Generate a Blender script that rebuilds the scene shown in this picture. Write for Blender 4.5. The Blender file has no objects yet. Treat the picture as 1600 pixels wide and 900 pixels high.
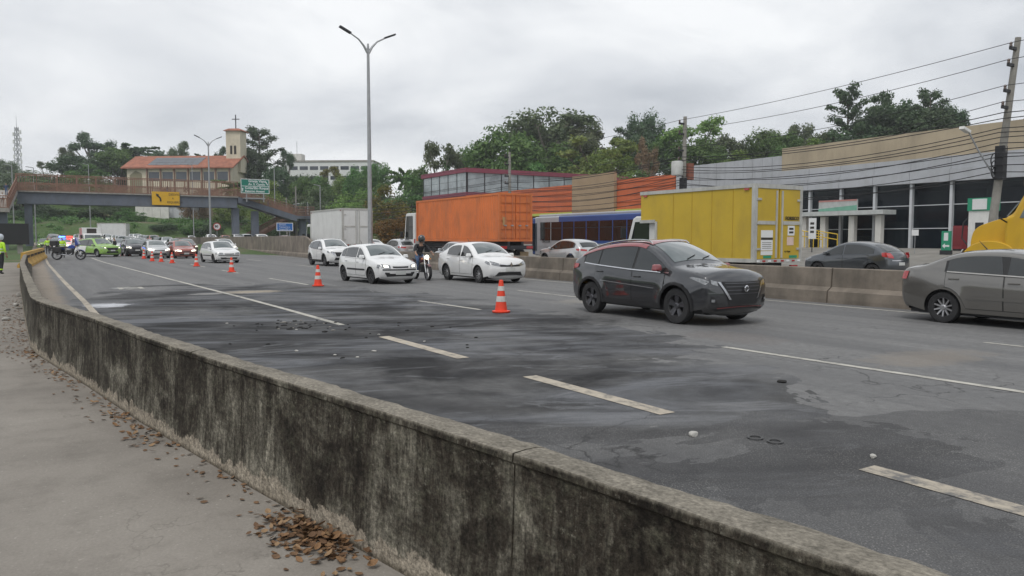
import bpy, bmesh, math, random
import numpy as np
from mathutils import Vector, Matrix
random.seed(7)
SC = bpy.context.scene
COL = SC.collection
R = math.radians
# ------------------------------------------------------------------ camera
F_PX = 1180.0; PITCH = math.atan(77 / F_PX); CAM_H = 1.62; TH = R(31.7)
cd = bpy.data.cameras.new('camera'); cam = bpy.data.objects.new('camera', cd); COL.objects.link(cam)
cd.sensor_width = 36.0; cd.lens = 36.0 * F_PX / 1600.0; cd.clip_start = 0.05; cd.clip_end = 6000
cam.location = (0, 0, CAM_H); cam.rotation_euler = (R(90) - PITCH, 0, 0)
SC.camera = cam
# ------------------------------------------------------------------ world: overcast sky
wd = bpy.data.worlds.new('World'); SC.world = wd; wd.use_nodes = True
SUN_EL, SUN_AZ = R(58), R(200)
def build_world():
    nt = wd.node_tree; nt.nodes.clear(); N = nt.nodes.new; Lk = nt.links.new
    out = N('ShaderNodeOutputWorld')
    sky = N('ShaderNodeTexSky'); sky.sky_type = 'NISHITA'; sky.sun_disc = False
    sky.sun_elevation = SUN_EL; sky.sun_rotation = SUN_AZ; sky.dust_density = 3.0
    b1 = N('ShaderNodeBackground'); b1.inputs['Strength'].default_value = 0.05
    Lk(sky.outputs[0], b1.inputs[0])
    tc = N('ShaderNodeTexCoord'); mp = N('ShaderNodeMapping'); mp.inputs['Scale'].default_value = (1.0, 1.0, 2.6)
    mp.inputs['Location'].default_value = (0.35, 1.1, 0.2)
    Lk(tc.outputs['Generated'], mp.inputs[0])
    n1 = N('ShaderNodeTexNoise'); n1.inputs['Scale'].default_value = 2.3; n1.inputs['Detail'].default_value = 7; n1.inputs['Roughness'].default_value = .52
    n1.inputs['Distortion'].default_value = .35
    Lk(mp.outputs[0], n1.inputs[0])
    cr = N('ShaderNodeValToRGB'); e = cr.color_ramp.elements
    e[0].position = .36; e[0].color = (.53, .56, .605, 1); e[1].position = .64; e[1].color = (.97, .985, 1.0, 1)
    m = e.new(.49); m.color = (.75, .775, .81, 1)
    Lk(n1.outputs[0], cr.inputs[0])
    b2 = N('ShaderNodeBackground'); b2.inputs['Strength'].default_value = 1.05
    Lk(cr.outputs[0], b2.inputs[0])
    mx = N('ShaderNodeMixShader'); mx.inputs[0].default_value = .9
    Lk(b1.outputs[0], mx.inputs[1]); Lk(b2.outputs[0], mx.inputs[2]); Lk(mx.outputs[0], out.inputs[0])
build_world()
sd = bpy.data.lights.new('sun', 'SUN'); sd.energy = 1.5; sd.angle = R(25); sd.color = (1, .97, .93)
sun = bpy.data.objects.new('sun', sd); COL.objects.link(sun)
sun.rotation_euler = (R(90) - SUN_EL, 0, R(180) - SUN_AZ); sun.location = (0, 0, 60)
vs = SC.view_settings; vs.view_transform = 'Standard'; vs.look = 'None'; vs.exposure = 0.08; vs.gamma = 1.0; vs.use_curve_mapping = False
# ------------------------------------------------------------------ frames
SN, CS = math.sin(TH), math.cos(TH)
ROADROT = R(90) + TH          # local x = u (along the road, away), local y = -v
def W(u, v, z=0.0): return Vector((-SN * u + CS * v, CS * u + SN * v, z))
def uv_of(X, Y): return (-SN * X + CS * Y, CS * X + SN * Y)
def ground_at(px, py, z=0.0):  # survey helper: photograph point lying on height z -> place
    a = (px - 800) / F_PX; b = -(py - 450) / F_PX
    dy = math.cos(PITCH) + b * math.sin(PITCH); dz = b * math.cos(PITCH) - math.sin(PITCH)
    t = (z - CAM_H) / dz
    return Vector((a * t, dy * t, z))
def at_depth(px, py, D):       # survey helper: photograph point seen at distance D
    a = (px - 800) / F_PX; b = -(py - 450) / F_PX
    dy = math.cos(PITCH) + b * math.sin(PITCH); dz = b * math.cos(PITCH) - math.sin(PITCH)
    t = D / dy
    return Vector((a * t, D, CAM_H + dz * t))
def on_v(px, v):               # place on the road-parallel plane v seen in column px
    a = (px - 800) / F_PX / math.cos(PITCH); Y = v / (CS * a + SN)
    return uv_of(a * Y, Y)[0]
def ss(a, b, x):
    t = min(1, max(0, (x - a) / (b - a))); return t * t * (3 - 2 * t)
def interp(x, pts): return float(np.interp(x, [p[0] for p in pts], [p[1] for p in pts]))
# ------------------------------------------------------------------ tagging
def tag(o, label=None, cat=None, group=None, kind=None):
    if label: o['label'] = label
    if cat: o['category'] = cat
    if group: o['group'] = group
    if kind: o['kind'] = kind
    return o
def empty(name, loc=(0, 0, 0), rz=0.0, label=None, cat=None, group=None):
    o = bpy.data.objects.new(name, None); COL.objects.link(o); o.empty_display_size = .2
    o.location = loc; o.rotation_euler = (0, 0, rz)
    return tag(o, label, cat, group)
def link(name, me, mat=None, parent=None):
    o = bpy.data.objects.new(name, me); COL.objects.link(o)
    if mat is not None and not me.materials: me.materials.append(mat)
    if parent is not None: o.parent = parent
    return o
def copy_tree(o, parent=None):
    kids = list(o.children)
    c = o.copy(); COL.objects.link(c); c.parent = parent
    for k in kids: copy_tree(k, c)
    return c
# ------------------------------------------------------------------ materials
MATS = {}
def nodes(name):
    m = bpy.data.materials.new(name); m.use_nodes = True; nt = m.node_tree
    return m, nt, nt.nodes['Principled BSDF'], nt.nodes.new, nt.links.new
def noise(N, Lk, vec, scale, detail=3, rough=.5, dist=0):
    n = N('ShaderNodeTexNoise'); n.inputs['Scale'].default_value = scale; n.inputs['Detail'].default_value = detail
    n.inputs['Roughness'].default_value = rough; n.inputs['Distortion'].default_value = dist
    if vec is not None: Lk(vec, n.inputs['Vector'])
    return n.outputs[0]
def ramp(N, Lk, fac, stops):
    r = N('ShaderNodeValToRGB'); e = r.color_ramp.elements
    while len(e) < len(stops): e.new(.5)
    for el, (p, c) in zip(e, stops):
        el.position = p; el.color = (c, c, c, 1) if not isinstance(c, (tuple, list)) else (*c[:3], 1)
    Lk(fac, r.inputs[0]); return r.outputs[0]
def mixc(N, Lk, fac, a, b, mode='MIX'):
    m = N('ShaderNodeMix'); m.data_type = 'RGBA'; m.blend_type = mode
    for s, v in ((0, fac), (6, a), (7, b)):
        if isinstance(v, (int, float)): m.inputs[s].default_value = v if s == 0 else (v, v, v, 1)
        elif isinstance(v, (tuple, list)): m.inputs[s].default_value = (*v[:3], 1)
        else: Lk(v, m.inputs[s])
    return m.outputs[2]
def mth(N, Lk, op, a, b=0.0, clamp=False):
    m = N('ShaderNodeMath'); m.operation = op; m.use_clamp = clamp
    for i, v in enumerate((a, b)):
        if isinstance(v, (int, float)): m.inputs[i].default_value = v
        else: Lk(v, m.inputs[i])
    return m.outputs[0]
def mapping(N, Lk, vec, scale=(1, 1, 1), rot=(0, 0, 0), loc=(0, 0, 0)):
    m = N('ShaderNodeMapping'); m.inputs['Scale'].default_value = scale; m.inputs['Rotation'].default_value = rot; m.inputs['Location'].default_value = loc
    Lk(vec, m.inputs[0]); return m.outputs[0]
def bump(N, Lk, bs, h, strength=.3, dist=.02):
    b = N('ShaderNodeBump'); b.inputs['Strength'].default_value = strength; b.inputs['Distance'].default_value = dist
    Lk(h, b.inputs['Height']); Lk(b.outputs[0], bs.inputs['Normal'])
def M(name, col=(.5, .5, .5), rough=.6, metal=0.0, var=.12, scale=3.0, bmp=0.0, coat=0.0, dirt=0.0, emit=0.0, spec=.5):
    if name in MATS: return MATS[name]
    m, nt, bs, N, Lk = nodes(name)
    tc = N('ShaderNodeTexCoord').outputs['Object']
    n = noise(N, Lk, tc, scale, 5, .6)
    hi = tuple(min(1, c * (1 + var)) for c in col); lo = tuple(c * (1 - var) for c in col)
    c = ramp(N, Lk, n, [(.3, lo), (.7, hi)])
    if dirt:
        n2 = noise(N, Lk, mapping(N, Lk, tc, (1, 1, .35)), scale * 1.7, 6, .65)
        d = ramp(N, Lk, n2, [(.45, 0.0), (.75, dirt)])
        c = mixc(N, Lk, d, c, (.09, .08, .065))
    Lk(c, bs.inputs['Base Color'])
    bs.inputs['Roughness'].default_value = rough; bs.inputs['Metallic'].default_value = metal
    bs.inputs['Specular IOR Level'].default_value = spec
    if coat: bs.inputs['Coat Weight'].default_value = coat; bs.inputs['Coat Roughness'].default_value = .06
    if bmp: bump(N, Lk, bs, noise(N, Lk, tc, scale * 8, 4), bmp, .02)
    if emit:
        bs.inputs['Emission Color'].default_value = (*col, 1); bs.inputs['Emission Strength'].default_value = emit
    MATS[name] = m; return m
def paint(name, col, flake=False):
    if name in MATS: return MATS[name]
    m, nt, bs, N, Lk = nodes(name)
    tc = N('ShaderNodeTexCoord').outputs['Object']
    sep = N('ShaderNodeSeparateXYZ'); Lk(tc, sep.inputs[0])
    n = noise(N, Lk, tc, 2.2, 6, .65)
    low = ramp(N, Lk, sep.outputs[2], [(.15, 1.0), (.62, 0.0)])          # road film thrown up on the lower panels
    d = mth(N, Lk, 'MULTIPLY', mth(N, Lk, 'MULTIPLY', low, n), .55)
    c = mixc(N, Lk, d, col, (.11, .10, .085))
    Lk(c, bs.inputs['Base Color'])
    bs.inputs['Roughness'].default_value = .42 if not flake else .32
    bs.inputs['Metallic'].default_value = .6 if flake else 0
    bs.inputs['Coat Weight'].default_value = 1.0; bs.inputs['Coat IOR'].default_value = 1.75; bs.inputs['Coat Roughness'].default_value = .03
    MATS[name] = m; return m
GLASS = M('car_glass', (.010, .013, .013), .04, 0, .1, 3, spec=.75, coat=.6)
WSCREEN = M('windscreen_glass', (.085, .105, .105), .05, 0, .1, 3, spec=.85, coat=1)  # pale base colour stands for reflected sky and the cabin behind
TYRE = M('tyre_rubber', (.022, .022, .023), .85, 0, .25, 6)
ALLOY = M('alloy', (.5, .5, .51), .3, .8, .1, 5)
ALLOYD = M('dark_alloy', (.13, .13, .14), .28, .8, .15, 5)
STEEL = M('galvanised_steel', (.36, .37, .38), .5, .55, .12, 4, dirt=.2)
BLACK = M('black_plastic', (.018, .018, .019), .55, 0, .2, 5)
SEAM = M('panel_gap', (.012, .012, .012), .8)
CHROME = M('chrome', (.7, .7, .71), .18, 1.0, .05)
WHITEP = M('white_plastic', (.72, .72, .70), .45, 0, .06, 4, dirt=.15)
LAMPC = M('lamp_lens', (.26, .27, .28), .10, .35, .5, 14, spec=.8, coat=1)
LAMPLIT = M('lit_lamp', (1, .93, .78), .3, 0, .02, 3, emit=1.6)
TAIL = M('tail_lens', (.38, .018, .02), .18, 0, .1, 12, coat=1)
TAILLIT = M('lit_tail_lens', (.9, .05, .04), .3, 0, .05, 3, emit=.8)
AMBER = M('amber_lens', (.7, .25, .04), .2, 0, .1, 12, coat=1)
PLATE = M('plate_blank', (.55, .56, .54), .5, 0, .05, 9)
CONCR = M('concrete', (.30, .285, .26), .9, 0, .2, 1.4, .3, dirt=.45)
# ------------------------------------------------------------------ mesh builder
class MB:
    def __init__(s): s.v = []; s.f = []
    def add(s, vs, fs):
        k = len(s.v); s.v += [tuple(p) for p in vs]; s.f += [tuple(i + k for i in f) for f in fs]; return s
    def box(s, c, d, rz=0.0, rx=0.0, ry=0.0, top=1.0):
        hx, hy, hz = d[0] / 2, d[1] / 2, d[2] / 2
        P = [Vector((x * hx * (top if z > 0 else 1), y * hy * (top if z > 0 else 1), z * hz)) for z in (-1, 1) for x, y in ((-1, -1), (1, -1), (1, 1), (-1, 1))]
        if rx or ry or rz:
            mt = Matrix.Rotation(rz, 3, 'Z') @ Matrix.Rotation(ry, 3, 'Y') @ Matrix.Rotation(rx, 3, 'X'); P = [mt @ p for p in P]
        P = [p + Vector(c) for p in P]
        return s.add(P, [(3, 2, 1, 0), (4, 5, 6, 7), (0, 1, 5, 4), (1, 2, 6, 5), (2, 3, 7, 6), (3, 0, 4, 7)])
    def bb(s, x0, x1, y0, y1, z0, z1): return s.box(((x0 + x1) / 2, (y0 + y1) / 2, (z0 + z1) / 2), (x1 - x0, y1 - y0, z1 - z0))
    def tube(s, pts, r, n=8, cap=True):
        pts = [Vector(p) for p in pts]; rs = r if isinstance(r, (list, tuple)) else [r] * len(pts)
        k = len(s.v); up = None
        for i, p in enumerate(pts):
            t = (pts[min(i + 1, len(pts) - 1)] - pts[max(i - 1, 0)]).normalized()
            if up is None: up = Vector((0, 0, 1)) if abs(t.z) < .9 else Vector((1, 0, 0))
            a = (up - t * up.dot(t)).normalized(); b = t.cross(a); up = a
            for j in range(n):
                an = 2 * math.pi * j / n; q = p + (a * math.cos(an) + b * math.sin(an)) * rs[i]; s.v.append(tuple(q))
        for i in range(len(pts) - 1):
            for j in range(n):
                s.f.append((k + i * n + j, k + i * n + (j + 1) % n, k + (i + 1) * n + (j + 1) % n, k + (i + 1) * n + j))
        if cap:
            s.f.append(tuple(k + j for j in reversed(range(n)))); e = k + (len(pts) - 1) * n; s.f.append(tuple(e + j for j in range(n)))
        return s
    def lathe(s, prof, n=20, axis='z', c=(0, 0, 0)):
        k = len(s.v)
        for (r, h) in prof:
            for j in range(n):
                a = 2 * math.pi * j / n; x, y = r * math.cos(a), r * math.sin(a)
                p = (x, y, h) if axis == 'z' else ((x, h, y) if axis == 'y' else (h, x, y))
                s.v.append((p[0] + c[0], p[1] + c[1], p[2] + c[2]))
        for i in range(len(prof) - 1):
            for j in range(n):
                s.f.append((k + i * n + j, k + i * n + (j + 1) % n, k + (i + 1) * n + (j + 1) % n, k + (i + 1) * n + j))
        return s
    def prism(s, poly, a, b, axis='y'):     # poly in the two other axes, extruded from a to b
        def P(q, h): return (q[0], h, q[1]) if axis == 'y' else ((q[0], q[1], h) if axis == 'z' else (h, q[0], q[1]))
        n = len(poly); k = len(s.v)
        s.v += [P(q, a) for q in poly] + [P(q, b) for q in poly]
        s.f += [tuple(k + i for i in range(n)), tuple(k + n + i for i in reversed(range(n)))]
        s.f += [(k + i, k + (i + 1) % n, k + n + (i + 1) % n, k + n + i) for i in range(n)]
        return s
    def mesh(s, name, smooth=False, angle=35):
        me = bpy.data.meshes.new(name); me.from_pydata(s.v, [], s.f); me.update()
        bm = bmesh.new(); bm.from_mesh(me); bmesh.ops.recalc_face_normals(bm, faces=bm.faces); bm.to_mesh(me); bm.free()
        if smooth:
            me.polygons.foreach_set('use_smooth', [True] * len(me.polygons)); me.set_sharp_from_angle(angle=R(angle))
        return me
    def build(s, name, mat, parent=None, smooth=False, loc=None, rz=None, bevel=0.0):
        o = link(name, s.mesh(name, smooth), mat, parent)
        if loc is not None: o.location = loc
        if rz is not None: o.rotation_euler = (0, 0, rz)
        if bevel:
            b = o.modifiers.new('bevel', 'BEVEL'); b.width = bevel; b.segments = 2; b.limit_method = 'ANGLE'; b.harden_normals = False
        return o
def text_mesh(s, size, name='lettering', extrude=.004, align='LEFT', bold=0.0):
    cu = bpy.data.curves.new(name, 'FONT'); cu.body = s; cu.size = size; cu.extrude = extrude; cu.align_x = align; cu.offset = bold; cu.resolution_u = 2
    o = bpy.data.objects.new('tmp', cu); COL.objects.link(o)
    dg = bpy.context.evaluated_depsgraph_get(); me = bpy.data.meshes.new_from_object(o.evaluated_get(dg)); me.name = name
    bpy.data.objects.remove(o); bpy.data.curves.remove(cu); return me
# ================================================================== terrain, roads, near wall, median
V_LEFT = [(-40, 1.05), (0, .95), (20, .87), (33, .57), (57, .13), (90, -.1), (190, -.3)]
V_L1 = [(-40, 5.0), (3, 4.9), (12, 4.72), (20, 4.64), (28.5, 4.36), (59, 3.4), (90, 3.2), (190, 3.1)]
V_L2 = [(-40, 8.9), (4, 8.75), (8, 8.6), (15, 8.41), (26, 7.85), (38, 7.7), (51, 7.8), (90, 7.9), (190, 7.9)]
V_L3 = [(-40, 12.4), (6, 12.45), (26, 12.6), (45, 13.2), (90, 14.2), (190, 15)]
V_RIGHT = [(-40, 16.2), (14, 16.15), (25, 16.4), (39, 16.8), (59, 17.8), (78, 19.1), (110, 20.6), (190, 22)]
V_MED = [(-40, 16.75), (14, 16.75), (25, 17.0), (39, 17.45), (59, 18.45), (78, 19.8), (110, 21.3), (190, 23)]
V_WALL = [(-30, 2.1), (-6, 2.06), (0, 1.92), (1.15, 1.80), (2.3, 1.62), (3.3, 1.43), (5.1, 1.08), (7.3, .68), (9.4, .36), (11.2, .06), (12.4, -.14), (13.2, -.22), (17.9, -.38), (32, -.8), (48, -1.0), (56, -.95)]
def zopp(u): return .85 * ss(60, 120, u)
def zroad(u): return .95 * ss(86, 165, u)
def road_at(px, py):          # place on the highway surface, which climbs gently past the footbridge
    p = ground_at(px, py)
    for _ in range(4): p = ground_at(px, py, zroad(uv_of(p.x, p.y)[0]))
    return p
def hgt(u, v):
    z = zroad(u) * ss(-14, -6, v) if v < 18 else 0.0
    z = max(z, zopp(u) * ss(17, 20, v))
    if v > 33: z = max(z, .12 + .83 * ss(35, 49, v))
    hillA = 5.5 * ss(172, 192, u) + 8.5 * ss(195, 235, u) + 6 * ss(240, 330, u)
    hillB = 12 * ss(62, 135, v) + 8 * ss(130, 240, v)
    hillB *= ss(-60, 10, u)
    hillC = 9 * ss(-26, -110, v) * ss(40, 160, u)
    lip = .25 * math.sin(u * .13 + v * .21) if (v < -12 or v > 58 or u > 185) else 0
    return max(z, hillA, hillB, hillC) + max(0, lip)
def axis_vals(segs):
    out = []
    for a, b, st in segs: out += list(np.arange(a, b, st))
    return out + [segs[-1][1]]
def mat_ground():
    m, nt, bs, N, Lk = nodes('meadow_ground'); tc = N('ShaderNodeTexCoord').outputs['Object']
    a = noise(N, Lk, tc, .12, 5); b = noise(N, Lk, tc, 2.5, 6, .7)
    c = ramp(N, Lk, b, [(.3, (.030, .060, .015)), (.55, (.060, .105, .025)), (.8, (.11, .14, .045))])
    c = mixc(N, Lk, ramp(N, Lk, a, [(.55, 0.0), (.72, .8)]), c, (.13, .10, .065))
    Lk(c, bs.inputs['Base Color']); bs.inputs['Roughness'].default_value = .95; bump(N, Lk, bs, b, .6, .15); return m
def mat_asphalt(near=True):
    m, nt, bs, N, Lk = nodes('worn_asphalt' if near else 'plain_asphalt'); tc = N('ShaderNodeTexCoord').outputs['Object']
    sep = N('ShaderNodeSeparateXYZ'); Lk(tc, sep.inputs[0]); u = sep.outputs[0]; v = mth(N, Lk, 'MULTIPLY', sep.outputs[1], -1.0)
    fine = noise(N, Lk, tc, 95, 3, .7); mid = noise(N, Lk, tc, 9, 5, .65); big = noise(N, Lk, tc, .55, 5, .6, .6)
    agg = N('ShaderNodeTexVoronoi'); agg.inputs['Scale'].default_value = 62; Lk(tc, agg.inputs['Vector'])
    base = ramp(N, Lk, big, [(.3, (.135, .135, .134)), (.7, (.195, .194, .190))])
    base = mixc(N, Lk, .35, base, ramp(N, Lk, mid, [(.3, .065), (.7, .24)]), 'MIX')
    if near:
        # tyre-polished strips along the lanes
        tr = noise(N, Lk, mapping(N, Lk, tc, (.05, 1.3, 1)), 1.0, 4, .6)
        base = mixc(N, Lk, ramp(N, Lk, tr, [(.42, 0.0), (.66, .6)]), base, (.095, .096, .099))
        # scorched and soot-stained stretch where the fire was
        rx = N('ShaderNodeMapping'); rx.vector_type = 'POINT'; rx.inputs['Location'].default_value = (-16.0, 4.6, 0); Lk(tc, rx.inputs[0])
        sc = N('ShaderNodeMapping'); sc.inputs['Rotation'].default_value = (0, 0, 0); sc.inputs['Scale'].default_value = (1 / 12.5, 1 / 5.0, 0); Lk(rx.outputs[0], sc.inputs[0])
        ln = N('ShaderNodeVectorMath'); ln.operation = 'LENGTH'; Lk(sc.outputs[0], ln.inputs[0])
        wob = noise(N, Lk, tc, .33, 6, .62, .8)
        rad = mth(N, Lk, 'ADD', ln.outputs['Value'], mth(N, Lk, 'MULTIPLY', mth(N, Lk, 'SUBTRACT', wob, .5), 1.15))
        burn = ramp(N, Lk, rad, [(.70, 1.0), (1.0, .6), (1.22, 0.0)])
        # hose-water washes the soot in long curved smears, across the lanes
        def smear(ang, sx, sy, loc=(0, 0, 0)): return mapping(N, Lk, mapping(N, Lk, tc, (1, 1, 1), (0, 0, ang), loc), (sx, sy, 1))
        sm = noise(N, Lk, smear(R(118), .20, .62), 1.0, 7, .6, 1.5); sm2 = noise(N, Lk, smear(R(108), .30, 1.0, (4, 2, 0)), 1.0, 7, .62, 2.2)
        soot = mixc(N, Lk, ramp(N, Lk, sm, [(.45, 0.0), (.53, .4), (.62, 1.0)]), (.009, .009, .010), (.115, .120, .131))
        burn = mth(N, Lk, 'MULTIPLY', burn, ramp(N, Lk, noise(N, Lk, tc, .42, 6, .62, .7), [(.36, .42), (.56, .97)]))
        base = mixc(N, Lk, burn, base, soot)
        wide = ramp(N, Lk, rad, [(.8, .85), (1.45, 0.0)])
        base = mixc(N, Lk, mth(N, Lk, 'MULTIPLY', wide, ramp(N, Lk, sm2, [(.34, .85), (.46, 0.0)])), base, (.018, .018, .020))
        ash = ramp(N, Lk, noise(N, Lk, smear(R(104), .22, .80, (9, 3, 0)), 1.0, 7, .55, 2.6), [(.575, 0.0), (.61, .65), (.622, .22), (.66, 0.0)])
        base = mixc(N, Lk, mth(N, Lk, 'MULTIPLY', ash, ramp(N, Lk, rad, [(.9, .6), (1.5, 0.0)])), base, (.20, .205, .215))
        # older coarse surfacing close by, with its ragged joint
        eu = mth(N, Lk, 'ADD', mth(N, Lk, 'SUBTRACT', u, mth(N, Lk, 'MULTIPLY', v, -.42)), mth(N, Lk, 'MULTIPLY', noise(N, Lk, tc, .8, 4), 1.6))
        old = ramp(N, Lk, mth(N, Lk, 'MULTIPLY', mth(N, Lk, 'SUBTRACT', eu, 7.62), 1.0), [(0.0, 1.0), (.045, 0.0)])
        coarse = mixc(N, Lk, ramp(N, Lk, agg.outputs['Distance'], [(.10, 1.0), (.36, 0.0)]), (.060, .060, .061), (.30, .29, .275))
        coarse = mixc(N, Lk, ramp(N, Lk, noise(N, Lk, tc, 1.1, 5), [(.38, .75), (.62, 0.0)]), coarse, (.040, .040, .043))
        base = mixc(N, Lk, mth(N, Lk, 'MULTIPLY', old, .55), base, coarse)
        # sandy absorbent patches
        def blob(cu, cv, a, b, col, k, lo=.75):
            nonlocal base
            mp = N('ShaderNodeMapping'); mp.inputs['Location'].default_value = (-cu / a, cv / b, 0); mp.inputs['Scale'].default_value = (1 / a, 1 / b, 0); Lk(tc, mp.inputs[0])
            l = N('ShaderNodeVectorMath'); l.operation = 'LENGTH'; Lk(mp.outputs[0], l.inputs[0])
            q = mth(N, Lk, 'ADD', l.outputs['Value'], mth(N, Lk, 'MULTIPLY', mth(N, Lk, 'SUBTRACT', noise(N, Lk, tc, 2.6, 8, .75, .6), .5), 2.4))
            base = mixc(N, Lk, ramp(N, Lk, q, [(lo - .35, k), (lo + .1, k * .5), (1.05, 0.0)]), base, col)
        blob(23.8, 5.3, .75, .95, (.32, .28, .22), .9); blob(23.6, 4.0, .35, .5, (.42, .41, .39), .6)
        blob(5.7, 10.2, .55, 1.3, (.215, .19, .16), .6); blob(20.8, 1.25, .75, .55, (.50, .51, .54), .95)
        blob(27.8, 2.2, .5, .45, (.42, .42, .41), .6); blob(15.6, 12.2, .9, 1.4, (.27, .25, .22), .5); blob(8.6, 9.6, 1.0, .7, (.15, .13, .12), .4)
        blob(12.2, 8.8, 1.6, 1.4, (.012, .012, .014), .8, .5)
        # grit and dust gathered on the hard shoulder
        sh = mth(N, Lk, 'ADD', mth(N, Lk, 'ADD', v, mth(N, Lk, 'MULTIPLY', u, .012)), mth(N, Lk, 'MULTIPLY', noise(N, Lk, tc, 1.2, 6, .65), .5))
        base = mixc(N, Lk, ramp(N, Lk, mth(N, Lk, 'MULTIPLY', sh, .5), [(.38, .75), (.50, 0.0)]), base, (.27, .225, .175))
        # cracks
        ck = N('ShaderNodeTexVoronoi'); ck.feature = 'DISTANCE_TO_EDGE'; ck.inputs['Scale'].default_value = .42
        wv = N('ShaderNodeVectorMath'); wv.operation = 'ADD'; Lk(tc, wv.inputs[0])
        nz = N('ShaderNodeTexNoise'); nz.inputs['Scale'].default_value = 1.6; nz.inputs['Detail'].default_value = 5; Lk(tc, nz.inputs[0]); Lk(nz.outputs[1], wv.inputs[1]); Lk(wv.outputs[0], ck.inputs['Vector'])
        cm = ramp(N, Lk, ck.outputs['Distance'], [(.0, .75), (.007, 0.0)])
        base = mixc(N, Lk, mth(N, Lk, 'MULTIPLY', cm, ramp(N, Lk, noise(N, Lk, tc, .3, 2), [(.5, 0.0), (.62, 1.0)])), base, (.018, .018, .018))
    base = mixc(N, Lk, .75, base, ramp(N, Lk, fine, [(.30, .22), (.5, .5), (.72, .85)]), 'OVERLAY')
    Lk(base, bs.inputs['Base Color'])
    bs.inputs['Specular IOR Level'].default_value = .22; rr = ramp(N, Lk, big, [(.3, .62), (.7, .88)]); Lk(rr, bs.inputs['Roughness'])
    h = mth(N, Lk, 'ADD', mth(N, Lk, 'MULTIPLY', agg.outputs['Distance'], .5), fine)
    bump(N, Lk, bs, h, .45, .008); return m
def mat_line(wear=.5, name='worn_line_paint', col=(.55, .53, .47)):
    m, nt, bs, N, Lk = nodes(name); tc = N('ShaderNodeTexCoord').outputs['Object']
    n = noise(N, Lk, tc, 5, 7, .75); b = noise(N, Lk, tc, .35, 3)
    n2 = mth(N, Lk, 'ADD', n, mth(N, Lk, 'MULTIPLY', mth(N, Lk, 'SUBTRACT', b, .5), .5))
    c = ramp(N, Lk, n2, [(wear - .22, (.11, .11, .11)), (wear - .05, tuple(x * .72 for x in col)), (wear + .2, col)])
    Lk(c, bs.inputs['Base Color']); bs.inputs['Roughness'].default_value = .8; bump(N, Lk, bs, noise(N, Lk, tc, 70, 3), .4, .006); return m
def mat_pave():
    m, nt, bs, N, Lk = nodes('footway_concrete'); tc = N('ShaderNodeTexCoord').outputs['Object']
    big = noise(N, Lk, tc, .7, 6, .6, .4); fine = noise(N, Lk, tc, 60, 4, .7); st = noise(N, Lk, tc, 3.2, 6, .65)
    c = ramp(N, Lk, big, [(.28, (.166, .150, .130)), (.5, (.220, .200, .174)), (.75, (.272, .249, .218))])
    c = mixc(N, Lk, ramp(N, Lk, st, [(.48, 0.0), (.75, .45)]), c, (.11, .098, .082))
    sp = ramp(N, Lk, noise(N, Lk, tc, 34, 2), [(.66, 0.0), (.72, .5)]); c = mixc(N, Lk, sp, c, (.36, .34, .30))
    ck = N('ShaderNodeTexVoronoi'); ck.feature = 'DISTANCE_TO_EDGE'; ck.inputs['Scale'].default_value = .5
    wv = N('ShaderNodeVectorMath'); wv.operation = 'ADD'; nz = N('ShaderNodeTexNoise'); nz.inputs['Scale'].default_value = 2.0; nz.inputs['Detail'].default_value = 5
    Lk(tc, nz.inputs[0]); Lk(tc, wv.inputs[0]); Lk(nz.outputs[1], wv.inputs[1]); Lk(wv.outputs[0], ck.inputs['Vector'])
    c = mixc(N, Lk, mth(N, Lk, 'MULTIPLY', ramp(N, Lk, ck.outputs['Distance'], [(0.0, .4), (.005, 0.0)]), ramp(N, Lk, big, [(.56, 0.0), (.64, 1.0)])), c, (.09, .08, .066))
    c = mixc(N, Lk, .4, c, ramp(N, Lk, fine, [(.2, .3), (.8, .72)]), 'OVERLAY')
    Lk(c, bs.inputs['Base Color']); bs.inputs['Roughness'].default_value = .9; bump(N, Lk, bs, mth(N, Lk, 'ADD', fine, st), .35, .008); return m
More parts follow.
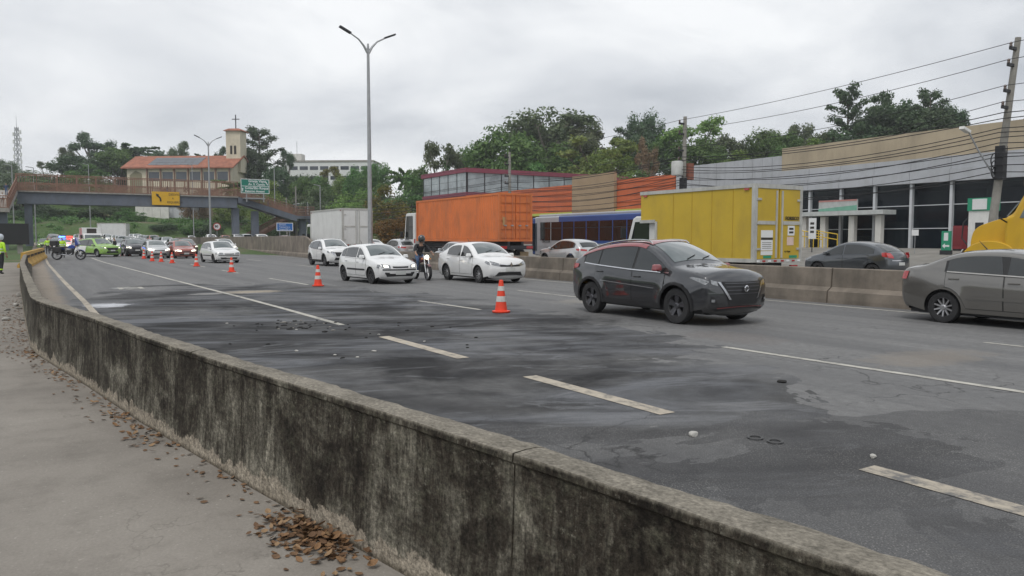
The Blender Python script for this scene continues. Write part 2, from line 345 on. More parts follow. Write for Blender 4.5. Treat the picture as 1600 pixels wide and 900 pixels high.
def mat_wall():
    m, nt, bs, N, Lk = nodes('mossy_wall_concrete'); uvn = N('ShaderNodeUVMap'); uvn.uv_map = 'UVMap'; uv = uvn.outputs[0]
    sep = N('ShaderNodeSeparateXYZ'); Lk(uv, sep.inputs[0]); zz = sep.outputs[1]
    st = noise(N, Lk, mapping(N, Lk, uv, (4.6, .75, 1)), 1.0, 8, .74, .7)
    st2 = noise(N, Lk, mapping(N, Lk, uv, (22, 2.4, 1)), 1.0, 6, .75, .5)
    pat = noise(N, Lk, uv, 1.7, 8, .70, .8); fine = noise(N, Lk, uv, 45, 4, .75); med = noise(N, Lk, uv, 9, 6, .75)
    k = mth(N, Lk, 'ADD', mth(N, Lk, 'MULTIPLY', st, .36), mth(N, Lk, 'ADD', mth(N, Lk, 'MULTIPLY', pat, .48), mth(N, Lk, 'MULTIPLY', st2, .22)))
    k = mth(N, Lk, 'SUBTRACT', k, mth(N, Lk, 'MULTIPLY', mth(N, Lk, 'SUBTRACT', zz, .50), .08))   # grime washes down from the cap
    c = ramp(N, Lk, k, [(.455, (.014, .0115, .009)), (.52, (.036, .030, .023)), (.57, (.085, .078, .062)), (.62, (.165, .152, .122)), (.70, (.28, .258, .21))])
    gr = ramp(N, Lk, med, [(.50, 0.0), (.66, .6)]); c = mixc(N, Lk, gr, c, (.085, .082, .060))
    c = mixc(N, Lk, mth(N, Lk, 'MULTIPLY', ramp(N, Lk, noise(N, Lk, uv, 30, 6, .8), [(.56, 0.0), (.64, .7)]), ramp(N, Lk, pat, [(.45, .1), (.6, 1.0)])), c, (.25, .24, .195))
    # spalled pale band along the foot
    edge = mth(N, Lk, 'ADD', zz, mth(N, Lk, 'MULTIPLY', mth(N, Lk, 'SUBTRACT', noise(N, Lk, mapping(N, Lk, uv, (1.5, 1.2, 1)), 2.4, 7, .72, .4), .5), .42))
    foot = ramp(N, Lk, edge, [(.10, 1.0), (.115, 0.0)])
    c = mixc(N, Lk, mth(N, Lk, 'MULTIPLY', foot, .85), c, ramp(N, Lk, med, [(.3, (.20, .172, .132)), (.7, (.37, .325, .262))]))
    low = ramp(N, Lk, mth(N, Lk, 'ADD', zz, mth(N, Lk, 'MULTIPLY', st2, .04)), [(.03, .8), (.06, 0.0)]); c = mixc(N, Lk, low, c, (.07, .058, .042))
    # weathered cap
    capm = ramp(N, Lk, mth(N, Lk, 'ADD', zz, mth(N, Lk, 'MULTIPLY', med, .02)), [(.775, 0.0), (.785, 1.0)])
    c = mixc(N, Lk, capm, c, ramp(N, Lk, mth(N, Lk, 'ADD', mth(N, Lk, 'MULTIPLY', pat, .5), mth(N, Lk, 'MULTIPLY', med, .5)), [(.34, (.075, .069, .057)), (.46, (.17, .155, .128)), (.64, (.28, .255, .21))]))
    c = mixc(N, Lk, .75, c, ramp(N, Lk, fine, [(.3, .18), (.5, .5), (.7, .86)]), 'OVERLAY')
    grit = noise(N, Lk, uv, 24, 8, .85); c = mixc(N, Lk, mth(N, Lk, 'SUBTRACT', .8, mth(N, Lk, 'MULTIPLY', capm, .72)), c, ramp(N, Lk, grit, [(.38, .12), (.5, .5), (.62, .88)]), 'OVERLAY')
    # one long dark crack running down across the face
    dd = mth(N, Lk, 'ABSOLUTE', mth(N, Lk, 'SUBTRACT', mth(N, Lk, 'ADD', zz, mth(N, Lk, 'MULTIPLY', noise(N, Lk, uv, 6, 5, .7), .12)), mth(N, Lk, 'MULTIPLY', mth(N, Lk, 'SUBTRACT', sep.outputs[0], 26.65), 1.05)))
    c = mixc(N, Lk, ramp(N, Lk, dd, [(.008, .9), (.03, 0.0)]), c, (.012, .012, .010))
    Lk(c, bs.inputs['Base Color']); bs.inputs['Roughness'].default_value = .92; bs.inputs['Specular IOR Level'].default_value = .2
    bump(N, Lk, bs, mth(N, Lk, 'ADD', mth(N, Lk, 'MULTIPLY', med, 1.2), mth(N, Lk, 'MULTIPLY', fine, .3)), .5, .015); return m
GROUND = mat_ground(); ASPH = mat_asphalt(True); ASPH2 = mat_asphalt(False); LINEW = mat_line(.52); LINEY = mat_line(.55, 'worn_edge_line_paint', (.52, .46, .37)); PAVE = mat_pave(); WALLM = mat_wall()
def road_obj(name, mb_, mat, smooth=False, **k): return mb_.build(name, mat, None, smooth, loc=(0, 0, 0), rz=ROADROT, **k)
def strip(us, va, vb, z=0.0):    # sheet between two v-curves; z number or function
    mb = MB(); zz = z if callable(z) else (lambda u, v: z)
    for u in us: mb.v += [(u, -va(u), zz(u, va(u))), (u, -vb(u), zz(u, vb(u)))]
    mb.f = [(2 * i, 2 * i + 1, 2 * i + 3, 2 * i + 2) for i in range(len(us) - 1)]; return mb
def terrain():
    U = axis_vals([(-1500, -100, 200), (-100, 0, 10), (0, 360, 4), (360, 500, 20), (500, 2600, 300)]); Vv = axis_vals([(-1600, -160, 240), (-160, 280, 4), (280, 400, 20), (400, 1900, 300)])
    mb = MB()
    for u in U:
        for v in Vv:
            z = hgt(u, v) if -150 < u < 1200 else 0
            on = (-3 < v < 50.5 and u < 172) or (v <= -3 and v > -9 and u < 60)
            mb.v.append((u, -v, z - (.12 if on else .03)))
    n = len(Vv)
    mb.f = [(i * n + j, i * n + j + 1, (i + 1) * n + j + 1, (i + 1) * n + j) for i in range(len(U) - 1) for j in range(n - 1)]
    tag(road_obj('ground', mb, GROUND, True), kind='structure')
terrain()
us_f = axis_vals([(-30, 40, 1.0), (40, 176, 4)])
vw = lambda u: interp(u, V_WALL)
tag(road_obj('highway_road', strip(us_f, lambda u: (vw(u) + .1) if u < 55 else interp(u, [(55, -.8), (60, -1.2), (176, -1.6)]), lambda u: interp(u, V_MED) + .25, lambda u, v: zroad(u)), ASPH), kind='structure')
tag(road_obj('opposite_road', strip(us_f, lambda u: interp(u, V_MED) + .26, lambda u: 33.5, lambda u, v: zopp(u) + .002), ASPH2), kind='structure')
tag(road_obj('footway', strip(axis_vals([(-30, 62, 1.0)]), lambda u: -7.5, lambda u: vw(u) + .09, .003), PAVE), kind='structure')
mb = MB()                                           # kerb and shop forecourt
for u0 in range(-30, 176, 6): mb.bb(u0, u0 + 5.98, -33.85, -33.5, zopp(u0) - .1, zopp(u0) + .14)
FORE = M('forecourt_paving', (.21, .20, .18), .9, 0, .18, .8, .2, dirt=.3)
kerb = road_obj('kerb', mb, CONCR); tag(kerb, kind='structure')
tag(road_obj('forecourt', strip(axis_vals([(-30, 176, 4)]), lambda u: 33.85, lambda u: 36, lambda u, v: zopp(u) + .13), FORE), kind='structure')
mb = MB(); fu = axis_vals([(-30, 110, 4)]); fv = axis_vals([(36, 52, 2)])
for u in fu:
    for v in fv: mb.v.append((u, -v, max(zopp(u) + .13, .12 + .83 * ss(35, 49, v)) + .004))
n = len(fv); mb.f = [(i * n + j, i * n + j + 1, (i + 1) * n + j + 1, (i + 1) * n + j) for i in range(len(fu) - 1) for j in range(n - 1)]
tag(road_obj('shop_apron', mb, FORE, True), kind='structure')
# ---- painted lines
def line_piece(name, u0, u1, curve, w, mat, z=.005):
    us = list(np.arange(u0, u1, .5 if u1 < 70 else 4)) + [u1]
    o = road_obj(name, strip(us, lambda u: interp(u, curve) - w / 2, lambda u: interp(u, curve) + w / 2, lambda u, v: z + zroad(u)), mat); return tag(o, kind='structure')
line_piece('edge_line', 14.5, 170, V_LEFT, .14, LINEY); line_piece('edge_line', -20, 170, V_RIGHT, .12, LINEW)
line_piece('lane_line', 13.7, 72, V_L1, .13, LINEW)
for a, b in ((9.0, 11.7), (5.12, 7.4), (.3, 3.15), (-4, -1.5)): line_piece('lane_dash', a, b, V_L1, .19, LINEY)
for a, b in ((2.2, 7.9), (15, 18.0), (26.4, 31.5), (37, 41), (46, 51.4), (58, 63), (72, 78)): line_piece('lane_dash', a, b, V_L2, .12, LINEW)
for a, b in ((-1, 6.1), (15.5, 20), (29, 33), (43, 47), (57, 62), (71, 76)): line_piece('lane_dash', a, b, V_L3, .11, LINEW)
for a, b in ((20, 24), (32, 36), (44, 48), (56, 60)): line_piece('lane_dash', a, b, [(0, 24), (100, 26)], .1, LINEW)
for k, (u0, v0) in enumerate(((27.6, 2.05), (27.6, 2.65))): line_piece('road_letter', u0 - .55, u0 + .55, [(0, v0), (100, v0)], .14, LINEW)
for u0 in (27.05, 27.6, 28.15): line_piece('road_letter', u0 - .08, u0 + .08, [(0, 2.35), (100, 2.35)], .46, LINEW)
# ---- near parapet wall, cast in sections
wall = empty('parapet_wall', (0, 0, 0), ROADROT, 'low mossy concrete wall curving between footway and highway', 'wall')
arc = 0.0; cut = [-8.0, -4.3, -.9, 2.55, 6.1, 9.3, 12.6, 16.5, 20.5, 25, 30, 36, 42, 48.5]
rw_ = random.Random(3)
for ci, (a, b) in enumerate(zip(cut[:-1], cut[1:])):
    us = list(np.arange(a + .004, b - .004, .07 if a < 14 else .3)) + [b - .004]
    bm = bmesh.new(); uvl = bm.loops.layers.uv.new('UVMap'); rows = []; ss_ = []
    ph = rw_.uniform(0, 9)
    for i, u in enumerate(us):
        if i: arc += math.hypot(u - us[i - 1], vw(u) - vw(us[i - 1]))
        ss_.append(arc + 20)
        chip = .004 * math.sin(u * 3 + ph) + rw_.uniform(-.007, .004)
        chip2 = .004 * math.sin(u * 4 + ph) + rw_.uniform(-.006, .004)
        if rw_.random() < .07: chip -= rw_.uniform(.02, .06)
        v0 = vw(u); e = rw_.uniform(-.004, .004); H_ = .775 - .028 * ss(4.5, 1.5, u) + .006 * math.sin(u * .9)
        prof = [(v0 - .015, 0.0), (v0 - .012, .10), (v0 + .006 + e, .35), (v0 + .012, .6), (v0 + .016, H_ - .052), (v0 + .004 - chip * .4, H_ - .040), (v0 + .008 - chip * .9, H_ + chip * .6 - .004), (v0 + .07, H_ + .004 + e * .4), (v0 + .125, H_ + .003 - e * .4), (v0 + .162 + chip2, H_ + chip2 * .5 - .004), (v0 + .176, H_ - .04), (v0 + .20, .35), (v0 + .36, .22), (v0 + .38, 0)]
        rows.append([bm.verts.new((u, -p[0], p[1])) for p in prof])
    zv = [0, .10, .35, .6, .72, .75, .775, .85, .92, .97, .70, .35, .2, 0]
    for i in range(len(rows) - 1):
        for j in range(len(zv) - 1):
            f = bm.faces.new((rows[i][j], rows[i + 1][j], rows[i + 1][j + 1], rows[i][j + 1])); f.smooth = True
            for lp, (q, w) in zip(f.loops, ((i, j), (i + 1, j), (i + 1, j + 1), (i, j + 1))): lp[uvl].uv = (ss_[q], zv[w])
    for row, fl in ((rows[0], 1), (rows[-1], 0)):
        f = bm.faces.new(row if fl else row[::-1])
        for lp in f.loops: lp[uvl].uv = (ss_[0] + lp.vert.co.y, lp.vert.co.z)
    bmesh.ops.recalc_face_normals(bm, faces=bm.faces)
    me = bpy.data.meshes.new('wall_section'); bm.to_mesh(me); bm.free(); me.set_sharp_from_angle(angle=R(32)); link('wall_section', me, WALLM, wall)
# ---- median barrier, section by section
MEDC = M('median_concrete', (.19, .162, .132), .92, 0, .35, 1.1, .35, dirt=.85)
med = empty('median_barrier', (0, 0, 0), ROADROT, 'stained concrete median barrier between the two carriageways', 'barrier')
u = -12.0; rm_ = random.Random(5)
while u < 168:
    Ls = 4.0 if u < 60 else 6.0; u1 = u + Ls; e = .03
    hs = lambda q: .88 + (1.0 * ss(59, 66, q))
    mb = MB(); us = np.linspace(u + e / 2, u1 - e / 2, 7 if 57 < u < 68 else 3); dv = rm_.uniform(-.012, .012)
    for q in us:
        v = interp(q, V_MED) + dv; H_ = hs(q)
        for dv_, z in ((0, 0), (0, .10), (.02, .30), (.17, .40), (.20, H_ - .02), (.22, H_), (.42, H_), (.44, H_ - .02), (.47, .40), (.62, .30), (.64, 0)): mb.v.append((q, -(v - .0 + dv_), z))
    n = 11
    for i in range(len(us) - 1):
        for j in range(n - 1): mb.f.append((i * n + j, (i + 1) * n + j, (i + 1) * n + j + 1, i * n + j + 1))
    mb.f += [tuple(range(n)), tuple((len(us) - 1) * n + j for j in reversed(range(n)))]
    mb.build('barrier_section', MEDC, med)
    u = u1
# ================================================================== buildings and structures
def rthing(name, label, cat, u=0, v=0, z=0, group=None): return empty(name, W(u, v, z), ROADROT, label, cat, group)
TAN = M('tan_render', (.40, .335, .24), .85, 0, .12, .35, .1, dirt=.4); GREYM = M('grey_cladding', (.42, .435, .46), .55, .1, .08, .7, dirt=.25)
ORNG = M('orange_render', (.50, .125, .05), .8, 0, .14, .5, .1, dirt=.25); BURG = M('burgundy_fascia', (.22, .045, .075), .55, 0, .12, .6)
SHOPGL = M('shop_glass', (.016, .021, .027), .08, 0, .4, .25, spec=.4); INTER = M('dim_interior', (.10, .105, .11), .8, 0, .5, .35)
MULL = M('grey_mullion', (.56, .58, .60), .45, .2, .08, 2); OFFWH = M('off_white_render', (.62, .61, .57), .85, 0, .08, .6, dirt=.25)
CREAM = M('cream_render', (.60, .54, .42), .85, 0, .08, .5, dirt=.2); TILE = M('terracotta_tile', (.30, .115, .07), .85, 0, .3, .9, dirt=.25)
BROWN = M('brown_steel', (.24, .13, .09), .7, .1, .2, .8, dirt=.25); BLUEG = M('blue_grey_girder', (.125, .145, .18), .7, .05, .15, .6, dirt=.3)
YEL = M('yellow_rail', (.62, .42, .04), .5, 0, .1, 2); GREENS = M('sign_green', (.0, .165, .115), .5, 0, .06, 1); YELS = M('sign_yellow', (.66, .38, .015), .5, 0, .08, 1)
BLUES = M('sign_blue', (.015, .13, .42), .5, 0, .06, 1); WHITEM = M('sign_white', (.72, .73, .73), .5, 0, .05, 2); GREENP = M('green_paint', (.02, .27, .15), .5, 0, .08, 1)
POLEC = M('pole_concrete', (.27, .26, .235), .9, 0, .22, 2.2, .25, dirt=.4); DARKM = M('dark_metal', (.035, .036, .04), .6, .2, .2, 3); SOLAR = M('solar_glass', (.06, .07, .085), .15, 0, .15, 1, spec=.7)
REDM = M('red_enamel', (.42, .03, .03), .5, 0, .1, 2)
def see_through(m, k):
    nt = m.node_tree; out = nt.nodes['Material Output']; b = nt.nodes['Principled BSDF']; tr = nt.nodes.new('ShaderNodeBsdfTransparent'); mx = nt.nodes.new('ShaderNodeMixShader'); mx.inputs[0].default_value = k
    tr.inputs[0].default_value = (.75, .82, .85, 1); nt.links.new(b.outputs[0], mx.inputs[1]); nt.links.new(tr.outputs[0], mx.inputs[2]); nt.links.new(mx.outputs[0], out.inputs[0])
see_through(SHOPGL, .5)
# ---- glass-fronted shop with tan parapet (front at v = 52)
V0 = 52.0
shop = rthing('shop_building', 'glass fronted shop with grey fascia and tan parapet wall', 'building', 25, V0, .95)
x0, x1 = -22.0, 16.6
MB().bb(x0, x1, -16, -6.0, -.9, 4.6).build('interior_wall', INTER, shop)
MB().bb(x0, x1, -6.2, -.05, -.9, -.02).build('floor_slab', FORE, shop)
MB().bb(x0, x1, -16, .25, 6.2, 8.05).build('parapet', TAN, shop)
for k in range(14): MB().bb(x0 + k * 2.757 + .012, x0 + (k + 1) * 2.757 - .012, -.4, .55, 4.5, 5.32).build('fascia_panel', GREYM, shop)
for k in range(14): MB().bb(x0 + k * 2.757 + .012, x0 + (k + 1) * 2.757 - .012, -.4, .42, 5.335, 6.19).build('fascia_panel', GREYM, shop)
for k in range(15):
    xx = x0 + k * 2.757; MB().bb(xx - .09, xx + .09, -.12, .30, -.02, 4.5).build('mullion', MULL, shop)
    if k < 14:
        for za, zb in ((.02, 1.35), (1.41, 2.95), (3.01, 4.48)): MB().bb(xx + .1, xx + 2.657, -.02, .03, za, zb).build('pane', SHOPGL, shop)
        MB().bb(xx + .09, xx + 2.667, -.06, .09, 1.352, 1.408).build('transom', MULL, shop); MB().bb(xx + .09, xx + 2.667, -.06, .09, 2.952, 3.008).build('transom', MULL, shop)
for k in range(7): MB().bb(x0 + 2 + k * 5.4, x0 + 2.4 + k * 5.4, -3.0, -2.6, 0, 4.5).build('interior_column', OFFWH, shop)
for k in range(9): MB().bb(x0 + 1.5 + k * 3.9, x0 + 3.6 + k * 3.9, -2.0 - (k % 3), -1.4 - (k % 3), 0, .9 + .35 * (k % 4)).build('display_shelf', (OFFWH, CONCR, INTER, TAN)[k % 4], shop)
MB().bb(x0, x1, -6, -.2, 4.3, 4.5).build('ceiling', OFFWH, shop)
# entrance porch (its columns, canopy and signboard)
MB().bb(6.6, 14.0, .31, 1.9, 2.40, 2.72).build('porch_canopy', M('canopy_grey', (.45, .47, .46), .7), shop)
for xx in (7.2, 9.3, 11.7, 13.4): MB().bb(xx - .22, xx + .22, 1.1, 1.5, -.02, 2.35).build('porch_column', OFFWH, shop)
MB().bb(8.8, 12.0, 1.5, 1.62, 2.74, 3.55).build('signboard', M('dull_board', (.42, .44, .43), .7), shop)
sg = MB(); sg.prism([(8.8, 2.74), (12.0, 2.74), (12.0, 2.92), (8.8, 3.12)], 1.625, 1.635).build('sign_band', M('faded_green', (.16, .36, .27), .6), shop); MB().bb(8.8, 12.0, 1.625, 1.633, 3.43, 3.55).build('sign_band', M('faded_red', (.42, .20, .18), .6), shop)
MB().bb(-16.2, -10.2, .62, .75, 2.9, 3.5).build('sign_strip', GREENP, shop)
# ---- grey metal-sided shed and the orange shop beside it
shed = rthing('metal_shed', 'grey metal sided shed standing between tan and orange shops', 'building', 48, V0, .95)
for k in range(12): MB().bb(-6.25 + k * 1.03, -6.25 + (k + 1) * 1.03 - .025, -14, .0, 4.7, 7.5).build('cladding_panel', GREYM, shed)
MB().bb(-6.2, 6.0, -14, -.1, -.9, 4.7).build('wall', CONCR, shed)
orange = rthing('orange_shop', 'orange painted shop front with yellow green trim line', 'building', 75, V0, .95)
MB().bb(-20.8, 22, -15, 0, 3.75, 6.9).build('upper_wall', ORNG, orange); MB().bb(-20.8, 22, -15, -.3, -.9, 3.45).build('lower_wall', M('dark_red_wall', (.16, .05, .035), .8), orange)
MB().bb(-20.8, 22, -15, .25, 3.45, 3.75).build('trim', M('lime_trim', (.42, .46, .09), .6), orange)
for zz in (4.5, 5.2, 5.9, 6.5): MB().bb(-20.8, 22, 0, .05, zz, zz + .05).build('groove_shade_strip', M('orange_shadow_joint', (.36, .09, .04), .85), orange)  # strips in a darkened wall orange paint the shade of grooves
MB().bb(-12.1, -4.6, .06, .45, 3.2, 7.75).build('sign_panel', M('tan_panel', (.33, .24, .15), .7, 0, .08, .6), orange)
# ---- two-storey glass building behind with burgundy roof edge
gl = rthing('glass_building', 'pale glass upper storey building with burgundy roof fascia', 'building', 106, 57, 1.0)
MB().bb(0.2, 16, -38, -.2, -1, 7.6).build('lower_wall', M('burgundy_wall', (.17, .05, .07), .8), gl)
MB().bb(-.25, 16.4, -38.4, .25, 11.1, 11.8).build('roof_fascia', BURG, gl); MB().bb(-.1, 16.2, -38.2, .1, 7.4, 8.0).build('sill_band', BURG, gl)
MB().bb(.3, 15.9, -37.8, -.3, 8.0, 11.1).build('inner_wall', M('pale_blinds', (.42, .44, .45), .7, 0, .35, .5), gl)
PALEG = M('pale_glass', (.30, .34, .36), .07, 0, .35, .5, spec=.7)
for k in range(12): MB().bb(.0, .06, -.2 - (k + 1) * 3.13, -.2 - k * 3.13 - .1, 8.02, 11.08).build('pane', PALEG, gl)
for k in range(13): MB().bb(-.06, .10, -.2 - k * 3.13, -.1 - k * 3.13, 8.01, 11.09).build('mullion', DARKM, gl)
for k in range(5): MB().bb(.1 + k * 3.15, .1 + (k + 1) * 3.15 - .1, -.06, 0, 8.02, 11.08).build('pane', PALEG, gl)
for k in range(6): MB().bb(.0 + k * 3.15, .1 + k * 3.15, -.10, .06, 8.01, 11.09).build('mullion', DARKM, gl)
# ---- footbridge across the highway
UB = 133.0
br = rthing('footbridge', 'blue grey steel footbridge with brown mesh railings over the highway', 'footbridge', UB, 0, 0)
def bx(name, mat, ua, ub, va, vb, za, zb): return MB().bb(ua, ub, -vb, -va, za, zb).build(name, mat, br)
bx('girder', BLUEG, -.9, -.5, -3.2, 27.6, 6.75, 8.45); bx('girder', BLUEG, 1.3, 1.7, -3.2, 27.6, 6.75, 8.45)
bx('deck', CONCR, -1.2, 2.0, -3.4, 27.8, 8.45, 8.65)
MESH = M('brown_mesh_panel', (.22, .125, .088), .8, 0, .25, 2)
def rail_run(p0, p1, ztop=2.45, n=14, post=.10):   # p = (u, v, z): posts, three rails and pickets between two points
    p0, p1 = Vector((p0[0], -p0[1], p0[2])), Vector((p1[0], -p1[1], p1[2]))
    for i in range(n + 1):
        q = p0.lerp(p1, i / n); MB().box((q.x, q.y, q.z + ztop / 2), (post, post, ztop)).build('rail_post', BROWN, br)
    for h_, r_ in ((.06, .05), (1.15, .055), (ztop - .05, .06)):
        MB().tube([p0 + Vector((0, 0, h_)), p1 + Vector((0, 0, h_))], r_, 6).build('rail', BROWN, br)
    mb = MB(); L_ = (p1 - p0).length; m = int(L_ / .15)
    for i in range(m):
        q = p0.lerp(p1, (i + .5) / m); mb.box((q.x, q.y, q.z + .6), (.07, .07, 1.05))
    for i in range(m // 2):
        q = p0.lerp(p1, (i + .5) / (m // 2)); mb.box((q.x, q.y, q.z + (1.15 + ztop) / 2), (.045, .045, ztop - 1.2))
    o = mb.build('pickets', MESH, br); o['kind'] = 'stuff'
rail_run((-1.1, -3.3, 8.65), (-1.1, 27.7, 8.65), n=12); rail_run((1.9, -3.3, 8.65), (1.9, 27.7, 8.65), n=12)
for va, ua in ((-2.4, -.4), (27.0, -.3), (30.2, -.3)): bx('pier', BLUEG, ua, ua + 1.4, va, va + 1.0, 0.3, 6.75 if va < 30 else 6.3)
def ramp_seg(p0, p1, wu=1.6, axis='v', th=.5, mat=BLUEG):
    (ua, va, za), (ub, vb, zb) = p0, p1
    if axis == 'v': P = [(ua - wu, -va, za), (ua + wu, -va, za), (ub + wu, -vb, zb), (ub - wu, -vb, zb)]
    else: P = [(ua, -(va - wu), za), (ua, -(va + wu), za), (ub, -(vb + wu), zb), (ub, -(vb - wu), zb)]
    mb = MB(); mb.add([(*p[:2], p[2] - th) for p in P] + P, [(3, 2, 1, 0), (4, 5, 6, 7), (0, 1, 5, 4), (1, 2, 6, 5), (2, 3, 7, 6), (3, 0, 4, 7)]); return mb.build('ramp', mat, br)
ramp_seg((.4, 27.7, 8.63), (.4, 37.5, 5.6), th=1.0); rail_run((-1.1, 27.7, 8.65), (-1.1, 37.5, 5.6), 1.6, 7); rail_run((1.9, 27.7, 8.65), (1.9, 37.5, 5.6), 1.6, 7)
bx('landing', BLUEG, -1.2, 5.4, 37.5, 40.5, 5.1, 5.6); rail_run((-1.1, 37.5, 5.6), (-1.1, 40.5, 5.6), 1.6, 2); bx('pier', BLUEG, 0, 1.0, 38.4, 39.4, .9, 5.1)
ramp_seg((3.8, 37.5, 5.58), (3.8, 29.5, 1.2), th=.6, mat=BROWN); rail_run((2.3, 37.4, 5.6), (2.3, 29.5, 1.2), 1.3, 6)
# ramp coming towards the viewer at the other end
ramp_seg((-1.2, -5.0, 8.6), (-19, -5.6, 5.35), 1.9, 'u', .5, CONCR); rail_run((-1.1, -3.2, 8.65), (-19, -3.7, 5.4), 1.9, 8); rail_run((-1.1, -7.0, 8.65), (-19, -7.5, 5.4), 1.9, 8)
bx('landing', CONCR, -22.6, -19.02, -12, -3.6, 4.85, 5.35); rail_run((-22.5, -11.9, 5.35), (-22.5, -3.7, 5.35), 1.5, 5); rail_run((-22.5, -3.65, 5.35), (-19, -3.65, 5.35), 1.5, 2)
bx('pier', BLUEG, -21.6, -20.3, -5.0, -3.8, .0, 4.85); bx('pier', BLUEG, -21.6, -20.6, -10.8, -9.8, .0, 4.85)
# ---- signs on the bridge
def sign_text(parent, s, size, y, z, x, mat, bold=0.0, align='LEFT'):
    me = text_mesh(s, size, 'lettering', .01, align, bold); o = link('lettering', me, mat, parent); o.rotation_euler = (R(90), 0, R(-90)); o.location = (x, y, z); return o
def at_u(px, py, u):          # place on the cross-road plane u seen at a photograph point
    a = (px - 800) / F_PX; b = -(py - 450) / F_PX
    dy = math.cos(PITCH) + b * math.sin(PITCH); dz = b * math.cos(PITCH) - math.sin(PITCH); k = CS * dy - SN * a; t = u / k
    return uv_of(a * t, dy * t)[1], CAM_H + dz * t
def panel(name, label, cat, u, px0, py0, px1, py1, mat, border=None):
    v0, zt = at_u(px0, py0, u); v1, zb = at_u(px1, py1, u); t = rthing(name, label, cat, u, (v0 + v1) / 2, zb)
    w = v1 - v0; h_ = zt - zb
    MB().bb(0, .08, -w / 2, w / 2, 0, h_).build('plate', mat, t)
    if border:
        for a, b, c, d in ((-w / 2, w / 2, 0, .09), (-w / 2, w / 2, h_ - .09, h_), (-w / 2, -w / 2 + .09, .09, h_ - .09), (w / 2 - .09, w / 2, .09, h_ - .09)): MB().bb(-.012, 0, a, b, c, d).build('border', border, t)
    return t, w, h_
ys, w, h_ = panel('detour_sign', 'yellow roadworks sign with bent arrow fixed to the footbridge', 'sign', UB - 1.35, 237, 299, 281, 321, YELS, None)
INK = M('sign_ink', (.03, .025, .02), .6)
MB().tube([(-.02, w * .19, h_ * .28), (-.02, w * .20, h_ * .52), (-.02, w * .30, h_ * .72)], .12, 6).build('arrow', INK, ys); MB().prism([(w * .24, h_ * .78), (w * .36, h_ * .86), (w * .32, h_ * .60)], -.03, -.012, 'x').build('arrow_head', INK, ys)
sign_text(ys, 'DESVIO', .52, -w * .10, h_ * .72, -.015, INK); sign_text(ys, 'A', .40, -w * .22, h_ * .45, -.015, INK); sign_text(ys, 'ESQUERDA', .46, -w * .04, h_ * .15, -.015, INK)
for yy in (-w * .38, w * .38): MB().bb(.08, .28, yy - .05, yy + .05, .2, h_ - .2).build('bracket', STEEL, ys)
gs, w, h_ = panel('direction_sign', 'green two panel highway direction sign with white lettering', 'sign', UB - 3.2, 376, 279, 421, 303, GREENS, WHITEM)
MB().bb(-.012, 0, -w / 2 + .09, w / 2 - .09, h_ * .48, h_ * .48 + .08).build('divider', WHITEM, gs)
sign_text(gs, 'Granja Viana', .56, w * .24, h_ * .78, -.014, WHITEM, .012); sign_text(gs, 'Av. S. Camilo', .50, w * .24, h_ * .57, -.014, WHITEM, .012)
sign_text(gs, 'Cotia/São Roque', .55, w * .36, h_ * .30, -.014, WHITEM, .012); sign_text(gs, 'Retorno Acesso', .48, w * .36, h_ * .09, -.014, WHITEM, .012)
for p, q in (((-.44, .60), (-.38, .82)), ((.44, .12), (.44, .36))): MB().tube([(-.02, w * p[0], h_ * p[1]), (-.02, w * q[0], h_ * q[1])], [.07, .11], 6).build('arrow', WHITEM, gs)
for yy in (-w * .3, w * .3): MB().bb(.081, .24, yy - .08, yy + .08, -1.4, h_ + .1).build('support', STEEL, gs)
MB().bb(.24, 2.2, -w * .36, w * .36, -.9, -.7).build('support_arm', STEEL, gs)
bs_, w, h_ = panel('blue_sign', 'small blue roadside sign with three white lines', 'sign', 118, 432, 348, 458, 361, BLUES, WHITEM)
for k in range(3): sign_text(bs_, ('Serviços', 'Transporte e', 'Cargas 800 m')[k], .32, w * .36, h_ * (.68 - .27 * k), -.014, WHITEM)
for yy in (-w * .3, w * .3): MB().bb(.081, .16, yy - .05, yy + .05, -2.6, h_).build('post', STEEL, bs_)
vb, wb, hb = panel('message_board', 'black variable message board beneath the footbridge ramp', 'sign', 98, -6, 349, 46, 382, M('black_panel', (.012, .012, .013), .5), None)
MB().bb(.081, .5, -wb / 2, wb / 2, 0, hb).build('cabinet', DARKM, vb); MB().bb(.2, .55, -.25 + wb * -.2, .25 + wb * -.2, -1.2, 0).build('post', CONCR, vb); MB().bb(.2, .55, wb * .3, wb * .3 + .4, -1.2, 0).build('post', CONCR, vb)
# ---- roadside speed sign
sp_, w, h_ = panel('speed_sign', 'round white speed sign with red ring on a post', 'sign', 150, 334, 350, 344, 358, M('sign_back', (.3, .3, .3), .6), None)
MB().lathe([(.01, -.02), (w * .62, -.02), (w * .62, .05)], 20, 'x', (0, 0, h_ / 2)).build('disc', WHITEM, sp_); MB().lathe([(w * .50, -.03), (w * .64, -.03), (w * .64, .0)], 20, 'x', (0, 0, h_ / 2)).build('ring', REDM, sp_)
sign_text(sp_, '80', .62, .42, h_ * .32, -.04, INK, .02); MB().bb(.06, .14, -.05, .05, -3.4, h_).build('post', STEEL, sp_)
